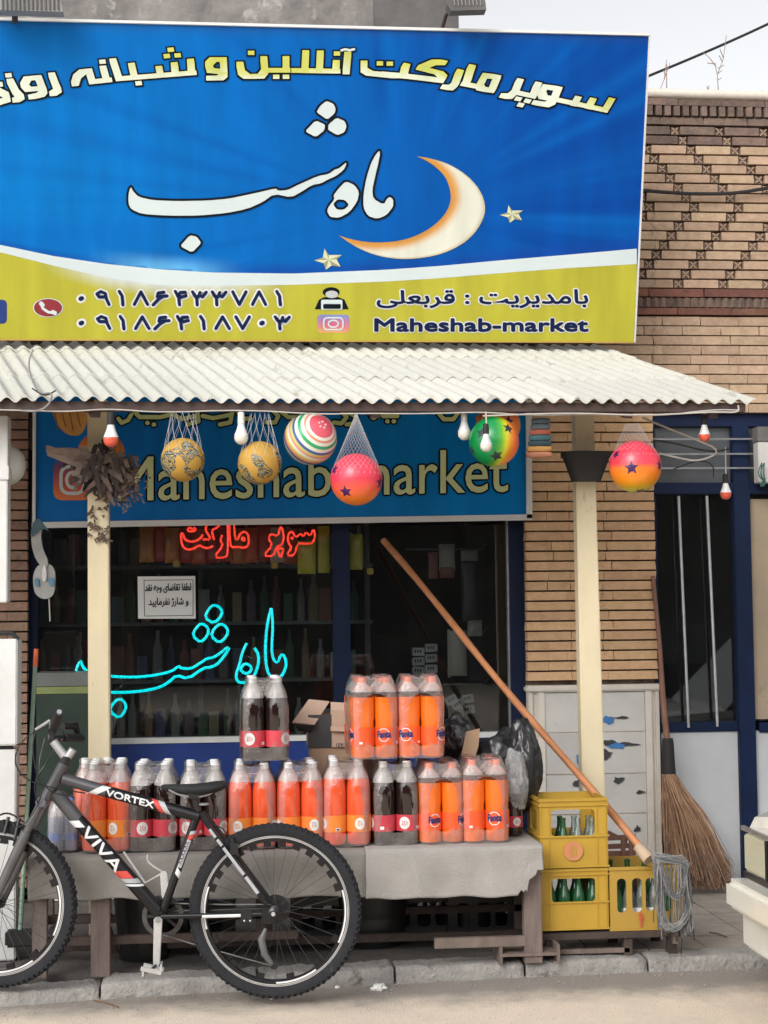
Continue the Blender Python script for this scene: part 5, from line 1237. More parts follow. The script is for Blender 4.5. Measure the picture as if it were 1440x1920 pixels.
for nm, (x0, x1, z0, z1) in {'flange': (P(937,1790,-1.73).x, P(937,1790,-1.73).x+.012, 0, .075), 'flange.': (P(1050,1790,-1.73).x-.012, P(1050,1790,-1.73).x, 0, .075), 'web': (P(937,1790,-1.73).x+.012, P(1050,1790,-1.73).x-.012, .032, .044)}.items():
    MB().box(x0, x1, -1.73, -1.55, z0, z1).build(nm.strip('.'), K['wood'], ib)
# lift legs onto joist is implied: leg stands on the web
def drape(name, p0, p1, Yf, zt, bottomf, m, label, seed, back=-1.16, lx=None):
    xa, xb_ = P(p0,1620,Yf).x, P(p1,1620,Yf).x; g = MB(); g.keep = 1; NX = 110; prof = []
    for j in range(9): prof.append((back+(Yf+.01-back)*j/8, zt, 0))
    NB = 22
    for i in range(NX+1):
        u = i/NX; x = xa+(xb_-xa)*u; px_ = p0+(p1-p0)*u; zb_ = P(px_, bottomf(px_), Yf).z
        for j in range(9):
            y = back+(Yf+.012-back)*j/8; g.v.append(Vector((x, y, zt+.002*noise.noise(Vector((x*9, y*9, seed))))))
        g.v.append(Vector((x, Yf+.004, zt-.003)))
        for j in range(1, NB+1):
            t = j/NB; z_ = zt-.006-(zt-.006-zb_)*t
            wv = (noise.noise(Vector((x*3.2, z_*2, seed)))*.032+noise.noise(Vector((x*9, z_*5, seed+4)))*.012)*min(1, t*1.6) + (abs(noise.noise(Vector((x*5+z_*1.2, z_*1.5, seed+9))))-.2)*.03*min(1, t*2)
            g.v.append(Vector((x+.006*noise.noise(Vector((x*4, z_*9, 9)))*t, Yf+wv-.004*t, z_)))
    q = 10+NB
    g.f = [[i*q+j, (i+1)*q+j, (i+1)*q+j+1, i*q+j+1] for i in range(NX) for j in range(q-1)]; g.mi = [0]*len(g.f)
    o = g.build(name, K[m], smooth=True, origin=((xa+xb_)/2, Yf, zt)); md_ = o.modifiers.new('solid', 'SOLIDIFY'); md_.thickness = .003; md_.offset = 0
    return tag(o, label, 'tablecloth')
def bl(x): return 1688-(x-55)*.013+2*math.sin(x*.05)+ (2 if x > 450 else 0)
def br_(x):
    y = 1686-(x-685)*.021+1.5*math.sin(x*.07)
    if x > 972: y = 1671+3*math.sin(x*1.3)
    if x > 988: y = 1652+(x-988)*-.7
    if x > 1003: y = 1632
    return y
drape('grey_cloth', 52, 694, -1.755, TZ+.004, bl, 'cloth', 'dark grey felt cloth over the left part of the table', 2)
drape('pale_grey_cloth', 686, 1018, -1.772, TZ+.009, br_, 'cloth2', 'lighter grey cloth with torn corner over the right part of the table', 5)
# clutter under the table
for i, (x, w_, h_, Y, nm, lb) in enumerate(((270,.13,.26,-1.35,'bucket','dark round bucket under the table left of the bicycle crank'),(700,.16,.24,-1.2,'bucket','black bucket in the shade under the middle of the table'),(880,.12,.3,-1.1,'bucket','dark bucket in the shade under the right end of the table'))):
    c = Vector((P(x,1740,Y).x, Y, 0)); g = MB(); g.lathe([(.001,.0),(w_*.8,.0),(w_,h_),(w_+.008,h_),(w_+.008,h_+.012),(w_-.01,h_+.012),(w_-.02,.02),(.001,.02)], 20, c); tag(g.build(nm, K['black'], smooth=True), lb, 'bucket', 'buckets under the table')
UNDER = 1
# ================================================================== BOTTLE PACKS
BH = .335
def bottle_prof(kind):
    if kind == 'fanta': return [(.001,0),(.032,0),(.046,.008),(.0475,.03),(.0475,.12),(.0465,.14),(.049,.165),(.0495,.215),(.049,.245),(.0455,.266),(.036,.283),(.0215,.296),(.016,.303),(.016,.308)]
    return [(.001,0),(.032,0),(.045,.008),(.0475,.03),(.0485,.17),(.0485,.20),(.047,.23),(.0425,.256),(.035,.279),(.0255,.299),(.0165,.312),(.0155,.318)]
def split_prof(pr, z):
    lo, hi = [], []
    for (r1, z1), (r2, z2) in zip(pr, pr[1:]):
        if z2 <= z: lo.append((r1, z1))
        elif z1 >= z: hi.append((r1, z1))
        else:
            t = (z-z1)/(z2-z1); m_ = (r1+(r2-r1)*t, z); lo += [(r1, z1), m_]; hi.append(m_)
    hi.append(pr[-1]); return lo, hi
def liquid(name, c, c2, rough=.12):
    return mat(name, c, rough, c2, 5, .8, spec=.5, coat=.8, obj=True)
K['orange_liq'] = liquid('orange drink', (.80,.105,.03), (.72,.085,.028)); K['fanta_liq'] = liquid('bright orange drink', (.88,.19,.01), (.80,.13,.012)); K['cola_liq'] = liquid('cola', (.012,.006,.006), (.02,.008,.007), .06); K['water_liq'] = liquid('water', (.36,.40,.50), (.28,.32,.42))
K['clear'] = glassmat('clear plastic', (.96,.95,.95), .40, (.90,.86,.84), .06, 1.4)
K['capw'] = mat('white cap', (.82,.82,.82), .35); K['capo'] = mat('salmon orange cap', (.84,.22,.12), .35); K['capb'] = mat('blue cap', (.10,.22,.55), .35)
K['lab_o'] = mat('orange label', (.82,.235,.03), .4, (.76,.19,.03)); K['lab_f'] = mat('red orange label', (.86,.10,.02), .35, (.80,.09,.02)); K['lab_c'] = mat('pink red label', (.60,.06,.08), .35, (.48,.035,.055)); K['lab_w'] = mat('blue label', (.2,.3,.6), .35)
K['fnavy'] = mat('dark blue letters', (.02,.03,.14), .4); K['lw'] = mat('label white', (.8,.8,.78), .4)
def cylfn(r): return lambda u, v_, off=0: Vector(((r+off)*math.sin(u/r), -(r+off)*math.cos(u/r), v_))
def cdisc(g, cx, cz, rx, rz, fn, off, n=24, k=6):
    vs = [fn(cx, cz, off)]+[fn(cx+rx*q/k*math.cos(2*math.pi*i/n), cz+rz*q/k*math.sin(2*math.pi*i/n), off) for q in range(1, k+1) for i in range(n)]
    g.add(vs, [(0, 1+i, 1+(i+1) % n) for i in range(n)]+[(1+q*n+i, 1+(q+1)*n+i, 1+(q+1)*n+(i+1) % n, 1+q*n+(i+1) % n) for q in range(k-1) for i in range(n)])
def make_bottle(kind, turn):
    pr = bottle_prof(kind); liq = {'fanta':'fanta_liq','orange':'orange_liq','cola':'cola_liq','water':'water_liq'}[kind]
    lo, hi = split_prof(pr, {'fanta':.266,'orange':.262,'cola':.25,'water':.22}[kind])
    root = sub('bottle', None); rz = Matrix.Rotation(turn, 3, 'Z')
    g = MB(); g.keep = 0; g.lathe(lo+[(.001, lo[-1][1])], 20); bo = g.build('drink', K[liq], origin=(0,0,0), smooth=True); bo.parent = root
    g = MB(); g.keep = 1; g.lathe(hi, 20); o = g.build('neck', K['clear'], origin=(0,0,0), smooth=True); o.parent = root
    zt = pr[-1][1]; g = MB(); g.lathe([(.001,zt-.010),(.0172,zt-.010),(.0172,zt+.013),(.0160,zt+.016),(.001,zt+.016)], 16); o = g.build('cap', K[{'fanta':'capo','orange':'capw','cola':'capw','water':'capb'}[kind]], origin=(0,0,0), smooth=True); o.parent = root
    z0, z1 = (.055,.125) if kind == 'fanta' else (.055,.12) if kind != 'water' else (.07,.12); rr = .0496
    g = MB(); g.keep = 1; g.lathe([(rr, z0), (rr, z1)], 48)
    f = cylfn(rr)
    def T(fn): return lambda u, v_, off=0: rz @ fn(u, v_, off)
    ff = T(f); mats = [K[{'fanta':'lab_f','orange':'lab_o','cola':'lab_c','water':'lab_w'}[kind]], K['lw'], K['fnavy'], K['decalred']]
    zc0 = (z0+z1)/2
    if kind == 'fanta':
        g.cm = 1; stroke(g, disc2(0, zc0+.005, .023, .025, 24), .0030, ff, .0012, True)
        g.cm = 2; textmesh(g, 'Fanta', ((-.026,zc0+.020),(.028,zc0+.023),(.028,zc0-.004),(-.026,zc0-.006)), ff, .0022, ring(.0016, 6), cuts=(10,1))
        g.cm = 1; g.flat([rrect(.052,z0+.005,.066,z0+.014,.001,1)], lambda x, y: ff(x, y, .0012))
    elif kind == 'cola':
        g.cm = 1; cdisc(g, 0, zc0, .022, .025, ff, .0010); g.cm = 3
        for pt in ([(-.010,zc0+.010),(-.004,zc0+.002),(-.010,zc0-.006),(-.002,zc0-.010)], [(.001,zc0+.012),(.001,zc0-.004),(.006,zc0-.008)], [(.006,zc0+.006),(.012,zc0+.002),(.009,zc0-.006)]): stroke(g, pt, .0026, ff, .0022)
        g.cm = 1; g.flat([rrect(.052,z0+.008,.068,z0+.02,.001,1)], lambda x, y: ff(x, y, .0012))
    elif kind == 'orange':
        g.cm = 1; cdisc(g, 0, zc0, .0195, .023, ff, .0010); g.cm = 0
        for pt in ([(-.009,zc0+.008),(-.002,zc0+.010),(-.008,zc0-.004),(.0,zc0-.008)], [(.004,zc0+.010),(.004,zc0-.003),(.010,zc0-.005)]): stroke(g, pt, .0024, ff, .0024)
        g.cm = 1; g.flat([rrect(.056,z0+.006,.074,z0+.017,.001,1)], lambda x, y: ff(x, y, .0012))
        g.cm = 2; g.flat([rrect(.060,z0+.008,.070,z0+.014,.001,1)], lambda x, y: ff(x, y, .002))
    o = g.build('label', mats, origin=(0,0,0)); o.parent = root
    return root
K['film'] = glassmat('shrink film', (.98,.98,.98), .14, (.78,.70,.66), .13, 1.33, 1, bump=.6, bscale=28)
def make_film(kind, seed):
    g = MB(); g.keep = 1; NA = 168; rowz = [.0,.004,.009]+[.014+.006*q for q in range(52)]+[.326,.331]
    rad = {0:.046}; pr = bottle_prof(kind)
    def rat(z):
        for (r1, z1), (r2, z2) in zip(pr, pr[1:]):
            if z <= z2: return r1+(r2-r1)*(z-z1)/max(1e-6, z2-z1)
        return .0155
    bw, bd = .0484, .0968
    for k_, z in enumerate(rowz):
        r_ = max(.0225, rat(max(z, .02)))+.0035
        if kind == 'fanta' and z > .24: r_ = max(r_, .051-.026*((z-.24)/.091)**2.2)
        for i in range(NA):
            a = 2*math.pi*i/NA; dx, dy = math.cos(a), math.sin(a)
            # stadium-like hull of the bottle grid: support function of rect + circle
            px_ = math.copysign(bw, dx)*min(1, abs(dx)*2.2)+r_*dx; py_ = math.copysign(bd, dy)*min(1, abs(dy)*1.6)+r_*dy
            nn = noise.noise(Vector((px_*22, py_*22, z*22+seed)))*.0028*(1 if k_ not in (0,) else .3)
            sag = 0
            if z >= .30: sag = -.010*(1-abs(dx))*(1 if abs(px_) < .02 else .3)
            g.v.append(Vector((px_*(1+nn*4), py_*(1+nn*3), z+sag)))
    top = len(g.v)
    NR = len(rowz)
    for k_ in range(NR-1):
        for i in range(NA):
            g.f.append([k_*NA+i, k_*NA+(i+1) % NA, (k_+1)*NA+(i+1) % NA, (k_+1)*NA+i])
    # front and back openings
    keep = []
    rg_ = random.Random(seed); wz = .066+rg_.uniform(-.01,.006); xo = rg_.uniform(-.008,.008)
    for f in g.f:
        c = sum((g.v[j] for j in f), Vector())/4
        if abs(c.y) > .10 and abs((c.x-xo)/wz)**2.4+abs((c.z-.155)/.105)**2.4 < 1 and kind != 'water': continue
        keep.append(f)
    g.f = keep
    # top sheet between caps
    base = (NR-1)*NA; cv = len(g.v)
    for s_ in (.66, .33, 0):
        for i in range(NA):
            v_ = g.v[base+i]; g.v.append(Vector((v_.x*s_, v_.y*s_, .331-.012*(1-s_)-.008*abs(math.sin(i*.23)))))
    prev = base
    for q in range(3):
        b2 = cv+q*NA; g.f += [[prev+i, prev+(i+1) % NA, b2+(i+1) % NA, b2+i] for i in range(NA)]; prev = b2
    g.mi = [0]*len(g.f)
    return g
PROTO = {}
def proto_pack(kind, var):
    key = (kind, var)
    root = thing('bottle_pack', (0,0,0), 'pack', 'bottle pack')
    first = {}
    for ix in (0, 1):
        for iy in (0, 1, 2):
            tn = {0: {'fanta': .25, 'orange': -.5, 'cola': .2, 'water': 0}, 1: {'fanta': -.9, 'orange': .35, 'cola': -.9, 'water': 0}, 2: {'fanta': .55, 'orange': -.8, 'cola': .5, 'water': 0}}[var][kind] + (ix-.5)*(.5 if var == 2 else 1.1)
            k2 = (kind, round(tn, 2)) 
            if iy == 0 or (kind, 'back') not in PROTO:
                bt = make_bottle(kind, tn)
                if (kind, 'back') not in PROTO: PROTO[(kind, 'back')] = bt
            else: bt = copy_tree(PROTO[(kind, 'back')])
            bt.parent = root; bt.location = ((ix-.5)*.0968, (iy-1)*.0968, 0)
    o = make_film(kind, 3+var*5+len(kind)).build('shrink_film', K['film'], origin=(0,0,0), smooth=True); o.parent = root
    return root
PK = {}
def place_pack(kind, var, cx, Y, z, rot, label, sc=1.0):
    key = (kind, var)
    if key not in PK: o = proto_pack(kind, var); PK[key] = o
    else: o = copy_tree(PK[key])
    x = P(cx, 1500 if z < .6 else 1350, Y-.14).x
    o.location = (x, Y, z); o.rotation_euler = (0, 0, rot); o.scale = (sc, sc, sc); tag(o, label, 'bottle pack', 'shrink wrapped packs of soft drink on the table'); return o
PYF = -1.545; TP = TZ+.012
for cx, kind, var, rt, sc, lb in ((198,'orange',2,.03,1.02,'orange drink pack with white caps, leftmost on the table behind the bicycle frame'),(287,'cola',2,-.03,1.0,'cola pack with red labels second from the left behind the bicycle top tube'),(379,'cola',0,.03,.98,'cola pack directly behind the bicycle saddle'),
        (474,'orange',1,-.02,.98,'orange drink pack with white caps just right of the bicycle saddle'),(563,'orange',0,.03,.98,'middle of the three orange drink packs with white caps above the rear wheel'),(652,'orange',0,-.03,1.0,'orange drink pack with white caps standing against the right cola pack'),
        (742,'cola',1,.02,.97,'cola pack on the table between orange white capped and orange capped packs'),(827,'fanta',2,.05,.97,'bright orange drink pack on the table right of the cola pack, below the stacked pair'),(912,'fanta',1,-.02,1.0,'bright orange drink pack at the right end of the table row')):
    place_pack(kind, var, cx, PYF, TP, rt, lb, sc*1.045)
TP2 = TP+BH*1.045+.002
place_pack('cola', 0, 496, -1.53, TP2, .03, 'cola pack stacked on top below the cyan neon lettering', 1.02)
place_pack('fanta', 1, 701, -1.55, TP2, .05, 'bright orange drink pack stacked on top, left of the stacked pair', 1.03)
place_pack('fanta', 0, 792, -1.54, TP2, -.04, 'bright orange drink pack stacked on top, right of the stacked pair', 1.03)
place_pack('orange', 0, 176, -1.26, TP, .1, 'orange drink pack partly hidden behind the leftmost pack', 1.0)
place_pack('water', 0, 112, -1.56, TP, .15, 'small pack of water bottles with blue caps behind the bicycle head tube', .62)
# stacked pieces behind support upper row
bx = thing('lower_carton', (P(615,1410,-1.2).x, -1.25, TP+.26), 'brown carton under the open cardboard box behind the cola packs', 'box')
a, e = P(582,1410,-1.33), P(655,1410,-1.33); MB().box(a.x, e.x+.1, -1.33, -1.17, TP, P(610,1402,-1.33).z).build('carton_body', K['card'], bx, bevel=.003)
cb = thing('open_carton', P(615,1405,-1.33), 'open cardboard box with raised flaps and a black side left of the orange packs', 'box')
zb_ = P(615,1402,-1.33).z+.002; zt_ = P(615,1340,-1.33).z; xa, xm, xe = P(578,1400,-1.33).x, P(622,1400,-1.33).x, P(655,1400,-1.33).x
MB().box(xa, xm, -1.335, -1.325, zb_, zt_).build('black_side', K['carddark'], cb); MB().box(xm, xe, -1.34, -1.33, zb_, zt_+.02).build('printed_side', K['cardlight'], cb)
MB().box(xa, xa+.006, -1.325, -1.17, zb_, zt_).build('side', K['card'], cb); MB().box(xe-.006, xe, -1.33, -1.17, zb_, zt_).build('side', K['card'], cb); MB().box(xa, xe, -1.176, -1.17, zb_, zt_).build('side', K['card'], cb)
def flap(pp, m='cardlight', th=.004):
    g = MB(); vs = [P(*p) for p in pp]; n_ = (vs[1]-vs[0]).cross(vs[2]-vs[0]).normalized()*th; g.add(vs+[v+n_ for v in vs], [(0,1,2,3),(7,6,5,4),(0,4,5,1),(1,5,6,2),(2,6,7,3),(3,7,4,0)]); g.build('flap', K[m], cb)
flap([(579,1311,-1.2),(618,1315,-1.2),(590,1358,-1.38),(548,1354,-1.38)]); flap([(620,1316,-1.2),(656,1318,-1.2),(656,1372,-1.36),(620,1370,-1.36)]); flap([(548,1356,-1.38),(590,1360,-1.37),(582,1374,-1.34),(560,1370,-1.34)], 'carddark')
g = MB(); g.keep = 1; fp = wallplane(-1.345); [stroke(g, q_, 1.2, fp, .004) for q_ in ([(631,1394),(631,1399)],[(634,1394),(637,1394),(634,1399),(637,1399)],[(640,1399),(640,1394),(643,1395),(640,1397)],[(646,1394),(649,1396),(646,1399)])]; g.build('print', K['ink'], cb)
# black bin bags
def crumple(name, c, rx, ry, rz, seed, m, label, cat, knot=None, group=None, amp=.25):
    bm = bmesh.new(); bmesh.ops.create_icosphere(bm, subdivisions=5, radius=1)
    for v in bm.verts:
        p = v.co.copy(); n1 = noise.noise(p*1.5+Vector((seed,0,0))); rd = 1-abs(noise.noise(p*3.2+Vector((0,seed,0))))*1.3; rd2 = 1-abs(noise.noise(p*7+Vector((0,0,seed))))*1.5
        k_ = 1+n1*amp+(rd-.6)*amp*.45+(rd2-.6)*amp*.18
        if p.z > .5 and knot: k_ *= 1-.35*(p.z-.5)*2; 
        v.co = Vector((p.x*rx*k_, p.y*ry*k_, (max(p.z, -.8))*rz*k_))
        if knot and p.z > .86: v.co.z += (p.z-.86)*knot
    me = bpy.data.meshes.new(name); bm.to_mesh(me); bm.free(); me.materials.append(m); me.polygons.foreach_set('use_smooth', [True]*len(me.polygons))
    o = bpy.data.objects.new(name, me); COL.objects.link(o); o.location = c; return tag(o, label, cat, group)
crumple('bin_bag', P(945,1430,-1.3), .15, .1, .17, 3, K['bag'], 'large black bin bag slumped behind the right end of the table row', 'bag', .3)
crumple('bin_bag', P(980,1440,-1.38), .075, .08, .2, 8, K['bag'], 'black bin bag drooping by the mop handle above the yellow crate', 'bag', None)
crumple('bin_bag', P(855,1382,-1.25), .085, .08, .11, 5, K['bag'], 'smaller black bin bag beside the stacked orange packs', 'bag', .3)
g = MB(); g.slab([[(862,1432),(874,1372),(900,1366),(897,1400),(884,1440)]], lambda x, y, s_: P(x, y, -1.42)+Vector((0, s_*.012, 0))); tag(g.build('cardboard_piece', K['card']), 'torn piece of cardboard leaning between the two black bags', 'cardboard')
# clear carrier bag with cola bottles
cb2 = thing('clear_carrier_bag', P(965,1520,-1.5), 'crinkled clear carrier bag with cola bottles at the right end of the table', 'bag')
K['crinkle'] = glassmat('crinkled film', (.95,.95,.95), .35, (.7,.7,.7), .15, 1.4, bump=.8, bscale=40)
o = crumple('film', P(966,1465,-1.5), .058, .07, .13, 12, K['crinkle'], None, None); w0 = o.location.copy(); o.parent = cb2; o.location = w0-cb2.location
bt = copy_tree(PROTO[('cola','back')]); bt.name = 'cola_bottle'; bt.location = (P(962,1500,-1.5).x, -1.5, TP); tag(bt, 'cola bottle inside the clear carrier bag', 'bottle'); bt.scale = (.8,.8,.72)
# ================================================================== CRATES
def rr_hole(x0, x1, z0, z1, r=.015): return rrect(x0, z0, x1, z1, r, 3)
def make_crate(kind, Wd, Dp, H, m):
    root = thing('yellow_crate', (0,0,0), 'crate', 'crate'); t = .008
    if kind == 'tall': holes = [rr_hole(-Wd*.33, Wd*.31, H*.46, H*.84)]
    else: holes = [rr_hole(-Wd*.40, -Wd*.27, H*.28, H*.82, .018), rr_hole(-Wd*.19, -Wd*.05, H*.28, H*.82, .018), rr_hole(.0+Wd*.0, Wd*.13, H*.3, H*.82, .018), rr_hole(Wd*.22, Wd*.36, H*.28, H*.82, .018)]
    g = MB(); g.slab([[(-Wd/2,0),(Wd/2,0),(Wd/2,H),(-Wd/2,H)]]+holes, lambda x, y, s_: Vector((x, -Dp/2+s_*t, y))); g.build('front_wall', m, origin=(0,0,0)).parent = root
    g = MB(); g.slab([[(-Wd/2,0),(Wd/2,0),(Wd/2,H),(-Wd/2,H)]]+holes, lambda x, y, s_: Vector((x, Dp/2-s_*t, y))); g.build('back_wall', m, origin=(0,0,0)).parent = root
    hs_ = [rr_hole(-Dp*.25, Dp*.25, H*.5, H*.82)]
    for sx in (-1, 1):
        g = MB(); g.slab([[(-Dp/2+t,0),(Dp/2-t,0),(Dp/2-t,H),(-Dp/2+t,H)]]+hs_, lambda x, y, s_: Vector((sx*(Wd/2-s_*t), x, y))); g.build('side_wall', m, origin=(0,0,0)).parent = root
    MB().box(-Wd/2+t, Wd/2-t, -Dp/2+t, Dp/2-t, .002, .012).build('floor', m, origin=(0,0,0)).parent = root
    g = MB(); r_ = .004
    if kind == 'tall':
        for zz in (H*.97, H*.9, H*.45, H*.015): g.box(-Wd/2-r_, Wd/2+r_, -Dp/2-r_*1.6, -Dp/2-.0005, zz-.003, zz+.004); g.box(-Wd/2-r_*1.6, -Wd/2-.0005, -Dp/2, Dp/2, zz-.003, zz+.004)
        for xx in (-Wd*.36, Wd*.34, Wd*.47, -Wd*.485): g.box(xx-.002, xx+.002, -Dp/2-r_, -Dp/2-.0006, .008, H*.89)
    else:
        g.box(-Wd/2-r_, Wd/2+r_, -Dp/2-r_*1.6, -Dp/2-.0005, H*.955, H); g.box(-Wd/2-r_, Wd/2+r_, -Dp/2-r_*1.6, -Dp/2-.0005, .0, .008)
    g.build('rib', m, origin=(0,0,0)).parent = root
    return root
CY = -1.62
wd = (P(1140,1620,CY).x-P(1012,1620,CY).x)
zc1, zc0_, zbase = P(1075,1497,CY).z, P(1075,1628,CY).z, P(1075,1744,CY).z
ct = make_crate('tall', wd, .26, zc1-zc0_-.002, K['crate']); ct.location = (P(1076,1620,CY).x, CY+.13, zc0_+.002); ct.rotation_euler = (0,0,.02); tag(ct, 'upper yellow crate with a round red stamp, stacked on another beside the table', 'crate', 'yellow bottle crates')
cb_ = copy_tree(ct); cb_.location = (P(1076,1690,CY).x, CY+.13, zbase); cb_.scale = (1,1,(zc0_-zbase)/(zc1-zc0_)); tag(cb_, 'lower yellow crate of the stack beside the table', 'crate', 'yellow bottle crates')
g = MB(); g.keep = 1; cp = wallplane(CY-.006); g.flat([disc2(1074,1596,18,18)], lambda x, y: cp(x, y, .004)); so_ = g.build('red_stamp', K['stamp'], ct)
g = MB(); [stroke(g, [(1068+k_*4,1586),(1067+k_*4,1606)], 1.4, cp, .006) for k_ in range(4)]; g.build('stamp_lines', K['crate'], ct)
wd2 = P(1278,1690,CY).x-P(1144,1690,CY).x; zlt, zlb = P(1200,1625,CY).z, P(1200,1744,CY).z
cl = make_crate('low', wd2, .3, zlt-zlb, K['crate2']); cl.location = (P(1211,1690,CY).x, CY+.15, zlb); tag(cl, 'dull yellow slotted crate with empty bottles under the mop yarn', 'crate', 'yellow bottle crates')
g = MB(); stroke(g, [(1198,1716),(1203,1712),(1202,1738)], 3, cp, .006); stroke(g, [(1198,1722),(1208,1722)], 2, cp, .006); g.build('red_mark', K['decalred'], cl)
def gb_(m, name): 
    root = thing(name, (0,0,0), 'x', 'bottle'); pr = [(.001,0),(.027,.001),(.028,.01),(.028,.10),(.024,.13),(.0135,.165),(.0115,.2),(.0135,.203),(.0135,.212),(.009,.213)]
    MB().lathe(pr, 14).build('glass', K[m], origin=(0,0,0), smooth=True).parent = root; return root
dk = make_crate('low', .42, .3, .2, K['black']); dk.location = (P(640,1700,-1.25).x, -1.05, 0); tag(dk, 'added light-blocking black slotted crate under the middle of the table', 'crate', 'crates added to darken the space under the table')  # this crate and its copies are added to block light under the table
for px_, zz_, lb in ((820, 0, 'added light-blocking black slotted crate under the right half of the table'), (930, .205, 'added light-blocking black slotted crate on top of another under the right end of the table'), (930, 0, 'added light-blocking black slotted crate on the ground under the right end of the table'), (350, 0, 'added light-blocking black slotted crate behind the bicycle crank'), (640, .205, 'added light-blocking black slotted crate on top of another under the middle of the table'), (820, .205, 'added light-blocking black slotted crate on top of another under the right half of the table')):
    q = copy_tree(dk); q.location = (P(px_,1700,-1.25).x, -1.05+random.uniform(-.04,.04), zz_); tag(q, lb, 'crate', 'crates added to darken the space under the table')
gA, gB = gb_('greenglass', 'glass_bottle'), gb_('clearglass', 'glass_bottle'); g = MB(); g.keep = 1; g.lathe([(.0284,.03),(.0284,.075)], 14); g.build('label', K['lw'], origin=(0,0,0)).parent = gB
g = MB(); g.keep = 1; ff = cylfn(.0284); g.flat([disc2(0,.052,.012,.014)], lambda x, y: ff(x, y, .0008)); g.build('label_mark', K['decalred'], origin=(0,0,0)).parent = gB
nA = nB = 0
def putb(kind, x, y, z, lb, s_=1):
    global nA, nB
    src = gA if kind else gB; cnt = nA if kind else nB; o = src if cnt == 0 else copy_tree(src)
    if kind: nA += 1
    else: nB += 1
    o.location = (x, y, z); o.scale = (s_, s_, s_); tag(o, lb, 'bottle', 'empty glass bottles in the yellow crates')
cx_ = ct.location.x
for ci, (zz, lab) in enumerate(((zc0_+.012,'upper'),(zbase+.012,'lower'))):
    for i in range(4):
        for j in range(2):
            k_ = (i < 2) if ci == 0 else 1
            putb(k_, cx_-.095+i*.062, CY+.05+j*.07, zz, '%s glass bottle, %s in the %s row of the %s crate' % ('green' if k_ else 'clear', ('leftmost','second from the left','third from the left','rightmost')[i], ('front','back')[j], lab), .9 if ci == 0 else 1)
for i in range(5): putb(0 if i in (1,2,3) else 1, cl.location.x-.115+i*.055, CY+.05, zlb+.012, '%s glass bottle, %s in the front row of the slotted crate' % ('clear' if i in (1,2,3) else 'green', ('leftmost','second','middle','fourth','rightmost')[i]))
for i in range(3): putb(1, cl.location.x-.115+i*.075, CY+.15, zlb+.06, 'green glass bottle neck showing over the slotted crate rim, %s' % ('at the left','in the middle','at the right')[i])
# pallet under the crates
pa = thing('low_bench', (P(1140,1770,CY).x, CY+.15, 0), 'low dark wooden bench under the yellow crates', 'bench')
xa, xe = P(1015,1750,CY).x, P(1275,1750,CY).x
for k_ in range(4): MB().box(xa, xe, CY-.01+k_*.085, CY+.065+k_*.085, zlb-.03, zlb-.002).build('plank', K['darkwood'], pa, bevel=.002)
for x_ in (xa+.02, P(1170,1750,CY).x, xe-.05): MB().box(x_, x_+.035, CY, CY+.04, 0, zlb-.03).build('leg', K['darkwood'], pa); MB().box(x_, x_+.035, CY+.26, CY+.3, 0, zlb-.03).build('leg', K['darkwood'], pa)
MB().box(xa, P(1180,1750,CY).x, CY+.0, CY+.02, .012, .03).build('stretcher', K['wood'], pa)
sb = thing('small_wooden_crate', P(1165,1620,-1.0), 'small reddish wooden slatted crate behind the low yellow crate', 'crate')
K['redwood'] = mat('reddish wood', (.22,.10,.07), .8, (.14,.07,.05), 10)
for y in (1572, 1588, 1602): MB().bar(P(1128,y,-1.05), P(1192,y-3,-1.05), .012, .022).build('slat', K['redwood'], sb)
for x in (1168, 1183): MB().bar(P(x,1566,-1.062), P(x+1,1625,-1.062), .01, .02).build('upright', K['redwood'], sb)
MB().bar(P(1140,1560,-1.03), P(1175,1578,-1.0), .012, .015).build('slat', K['redwood'], sb)
MB().box(P(1128,1620,-1.05).x, P(1195,1620,-1.05).x, -1.06, -.8, 0, P(1160,1612,-1.05).z).build('box_body', K['darkwood'], sb)
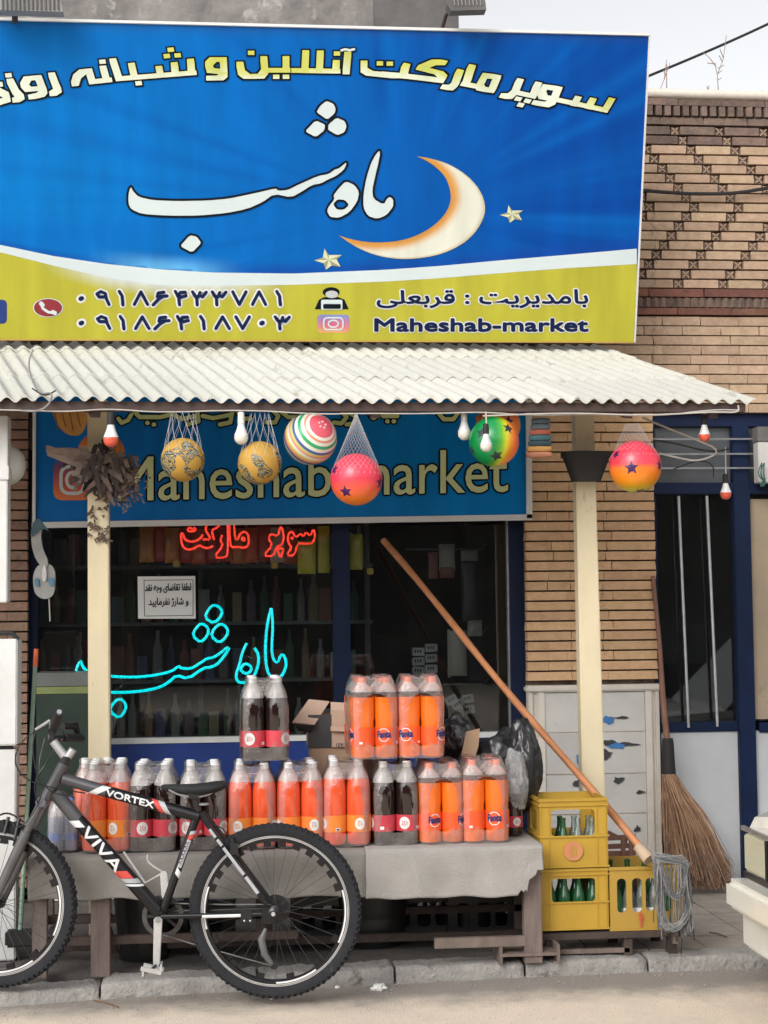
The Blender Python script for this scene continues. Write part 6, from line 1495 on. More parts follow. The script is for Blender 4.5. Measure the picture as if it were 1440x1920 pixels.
# ================================================================== MOP
mp_ = thing('string_mop', P(1215,1612,-1.66), 'long handled string mop leaning across the window with grey yarn over the slotted crate', 'mop')
A_, B_ = P(719,1015,-.12), P(1212,1606,-1.66); hp = []
for i in range(15):
    t = i/14; p = A_.lerp(B_, t); p += Vector((.004*math.sin(t*9), 0, .005*math.sin(t*7+1))); hp.append(p)
MB().tube(hp, [.0165+.0015*math.sin(i*1.7) for i in range(15)], 12).build('handle', K['handle'], mp_, smooth=True)
MB().tube([B_-(B_-A_).normalized()*.06, B_+(B_-A_).normalized()*.02], [.022,.028], 12).build('ferrule', mat('pale wood block', (.55,.40,.28), .7), mp_, smooth=True)
rg = random.Random(21); gA_, gB2 = MB(), MB()
for i in range(190):
    g_ = gA_ if rg.random() < .6 else gB2
    sx = rg.uniform(1222, 1246); path = rg.random()
    if path < .42: # left hanging hank
        pts = [P(1225+rg.uniform(-4,10), 1603+rg.uniform(-4,8), -1.72), P(1236+rg.uniform(-10,8), 1640+rg.uniform(-10,10), -1.72-rg.uniform(0,.03)), P(1238+rg.uniform(-9,8), 1690+rg.uniform(-15,15), -1.73), P(1243+rg.uniform(-8,14), 1735+rg.uniform(-6,12), -1.72), P(1262+rg.uniform(-8,10), 1745+rg.uniform(-8,6), -1.71)]
    elif path < .75: # over the top to the right then down
        pts = [P(1228+rg.uniform(-6,6), 1603+rg.uniform(-5,12), -1.72), P(1255+rg.uniform(-5,5), 1606+rg.uniform(-6,14), -1.74), P(1283+rg.uniform(-4,8), 1612+rg.uniform(-6,10), -1.73), P(1287+rg.uniform(-8,8), 1655+rg.uniform(-10,12), -1.72), P(1293+rg.uniform(-10,6), 1700+rg.uniform(-12,12), -1.72), P(1288+rg.uniform(-10,8), 1738+rg.uniform(-10,16), -1.71)]
    else: # loops between
        pts = [P(1236+rg.uniform(-6,6), 1620, -1.74), P(1248+rg.uniform(-6,6), 1660+rg.uniform(-8,8), -1.75), P(1262+rg.uniform(-8,8), 1690+rg.uniform(-8,8), -1.75), P(1280+rg.uniform(-6,6), 1670+rg.uniform(-12,12), -1.74), P(1290+rg.uniform(-6,4), 1625+rg.uniform(-8,8), -1.73)] if rg.random() < .4 else [P(1245+rg.uniform(-8,8), 1735+rg.uniform(-6,6), -1.74), P(1262+rg.uniform(-6,6), 1742+rg.uniform(-10,8), -1.74), P(1285+rg.uniform(-6,6), 1728+rg.uniform(-10,8), -1.73), P(1292+rg.uniform(-6,4), 1700, -1.72)]
    g_.tube(curve3(pts, 2), rg.uniform(.002, .0038), 5)
for i in range(20):
    x0_ = rg.uniform(1226, 1296); x1_ = x0_+rg.uniform(-12, 10); g_ = gA_ if rg.random() < .5 else gB2
    pts = [P(x0_, 1608+rg.uniform(-8,10), -1.72), P((x0_+x1_)/2+rg.uniform(-8,8), 1650+rg.uniform(-15,15), -1.74-rg.uniform(0,.03)), P(x1_+rg.uniform(-5,5), 1705+rg.uniform(-15,15), -1.73), P(x1_, 1735+rg.uniform(-20,28), -1.71)]
    g_.tube(curve3(pts, 2), rg.uniform(.002, .0036), 5)
gA_.build('yarn', K['yarn'], mp_)['kind'] = 'stuff'; gB2.build('yarn', K['yarnblue'], mp_)['kind'] = 'stuff'
gg = MB()
for x in (1248,1258,1268,1280,1300): gg.tube([P(x,1740,-1.7), P(x+rg.uniform(-3,3),1760+rg.uniform(0,30),-1.7)], .0025, 5)
gg.build('yarn_end', K['blackmat'], mp_)
g = MB(); g.obox(P(1265,1757,-1.68), (.022,.02,.05)); g.obox(P(1292,1742,-1.68), (.022,.02,.035)); g.build('wooden_peg', K['wood'], mp_)
# ================================================================== BIG BROOM
br = thing('twig_broom', P(1300,1670,-.15), 'large twig broom leaning on the wall between the brick pier and the blue door', 'broom')
MB().tube([P(1224,1080,-.03), P(1236,1200,-.06), P(1243,1310,-.08), P(1252,1400,-.11)], [.011,.012,.0155,.017], 10).build('stick', K['handle2'], br, smooth=True)
n0 = P(1252,1384,-.11); n1 = P(1254,1458,-.12)
MB().tube([n0, n0.lerp(n1,.1), n0.lerp(n1,.5), n1], [.026,.03,.033,.038], 12).build('black_wrap', K['blackmat'], br, smooth=True)
rg = random.Random(5); gs = [MB(), MB(), MB()]
for i in range(820):
    u = rg.random(); s0 = P(1240+u*27, 1452, -.12-rg.uniform(0,.05)); ex = 1248+u**.95*122+rg.uniform(-9,9); ey = 1655+rg.uniform(-34,16)
    if u < .12: ey = rg.uniform(1560,1650)
    e = P(ex, min(ey, 1672), -.18-rg.uniform(0,.16)); mids = s0.lerp(e, .5)+Vector((rg.uniform(-.018,.018)+(.010 if u > .5 else 0), -.03, rg.uniform(-.01,.03)))
    wd_ = rg.uniform(.0014,.0036); k_ = 0 if rg.random() < .6 else 1; pts = curve3([s0, s0.lerp(e,.2)+Vector((0,-.01,.0)), mids, e], 1)
    gs[k_].tube(pts, [wd_*(1-.55*j/len(pts)) for j in range(len(pts))], 3, False)
    if rg.random() < .75:
        t_ = rg.uniform(.55,.85); q = s0.lerp(e, t_)+Vector((0,-.02,0)); gs[2 if ex > 1300 else k_].tube([q, q+(e-q)*.9+Vector((rg.uniform(-.03,.03), rg.uniform(-.02,.0), rg.uniform(-.01,.02)))], .0011, 3, False)
for g_, m_ in zip(gs, ('straw','straw2','straw3')): g_.build('twigs', K[m_], br)['kind'] = 'stuff'
# ================================================================== CAR at the right edge
car = thing('parked_car', (3.9, -2.78, -.075), 'cream old saloon car parked at the right edge, only its front corner in view', 'car')
x0 = P(1392,1600,-2.06).x; yF, yN = -2.06, -3.55
def carbody():
    g = MB(); sec = []
    # profile along X: (x, z_top, z_bottom, half-width inset)
    for (dx, zt, zb_, ins) in ((0,.60,.30,.05),(.03,.635,.24,.02),(.12,.665,.20,.0),(.5,.71,.18,0),(1.15,.76,.16,0),(1.3,.77,.16,0)):
        sec.append((x0+dx, zt, zb_, ins))
    def ringp(x, zt, zb_, ins):
        a, b_ = yF-ins, yN+ins; return [(x,a,zb_),(x,a,(zt+zb_)/2),(x,a-.01,zt-.05),(x,a-.05,zt-.008),(x,a-.2,zt+.012),(x,(a+b_)/2,zt+.022),(x,b_+.2,zt+.012),(x,b_+.05,zt-.008),(x,b_+.01,zt-.05),(x,b_,(zt+zb_)/2),(x,b_,zb_)]
    xs_ = sec + [(x0+1.9,.80,.16,0),(x0+3.2,.80,.16,0),(x0+4.1,.74,.2,.02),(x0+4.25,.68,.25,.05)]
    vs = [p for s_ in xs_ for p in ringp(*s_)]; n_ = 11
    fs = [(i*n_+k_, (i+1)*n_+k_, (i+1)*n_+(k_+1) % n_, i*n_+(k_+1) % n_) for i in range(len(xs_)-1) for k_ in range(n_)] + [tuple(range(n_)), tuple(range((len(xs_)-1)*n_, len(xs_)*n_))]
    return g.add(vs, fs)
carbody().build('body', K['carpaint'], car, bevel=0)
g = MB(); g.add([(x0+1.3,yF-.06,.77),(x0+1.75,yF-.18,1.24),(x0+2.9,yF-.18,1.26),(x0+3.5,yF-.06,.79),(x0+1.3,yN+.06,.77),(x0+1.75,yN+.18,1.24),(x0+2.9,yN+.18,1.26),(x0+3.5,yN+.06,.79)], [(0,1,2,3),(4,7,6,5),(0,4,5,1),(1,5,6,2),(2,6,7,3)]); g.build('cabin', K['greyglass'], car)
MB().box(x0-.014, x0+.0, yF-.03, yN+.03, .575, .592).build('bonnet_trim', K['silver'], car)
MB().box(x0-.012, x0+.01, yF-.06, yF-.30, .425, .565).build('headlight', K['lamp'], car, bevel=.006); MB().box(x0-.012, x0+.01, yN+.06, yN+.30, .425, .565).build('headlight', K['lamp'], car, bevel=.006)
MB().box(x0-.016, x0+.012, yF-.33, yF-.315, .42, .57).build('headlight_rim', K['black'], car)
MB().box(x0-.008, x0+.012, yF-.34, yN+.34, .43, .56).build('grille', K['black'], car)
MB().box(x0-.012, x0+.02, yF-.045, yN+.045, .395, .418).build('lower_trim', K['black'], car)
g = MB(); bxx = x0-.07; g.add([(bxx+.03,yF+.02,.37),(bxx-.01,yF-.08,.37),(bxx-.01,yN+.08,.37),(bxx+.03,yN-.02,.37),(bxx+.02,yF+.02,.28),(bxx,yF-.08,.28),(bxx,yN+.08,.28),(bxx+.02,yN-.02,.28),(x0+.1,yF+.02,.385),(x0+.1,yN-.02,.385),(x0+.1,yF+.02,.25),(x0+.1,yN-.02,.25)],
    [(0,1,2,3),(0,3,9,8),(0,8,9,3)][:1]); 
g = MB(); g.box(x0-.075, x0+.05, yN-.01, yF+.0, .27, .385); g.build('bumper', K['carpaint'], car, bevel=.02)
MB().box(x0-.02, x0+.4, yN+.03, yF-.03, .12, .268).build('apron', K['carpaint'], car, bevel=.02)
for xx in (x0+.75, x0+3.35):
    for yy in (yF-.03, yN+.21):
        w_ = sub('wheel', car); g = MB(); g.lathe([(.001,0),(.2,0),(.275,.02),(.285,.06),(.285,.12),(.275,.16),(.2,.18),(.001,.18)], 28, (xx, yy, .21), Matrix.Rotation(R(90), 3, 'X')); g.build('tyre', K['tyre'], w_, smooth=True)
        g = MB(); g.lathe([(.001,-.004),(.17,-.004),(.18,.01),(.19,.01)], 24, (xx, yy, .21), Matrix.Rotation(R(90), 3, 'X')); g.build('rim', K['silver'], w_)
car2 = copy_tree(car); car2.location = (6.2, -11.5, -.075); car2.rotation_euler = (0, 0, R(180)); tag(car2, 'dark saloon car parked across the street, mirrored in the door pane', 'car')
def swap(o):
    for k_ in list(COL.objects):
        if k_.parent is o:
            if k_.type == 'MESH' and k_.data.materials and k_.data.materials[0] is K['carpaint']:
                k_.material_slots[0].link = 'OBJECT'; k_.material_slots[0].material = K['frameblack']
            swap(k_)
swap(car2)
# ================================================================== FLOODLIGHTS, WEEDS, LITTER
f1 = thing('floodlight', P(870,15,-.7), 'dark floodlight on a short arm above the right part of the big sign', 'floodlight', 'floodlights above the sign')
g = MB(); g.slab([[(838,-12),(908,-14),(912,18),(846,20),(838,8)]], lambda x, y, s_: P(x, y, -.95)+Vector((0, s_*.07, 0))); g.build('housing', K['conc2'], f1)
g = MB(); [g.tube([P(x,-8,-.955), P(x+3,10,-.955)], .003, 4) for x in range(850,905,7)]; g.build('fin', K['tin'], f1)
MB().tube([P(828,58,-.7), P(836,30,-.75), P(848,14,-.9)], .009, 8).build('arm', K['darkwood'], f1, smooth=True)
f2_ = thing('floodlight', P(55,20,-.7), 'dark ribbed floodlight above the left part of the big sign', 'floodlight', 'floodlights above the sign')
g = MB(); g.slab([[(-30,-14),(112,-14),(118,22),(-30,18)]], lambda x, y, s_: P(x, y, -.95)+Vector((0, s_*.07, 0))); g.build('housing', K['tin'], f2_)
for x in range(4, 112, 8): MB().tube([P(x,-12,-.957), P(x+1,18,-.957)], .0045, 4).build('fin', K['conc2'], f2_)
MB().tube([P(28,40,-.78), P(28,20,-.9)], .014, 8).build('arm', K['darkwood'], f2_)
wz = P(1320,172,.1).z-.03
for nm, X, base, stems, lb in (('dry_weed',1345,172,[[(1347,172),(1345,140),(1340,118)],[(1345,140),(1356,112),(1362,66)],[(1343,125),(1330,108),(1318,98)],[(1342,120),(1326,118)],[(1346,150),(1353,146)],[(1346,138),(1354,132)],[(1346,128),(1358,122)],[(1354,115),(1348,104)],[(1356,108),(1350,92)]],'bare dry weed on the wall coping below the power line'),('dry_weed',1245,172,[[(1236,172),(1245,150),(1250,112)],[(1250,165),(1250,120)],[(1245,150),(1256,118)],[(1248,140),(1244,132)]],'thin dry weed on the wall coping next to the sign edge'),('dry_weed',1330,172,[[(1328,172),(1329,160)],[(1328,168),(1325,162)]],'tiny dry weed stub on the wall coping')):
    g = MB()
    for s_ in stems: g.tube([P(x, y, .05) for x, y in s_], [.0032]+[.0022]*(len(s_)-1), 4)
    tag(g.build(nm, K['leaf2']), lb, 'weed')
for x, y, s_, lb in ((710,1856,.022,'crumpled white paper on the road below the kerb'),(512,1873,.012,'small white scrap under the rear bicycle wheel'),(632,1853,.008,'tiny pale scrap by the kerb right of the rear wheel')):
    q = G(x, y, -.07); crumple('litter', q+Vector((0,0,s_*.45)), s_*1.2, s_, s_*.7, s_*100, K['paper'], lb, 'litter', None, None, .5)
for x, y, x2, y2, lb in ((175,1875,222,1888,'dry twig lying on the road below the left kerb'),(1330,1748,1362,1757,'dark twig lying on the paving slabs')):
    z_ = -.062 if y > 1800 else .006; tag(MB().tube([G(x,y,z_), G((x+x2)/2,(y+y2)/2-2,z_), G(x2,y2,z_)], .003, 5).build('twig', K['straw3' if y < 1800 else 'straw']), lb, 'twig')
# pebbles along the gutter
g = MB(); rg = random.Random(9)
for i in range(500):
    x = rg.uniform(-1.2, 2.6); y = kedge(x)-abs(rg.gauss(.0,.09))-.01; r_ = rg.uniform(.0015,.0055); zz = -.078+noise.noise(Vector((x*1.3,y*1.3,0)))*.008+max(0,(y+2.05)/.45)*.02+.004
    a = rg.uniform(0,3); g.add([(x+r_*math.cos(a),y+r_*math.sin(a),zz),(x-r_*math.sin(a),y+r_*math.cos(a)*.8,zz),(x-r_*math.cos(a),y-r_*math.sin(a),zz),(x+r_*math.sin(a),y-r_*math.cos(a),zz),(x,y,zz+r_*.9)], [(0,1,4),(1,2,4),(2,3,4),(3,0,4)])
tag(g.build('gravel', K['gravel']), kind='stuff')
g = MB(); rg = random.Random(19)
for i in range(1400):
    x = rg.uniform(-1.2, 2.8); y = -1.9-abs(rg.gauss(.0,.35)); r_ = rg.uniform(.0008,.0028); zz = -.078+noise.noise(Vector((x*1.3,y*1.3,0)))*.008+max(0,(y+2.05)/.45)*.02
    a = rg.uniform(0,3); g.add([(x+r_*math.cos(a),y+r_*math.sin(a),zz),(x-r_*math.sin(a),y+r_*math.cos(a)*.8,zz),(x-r_*math.cos(a),y-r_*math.sin(a),zz),(x+r_*math.sin(a),y-r_*math.cos(a),zz),(x,y,zz+r_*.9)], [(0,1,4),(1,2,4),(2,3,4),(3,0,4)])
tag(g.build('grit', K['gravel']), kind='stuff')
# ================================================================== BICYCLE
RYb, FYb = -1.975, -1.84
rh0, fh0 = P(516,1707,RYb), P(-5,1694,FYb)
bp0 = Plane(rh0, fh0, rh0+Vector((0,0,1)))
def B(x, y, off=0): return bp0(x, y, 0) + bp0.n*off
bk = thing('bicycle', Vector((rh0.x, rh0.y, -.075)), 'black and grey mountain bicycle leaning at the kerb before the drink table', 'bicycle')
AX = bp0.n.copy(); WU = Vector((0,0,1)); WX = AX.cross(WU).normalized()
def wheel(c, Ro, nm, ax=AX):
    wx = ax.cross(Vector((0,0,1))).normalized(); wu = wx.cross(ax).normalized(); w_ = sub('wheel', bk)
    def cp(r_, a, off=0): return c+(wx*math.cos(a)+wu*math.sin(a))*r_+ax*off
    # tyre
    g = MB(); NA = 96; pr = [(-.0,-.013),(-.018,-.022),(-.034,-.021),(-.044,-.011),(-.047,0),(-.044,.011),(-.034,.021),(-.018,.022),(-.0,.013)]
    vs = [cp(Ro-.047-q[0]*1.0, 2*math.pi*i/NA, q[1]) for i in range(NA) for q in pr]; n_ = len(pr)
    g.add(vs, [(i*n_+k_, i*n_+(k_+1) % n_, ((i+1) % NA)*n_+(k_+1) % n_, ((i+1) % NA)*n_+k_) for i in range(NA) for k_ in range(n_)])
    g.build('tyre', K['tyre'], w_, smooth=True)
    g = MB()
    for i in range(84):
        a = 2*math.pi*i/84; d = (wx*math.cos(a)+wu*math.sin(a)); tn = ax.cross(d)
        m_ = Matrix((tn, ax, d)).transposed()
        g.obox(cp(Ro-.002, a, .006 if i % 2 else -.006), (.011,.014,.007), m_)
        for s_ in (-1, 1): g.obox(cp(Ro-.009, a+.02, .019*s_), (.010,.009,.009), m_)
    kb = g.build('tread_knobs', K['tyre'], w_); kb['kind'] = 'stuff'
    Ri = Ro-.046
    def ringm(r0_, r1_, o0, o1, m, nm2, a0=0, a1=2*math.pi):
        g = MB(); N_ = 96 if a1-a0 > 6 else 24; full = a1-a0 > 6; vs = []
        for i in range(N_ if full else N_+1):
            a = a0+(a1-a0)*i/N_; vs += [cp(r0_,a,o0), cp(r1_,a,o0), cp(r1_,a,o1), cp(r0_,a,o1)]
        Q = N_ if full else N_
        g.add(vs, [(i*4+k_, i*4+(k_+1) % 4, ((i+1) % (N_ if full else N_+1))*4+(k_+1) % 4, ((i+1) % (N_ if full else N_+1))*4+k_) for i in range(Q) for k_ in range(4)])
        return g.build(nm2, K[m], w_, smooth=True)
    ringm(Ri-.024, Ri-.010, -.012, .012, 'frameblack', 'rim_inner'); ringm(Ri-.0095, Ri+.001, -.012, .0125, 'alu', 'rim'); ringm(Ri-.0055, Ri-.004, .0126, .0132, 'frameblack', 'rim_line')
    for a0, a1 in ((-.25,.35),(2.85,3.6),(4.1,4.7)): ringm(Ri-.019, Ri-.0125, .0126, .0145, 'decalwhite', 'rim_decal', a0, a1)
    for a in [R(20)+i*R(140)/11 for i in range(12)]+[R(205)+i*R(130)/5 for i in range(6)]:
        d = (wx*math.cos(a)+wu*math.sin(a)); tn = ax.cross(d); m_ = Matrix((tn, ax, d)).transposed(); MB().obox(cp(Ri-.033, a, .0), (.030,.012,.022), m_).build('rim_block', K['frameblack'], w_)
    g = MB()
    for i in range(32):
        a = 2*math.pi*i/32; s_ = 1 if i % 2 else -1; b_ = a+(.55 if (i//2) % 2 else -.55); g.tube([cp(.022, b_, .028*s_), cp(Ri-.02, a, 0)], .0011, 4)
    g.build('spokes', K['spoke'], w_)
    g = MB(); g.lathe([(.001,-.05),(.008,-.05),(.008,-.034),(.024,-.03),(.024,-.026),(.014,-.02),(.014,.02),(.024,.026),(.024,.03),(.010,.034),(.010,.05),(.001,.05)], 16, c, Matrix((wx, wu, ax)).transposed()); g.build('hub', K['frameblack'], w_, smooth=True)
    return cp
sc_b = (rh0-CAM).dot(FW)/FPX
cpR = wheel(rh0, 162*sc_b, 'rear')
ax2 = (Matrix.Rotation(R(-7), 3, 'Z') @ AX); cpF = wheel(fh0, 155*(fh0-CAM).dot(FW)/FPX, 'front', ax2)
# frame
def btube(a, b_, r, name, m, off=0, mid=None, n=14):
    pts = [B(*a, off), B(*b_, off)] if mid is None else curve3([B(*a, off)]+[B(*q, off) for q in mid]+[B(*b_, off)], 2)
    rr = r if not isinstance(r, tuple) else [r[0]+(r[1]-r[0])*i/(len(pts)-1) for i in range(len(pts))]
    return MB().tube(pts, rr, n).build(name, K[m], bk, smooth=True)
BBp = (302,1716)
btube((121,1432), (86,1497), .0235, 'head_tube', 'framegrey')
btube((118,1460), (200,1484), .0235, 'top_tube', 'framegrey'); btube((196,1483), (374,1531), .0232, 'top_tube', 'frameblack')
btube((104,1486), (148,1540), .0285, 'down_tube', 'framegrey'); btube((146,1537), (297,1708), .0282, 'down_tube', 'frameblack')
btube((304,1712), (372,1522), .0165, 'seat_tube', 'frameblack'); btube((372,1524), (366,1492), .0135, 'seat_post', 'black')
g = MB(); g.tube([B(300,1716,-.035), B(301,1716,.035)], .022, 16); g.build('bottom_bracket', K['frameblack'], bk, smooth=True)
for o_ in (-.055, .05):
    btube((384,1532), (503,1692), .0095, 'seat_stay', 'frameblack', o_); btube((306,1714), (505,1709), .0095, 'chain_stay', 'frameblack', o_)
btube((376,1524), (392,1545), .016, 'stay_bridge', 'frameblack')
# seat stay and chainstay decals
def fdecal(cen0, cen1, r, off, pieces, name, flip=False):
    """pieces drawn in (u along, v across) metres on the tube facing the camera"""
    a, b_ = B(*cen0, off), B(*cen1, off); d = (b_-a).normalized(); up = AX.cross(d).normalized()
    if up.z < 0: up = -up
    def fn(u, v_, o=0):
        v2 = max(-r*.97, min(r*.97, v_)); return a + d*u + up*v2 + AX*(math.sqrt(max(0, r*r-v2*v2))+.0006+o)
    return fn, (b_-a).length
def stripes(fn, L_, name, segs, m):
    g = MB(); g.keep = 1
    for loops in segs:
        # cut into narrow strips so that it bends round the tube
        us = [p[0] for p in loops]; u0, u1 = min(us), max(us)
        g.flat([loops], lambda x, y: fn(x, y, .0004))
    return g.build(name, K[m], bk)
fn, L_ = fdecal((391,1543),(500,1688), .0095, .05, None, '')
g = MB(); g.keep = 1
for a, e in ((.02,.06),(.07,.10),(.11,.24),(.25,.33)):
    n_ = 6
    for k_ in range(n_): v0, v1 = -.007+.014*k_/n_, -.007+.014*(k_+1)/n_; g.add([fn(a,v0), fn(e,v0), fn(e,v1), fn(a,v1)], [(0,1,2,3)])
g.build('stay_decal', K['decalgrey'], bk)
fn, L_ = fdecal((383,1713),(455,1711), .0095, .05, None, ''); g = MB(); g.keep = 1
for k_ in range(6): v0, v1 = -.007+.014*k_/6, -.007+.014*(k_+1)/6; g.add([fn(0,v0), fn(.15,v0), fn(.15,v1), fn(0,v1)], [(0,1,2,3)])
g.build('stay_decal', K['decalwhite'], bk)
def tubetext(s, cen0, cen1, r, u0, u1, vh, m, off=0, name='lettering', slant=0, rev=False):
    fn, L_ = fdecal(cen0, cen1, r, off, None, '')
    v, f = cut2d(*text2d(s, 0, 4), 1, 14); g = MB(); g.keep = 1
    for k_, (dx, dy) in enumerate(ring(.0012, 8)+[(0,0)]):
        vs = []
        for a, b_ in v:
            vv = (b_-.5)*2*vh+dy; uu = u0+(u1-u0)*a+dx+slant*vv; vs.append(fn(uu, vv, .0012+k_*.0001))
        g.add(vs, f)
    return g.build(name, K[m], bk)
def band(cen0, cen1, r, u0, u1, m, v0=-.95, v1=.95, sl=0, off=0, o=0, name='frame_band'):
    fn, L_ = fdecal(cen0, cen1, r, off, None, ''); g = MB(); g.keep = 1; n_ = 12
    for k_ in range(n_):
        a, e = r*(v0+(v1-v0)*k_/n_), r*(v0+(v1-v0)*(k_+1)/n_); g.add([fn(u0+sl*a,a,o), fn(u1+sl*a,a,o), fn(u1+sl*e,e,o), fn(u0+sl*e,e,o)], [(0,1,2,3)])
    return g.build(name, K[m], bk)
T0, T1 = (196,1483), (374,1531); D0, D1 = (146,1537), (297,1708)
tubetext('VORTEX', T0, T1, .0238, .012, .205, .0125, 'decalwhite', slant=-.1)
band(T0, T1, .0236, -.035, .0, 'decalwhite', -.9, .9, 1.2); band(T0, T1, .0236, .21, .235, 'decalred', -.9, .9, -1.0); band(T0, T1, .0236, .236, .262, 'decalgrey', -.9, .9, -1.0)
tubetext('VIVA', D0, D1, .029, .045, .255, .0215, 'decalwhite', slant=.1)
band(D0, D1, .0288, .0, .035, 'decalwhite', -.95, .3, .8); band(D0, D1, .0288, .262, .30, 'decalred', -.9, .6, .9); band(D0, D1, .0288, .302, .325, 'decalgrey', -.9, .95, .9); band(D0, D1, .0288, .33, .342, 'decalwhite', -.9, .95, .9)
S0, S1_ = (372,1530), (306,1708)
band(S0, S1_, .0168, .06, .075, 'decalgrey', -.9, .9, .5); band(S0, S1_, .0168, .076, .095, 'decalred', -.9, .9, .5); band(S0, S1_, .0168, .096, .21, 'decalgrey', -.55, .75); fn, L_ = fdecal(S0, S1_, .0172, 0, None, ''); g = MB()
for k_ in range(6): stroke(g, [(.105+k_*.016, -.005+.003*(k_ % 2)), (.111+k_*.016, .006), (.115+k_*.016, -.003)], .0026, lambda x, y, o=0: fn(x, y, o), .0012)
g.build('tube_scribble', K['frameblack'], bk)
band(S0, S1_, .0168, .215, .24, 'decalwhite', -.9, .9, -.8)
# saddle
sdl = sub('saddle', bk); g = MB(); st_ = [(300,1471,.012,.010,0),(315,1472,.020,.014,0),(340,1474,.03,.018,0),(370,1474,.045,.02,0),(395,1471,.066,.022,0),(415,1467,.072,.018,0),(428,1466,.05,.010,0)]
n_ = 14; vs = []
for x, y, hw, hh, _ in st_:
    c = B(x, y+4)
    for i in range(n_):
        a = 2*math.pi*i/n_; s_ = math.sin(a); vs.append(c+AX*hw*math.cos(a)+WU*(hh*s_*.9 if s_ > 0 else hh*s_*1.35))
g.add(vs, [(k_*n_+i, k_*n_+(i+1) % n_, (k_+1)*n_+(i+1) % n_, (k_+1)*n_+i) for k_ in range(len(st_)-1) for i in range(n_)]+[tuple(range(n_)), tuple(range((len(st_)-1)*n_, len(st_)*n_))])
ob = g.build('seat_cover', K['saddle'], sdl, smooth=True); md_ = ob.modifiers.new('sub', 'SUBSURF'); md_.levels = md_.render_levels = 1
for o_ in (-.02, .02): MB().tube(curve3([B(318,1480,o_), B(345,1493,o_), B(385,1493,o_), B(408,1480,o_)], 2), .0035, 6).build('rail', K['silver'], sdl)
MB().obox(B(366,1491), (.05,.05,.02)).build('clamp', K['black'], sdl)
MB().lathe([(.001,0),(.02,0),(.02,.006),(.001,.008)], 12, B(382,1509,.0)).build('seat_clamp', K['silver'], bk)
# fork, stem, bars
FB = lambda x, y, off=0: P(x, y, FYb-.0)+ax2*off
for o_, nm in ((.055,'near'), (-.055,'far')):
    a, m_, c = B(72,1515,o_), B(50,1570,o_), fh0+ax2*o_
    MB().tube([B(82,1505,o_), m_], .0155, 12).build('fork_stanchion', K['forkgrey'], bk, smooth=True); MB().tube([B(56,1556,o_), m_.lerp(c,.5), c], [.021,.020,.014], 12).build('fork_leg', K['forkgrey'], bk, smooth=True)
MB().tube([B(84,1500,-.07), B(80,1508,0), B(84,1500,.07)], .02, 10).build('fork_crown', K['framegrey'], bk, smooth=True)
stem = sub('stem', bk); MB().tube([B(121,1434), B(125,1418)], .0205, 12).build('spacer', K['black'], stem, smooth=True); MB().tube([B(126,1424), B(100,1390)], [.018,.017], 10).build('stem_bar', K['alu'], stem, smooth=True); MB().tube([B(137,1405,.0), B(124,1424,.0)], .016, 10).build('stem_clamp', K['alu'], stem, smooth=True)
hb = sub('handlebar', bk); nearE, cl_c, farE = P(111,1335,-2.10), P(95,1382,-1.86), P(152,1384,-1.5)
MB().tube([cl_c.lerp(nearE,.5), cl_c, cl_c.lerp(farE,.6)], .0125, 10).build('bar', K['black'], hb, smooth=True)
MB().tube([cl_c.lerp(nearE,.35), nearE], [.017,.0165], 12).build('grip', K['blackmat'], hb, smooth=True); MB().tube([nearE, nearE+(nearE-cl_c).normalized()*.002], [.0095,.0095], 12).build('grip_end', K['silver'], hb)
MB().tube([cl_c.lerp(farE,.4), farE], [.018,.017], 12).build('grip', K['blackmat'], hb, smooth=True)
MB().tube([P(118,1362,-1.6), P(140,1360,-1.55), P(146,1376,-1.52)], [.014,.018,.012], 10).build('shifter', K['black'], hb, smooth=True)
MB().tube([P(97,1365,-1.95), P(92,1352,-1.97), P(66,1368,-2.0)], [.010,.007,.005], 8).build('brake_lever', K['alu'], hb, smooth=True)
MB().obox(P(98,1372,-1.93), (.03,.05,.025)).build('brake_clamp', K['black'], hb, bevel=.006)
for nm, pts in (('brake_cable', [P(68,1368,-1.98),P(60,1400,-1.98),P(68,1450,-1.96),P(80,1475,-1.95),P(75,1500,-1.95),P(60,1530,-1.94),P(35,1555,-1.94),P(20,1540,-1.93)]), ('gear_cable', [P(96,1358,-1.96),P(40,1385,-1.98),P(24,1430,-1.98),P(50,1465,-1.97),P(110,1480,-1.95),P(160,1487,-1.93)]), ('gear_cable', [P(84,1385,-1.9),P(70,1440,-1.95),P(88,1485,-1.95),P(140,1495,-1.93)]), ('gear_cable', [P(120,1370,-1.7),P(95,1420,-1.95),P(62,1465,-1.96),P(70,1505,-1.94)])):
    MB().tube(curve3(pts, 2), .0025, 6).build(nm, K['black'], bk, smooth=True)
# front brake
g = MB(); g.tube([B(20,1530,.03), B(14,1560,.045)], .007, 8); g.tube([B(40,1532,.03), B(34,1570,.05)], .007, 8); g.tube(curve3([B(-5,1530,.03), B(20,1520,.03), B(48,1540,.03)], 2), .004, 6); g.build('front_brake', K['black'], bk, smooth=True)
g = MB(); g.obox(B(442,1588,.045), (.03,.02,.045)); g.tube([B(436,1570,.03), B(448,1604,.035)], .009, 8); g.tube([B(392,1540,.02), B(420,1552,.03), B(440,1580,.035)], .0028, 6); g.build('rear_brake', K['black'], bk, smooth=True)
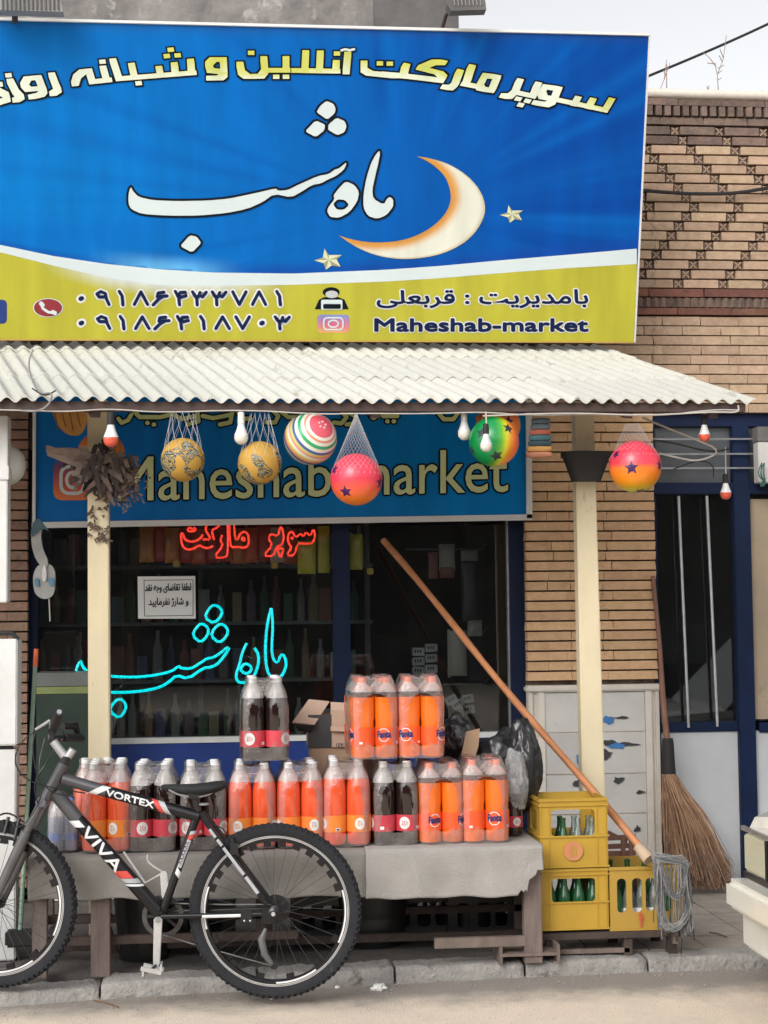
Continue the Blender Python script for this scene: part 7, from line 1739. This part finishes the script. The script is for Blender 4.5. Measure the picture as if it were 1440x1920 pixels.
# drivetrain: crank arms, chainring, cassette, derailleur, pedal
ck = sub('crankset', bk)
def flatarm(a, b_, off, w0, w1, th, m, par, name):
    p, q = B(*a, off), B(*b_, off); d = (q-p).normalized(); s_ = AX.cross(d).normalized(); g = MB(); vs = []
    for c, w_ in ((p-d*w0*.6, w0*.5), (p, w0), (q, w1), (q+d*w1*.7, w1*.5)):
        for o2 in (-th/2, th/2): vs += [c+s_*w_+AX*o2, c-s_*w_+AX*o2]
    fs = []
    for i in range(3): b0 = i*4; fs += [(b0+2,b0+3,b0+7,b0+6),(b0,b0+4,b0+5,b0+1),(b0,b0+2,b0+6,b0+4),(b0+1,b0+5,b0+7,b0+3)]
    fs += [(0,1,3,2),(12,14,15,13)]; g.add(vs, fs); return g.build(name, K[m], par, bevel=.002)
flatarm((302,1718), (299,1800), .065, .0165, .013, .014, 'alu', ck, 'crank_arm'); flatarm((307,1637), (311,1680), .0, .014, .016, .014, 'alu', ck, 'crank_arm')
g = MB(); g.lathe([(.001,0),(.011,0),(.011,.004),(.001,.004)], 14, B(302,1718,.074), Matrix((WX, WU, AX)).transposed()); g.build('crank_bolt', K['tin'], ck)
g = MB(); N_ = 44
outer_ = [((.084 if i % 2 else .080)*math.cos(math.pi*i/N_), (.084 if i % 2 else .080)*math.sin(math.pi*i/N_)) for i in range(2*N_)]; cbb = B(302,1722,-.045)
g.slab([outer_, [(.064*math.cos(-math.pi*i/12), .064*math.sin(-math.pi*i/12)) for i in range(24)]], lambda x, y, s_: cbb+WX*x+WU*y+AX*(.003*s_)); g.build('chainring', K['chain'], ck)
g = MB(); [g.obox(cbb+(WX*math.cos(a)+WU*math.sin(a))*.045, (.012,.004,.055), Matrix((AX.cross(WX*math.cos(a)+WU*math.sin(a)), AX, WX*math.cos(a)+WU*math.sin(a))).transposed()) for a in [2*math.pi*i/5 for i in range(5)]]; g.build('spider', K['black'], ck)
pd = sub('pedal', bk); c = B(294,1806,.10)
for dx in (-.035, .035): MB().obox(c+WX*dx+Vector((0,0,-dx*.3)), (.008,.07,.022)).build('pedal_plate', K['alu'], pd)
for dy in (-.03, .03): MB().obox(c+AX*dy, (.08,.008,.016), Matrix.Rotation(R(14), 3, 'Y')).build('pedal_plate', K['alu'], pd)
MB().tube([B(299,1802,.06), c], .006, 8).build('pedal_axle', K['black'], pd)
cg = sub('bottle_cage', bk); MB().tube([B(232,1597,.0), B(272,1655,.0), B(305,1637,.0)], .0045, 6).build('cage_wire', K['alu'], cg, smooth=True); MB().tube(curve3([B(277,1602,.0), B(276,1614,.0), B(290,1626,.0), B(303,1633,.0)], 1), .0045, 6).build('cage_wire', K['alu'], cg, smooth=True)
cs = MB()
for k_, rr_ in enumerate((.056,.049,.042,.035,.028)): cs.lathe([(.015,0),(rr_,0),(rr_,.002),(.015,.002)], 26, rh0-AX*(.032)+AX*(.006*k_), Matrix((WX, WU, AX)).transposed())
cs.build('cassette', K['black'], bk)
g = MB(); g.obox(B(505,1712,.055), (.05,.008,.06)); g.build('dropout', K['frameblack'], bk); g = MB(); g.lathe([(.001,0),(.022,0),(.022,.006),(.012,.01),(.001,.012)], 16, rh0+AX*.058, Matrix((WX, WU, AX)).transposed()); g.build('axle_nut_guard', K['frameblack'], bk); g = MB(); g.lathe([(.001,0),(.008,0),(.008,.012),(.001,.012)], 10, rh0+AX*.068, Matrix((WX, WU, AX)).transposed()); g.build('axle_nut', K['alu'], bk)
g = MB(); g.obox(B(465,1711,.062), (.042,.01,.04)); g.build('stay_plate', K['black'], bk); g = MB(); [g.sphere(B(x,1720,.07), .004, 8, 6) for x in (462,473)]; g.build('stay_bolts', K['alu'], bk)
dl = sub('derailleur', bk); MB().tube([B(500,1738,.03), B(492,1758,.035), B(498,1785,.035), B(512,1805,.035)], [.008,.016,.014,.010], 10).build('cage_arm', K['forkgrey'], dl, smooth=True)
for x, y in ((498,1785),(515,1806)): g = MB(); g.lathe([(.001,-.004),(.018,-.004),(.018,.004),(.001,.004)], 14, B(x,y,.025), Matrix((WX, WU, AX)).transposed()); g.build('jockey_wheel', K['black'], dl)
g = MB(); g.tube([B(302,1757,-.04), B(360,1772,-.02), B(440,1792,.0), B(512,1810,.015)], .0035, 5); g.tube([B(304,1697,-.04), B(420,1698,-.02), B(508,1697,-.01)], .0035, 5); g.build('chain', K['chain'], bk)
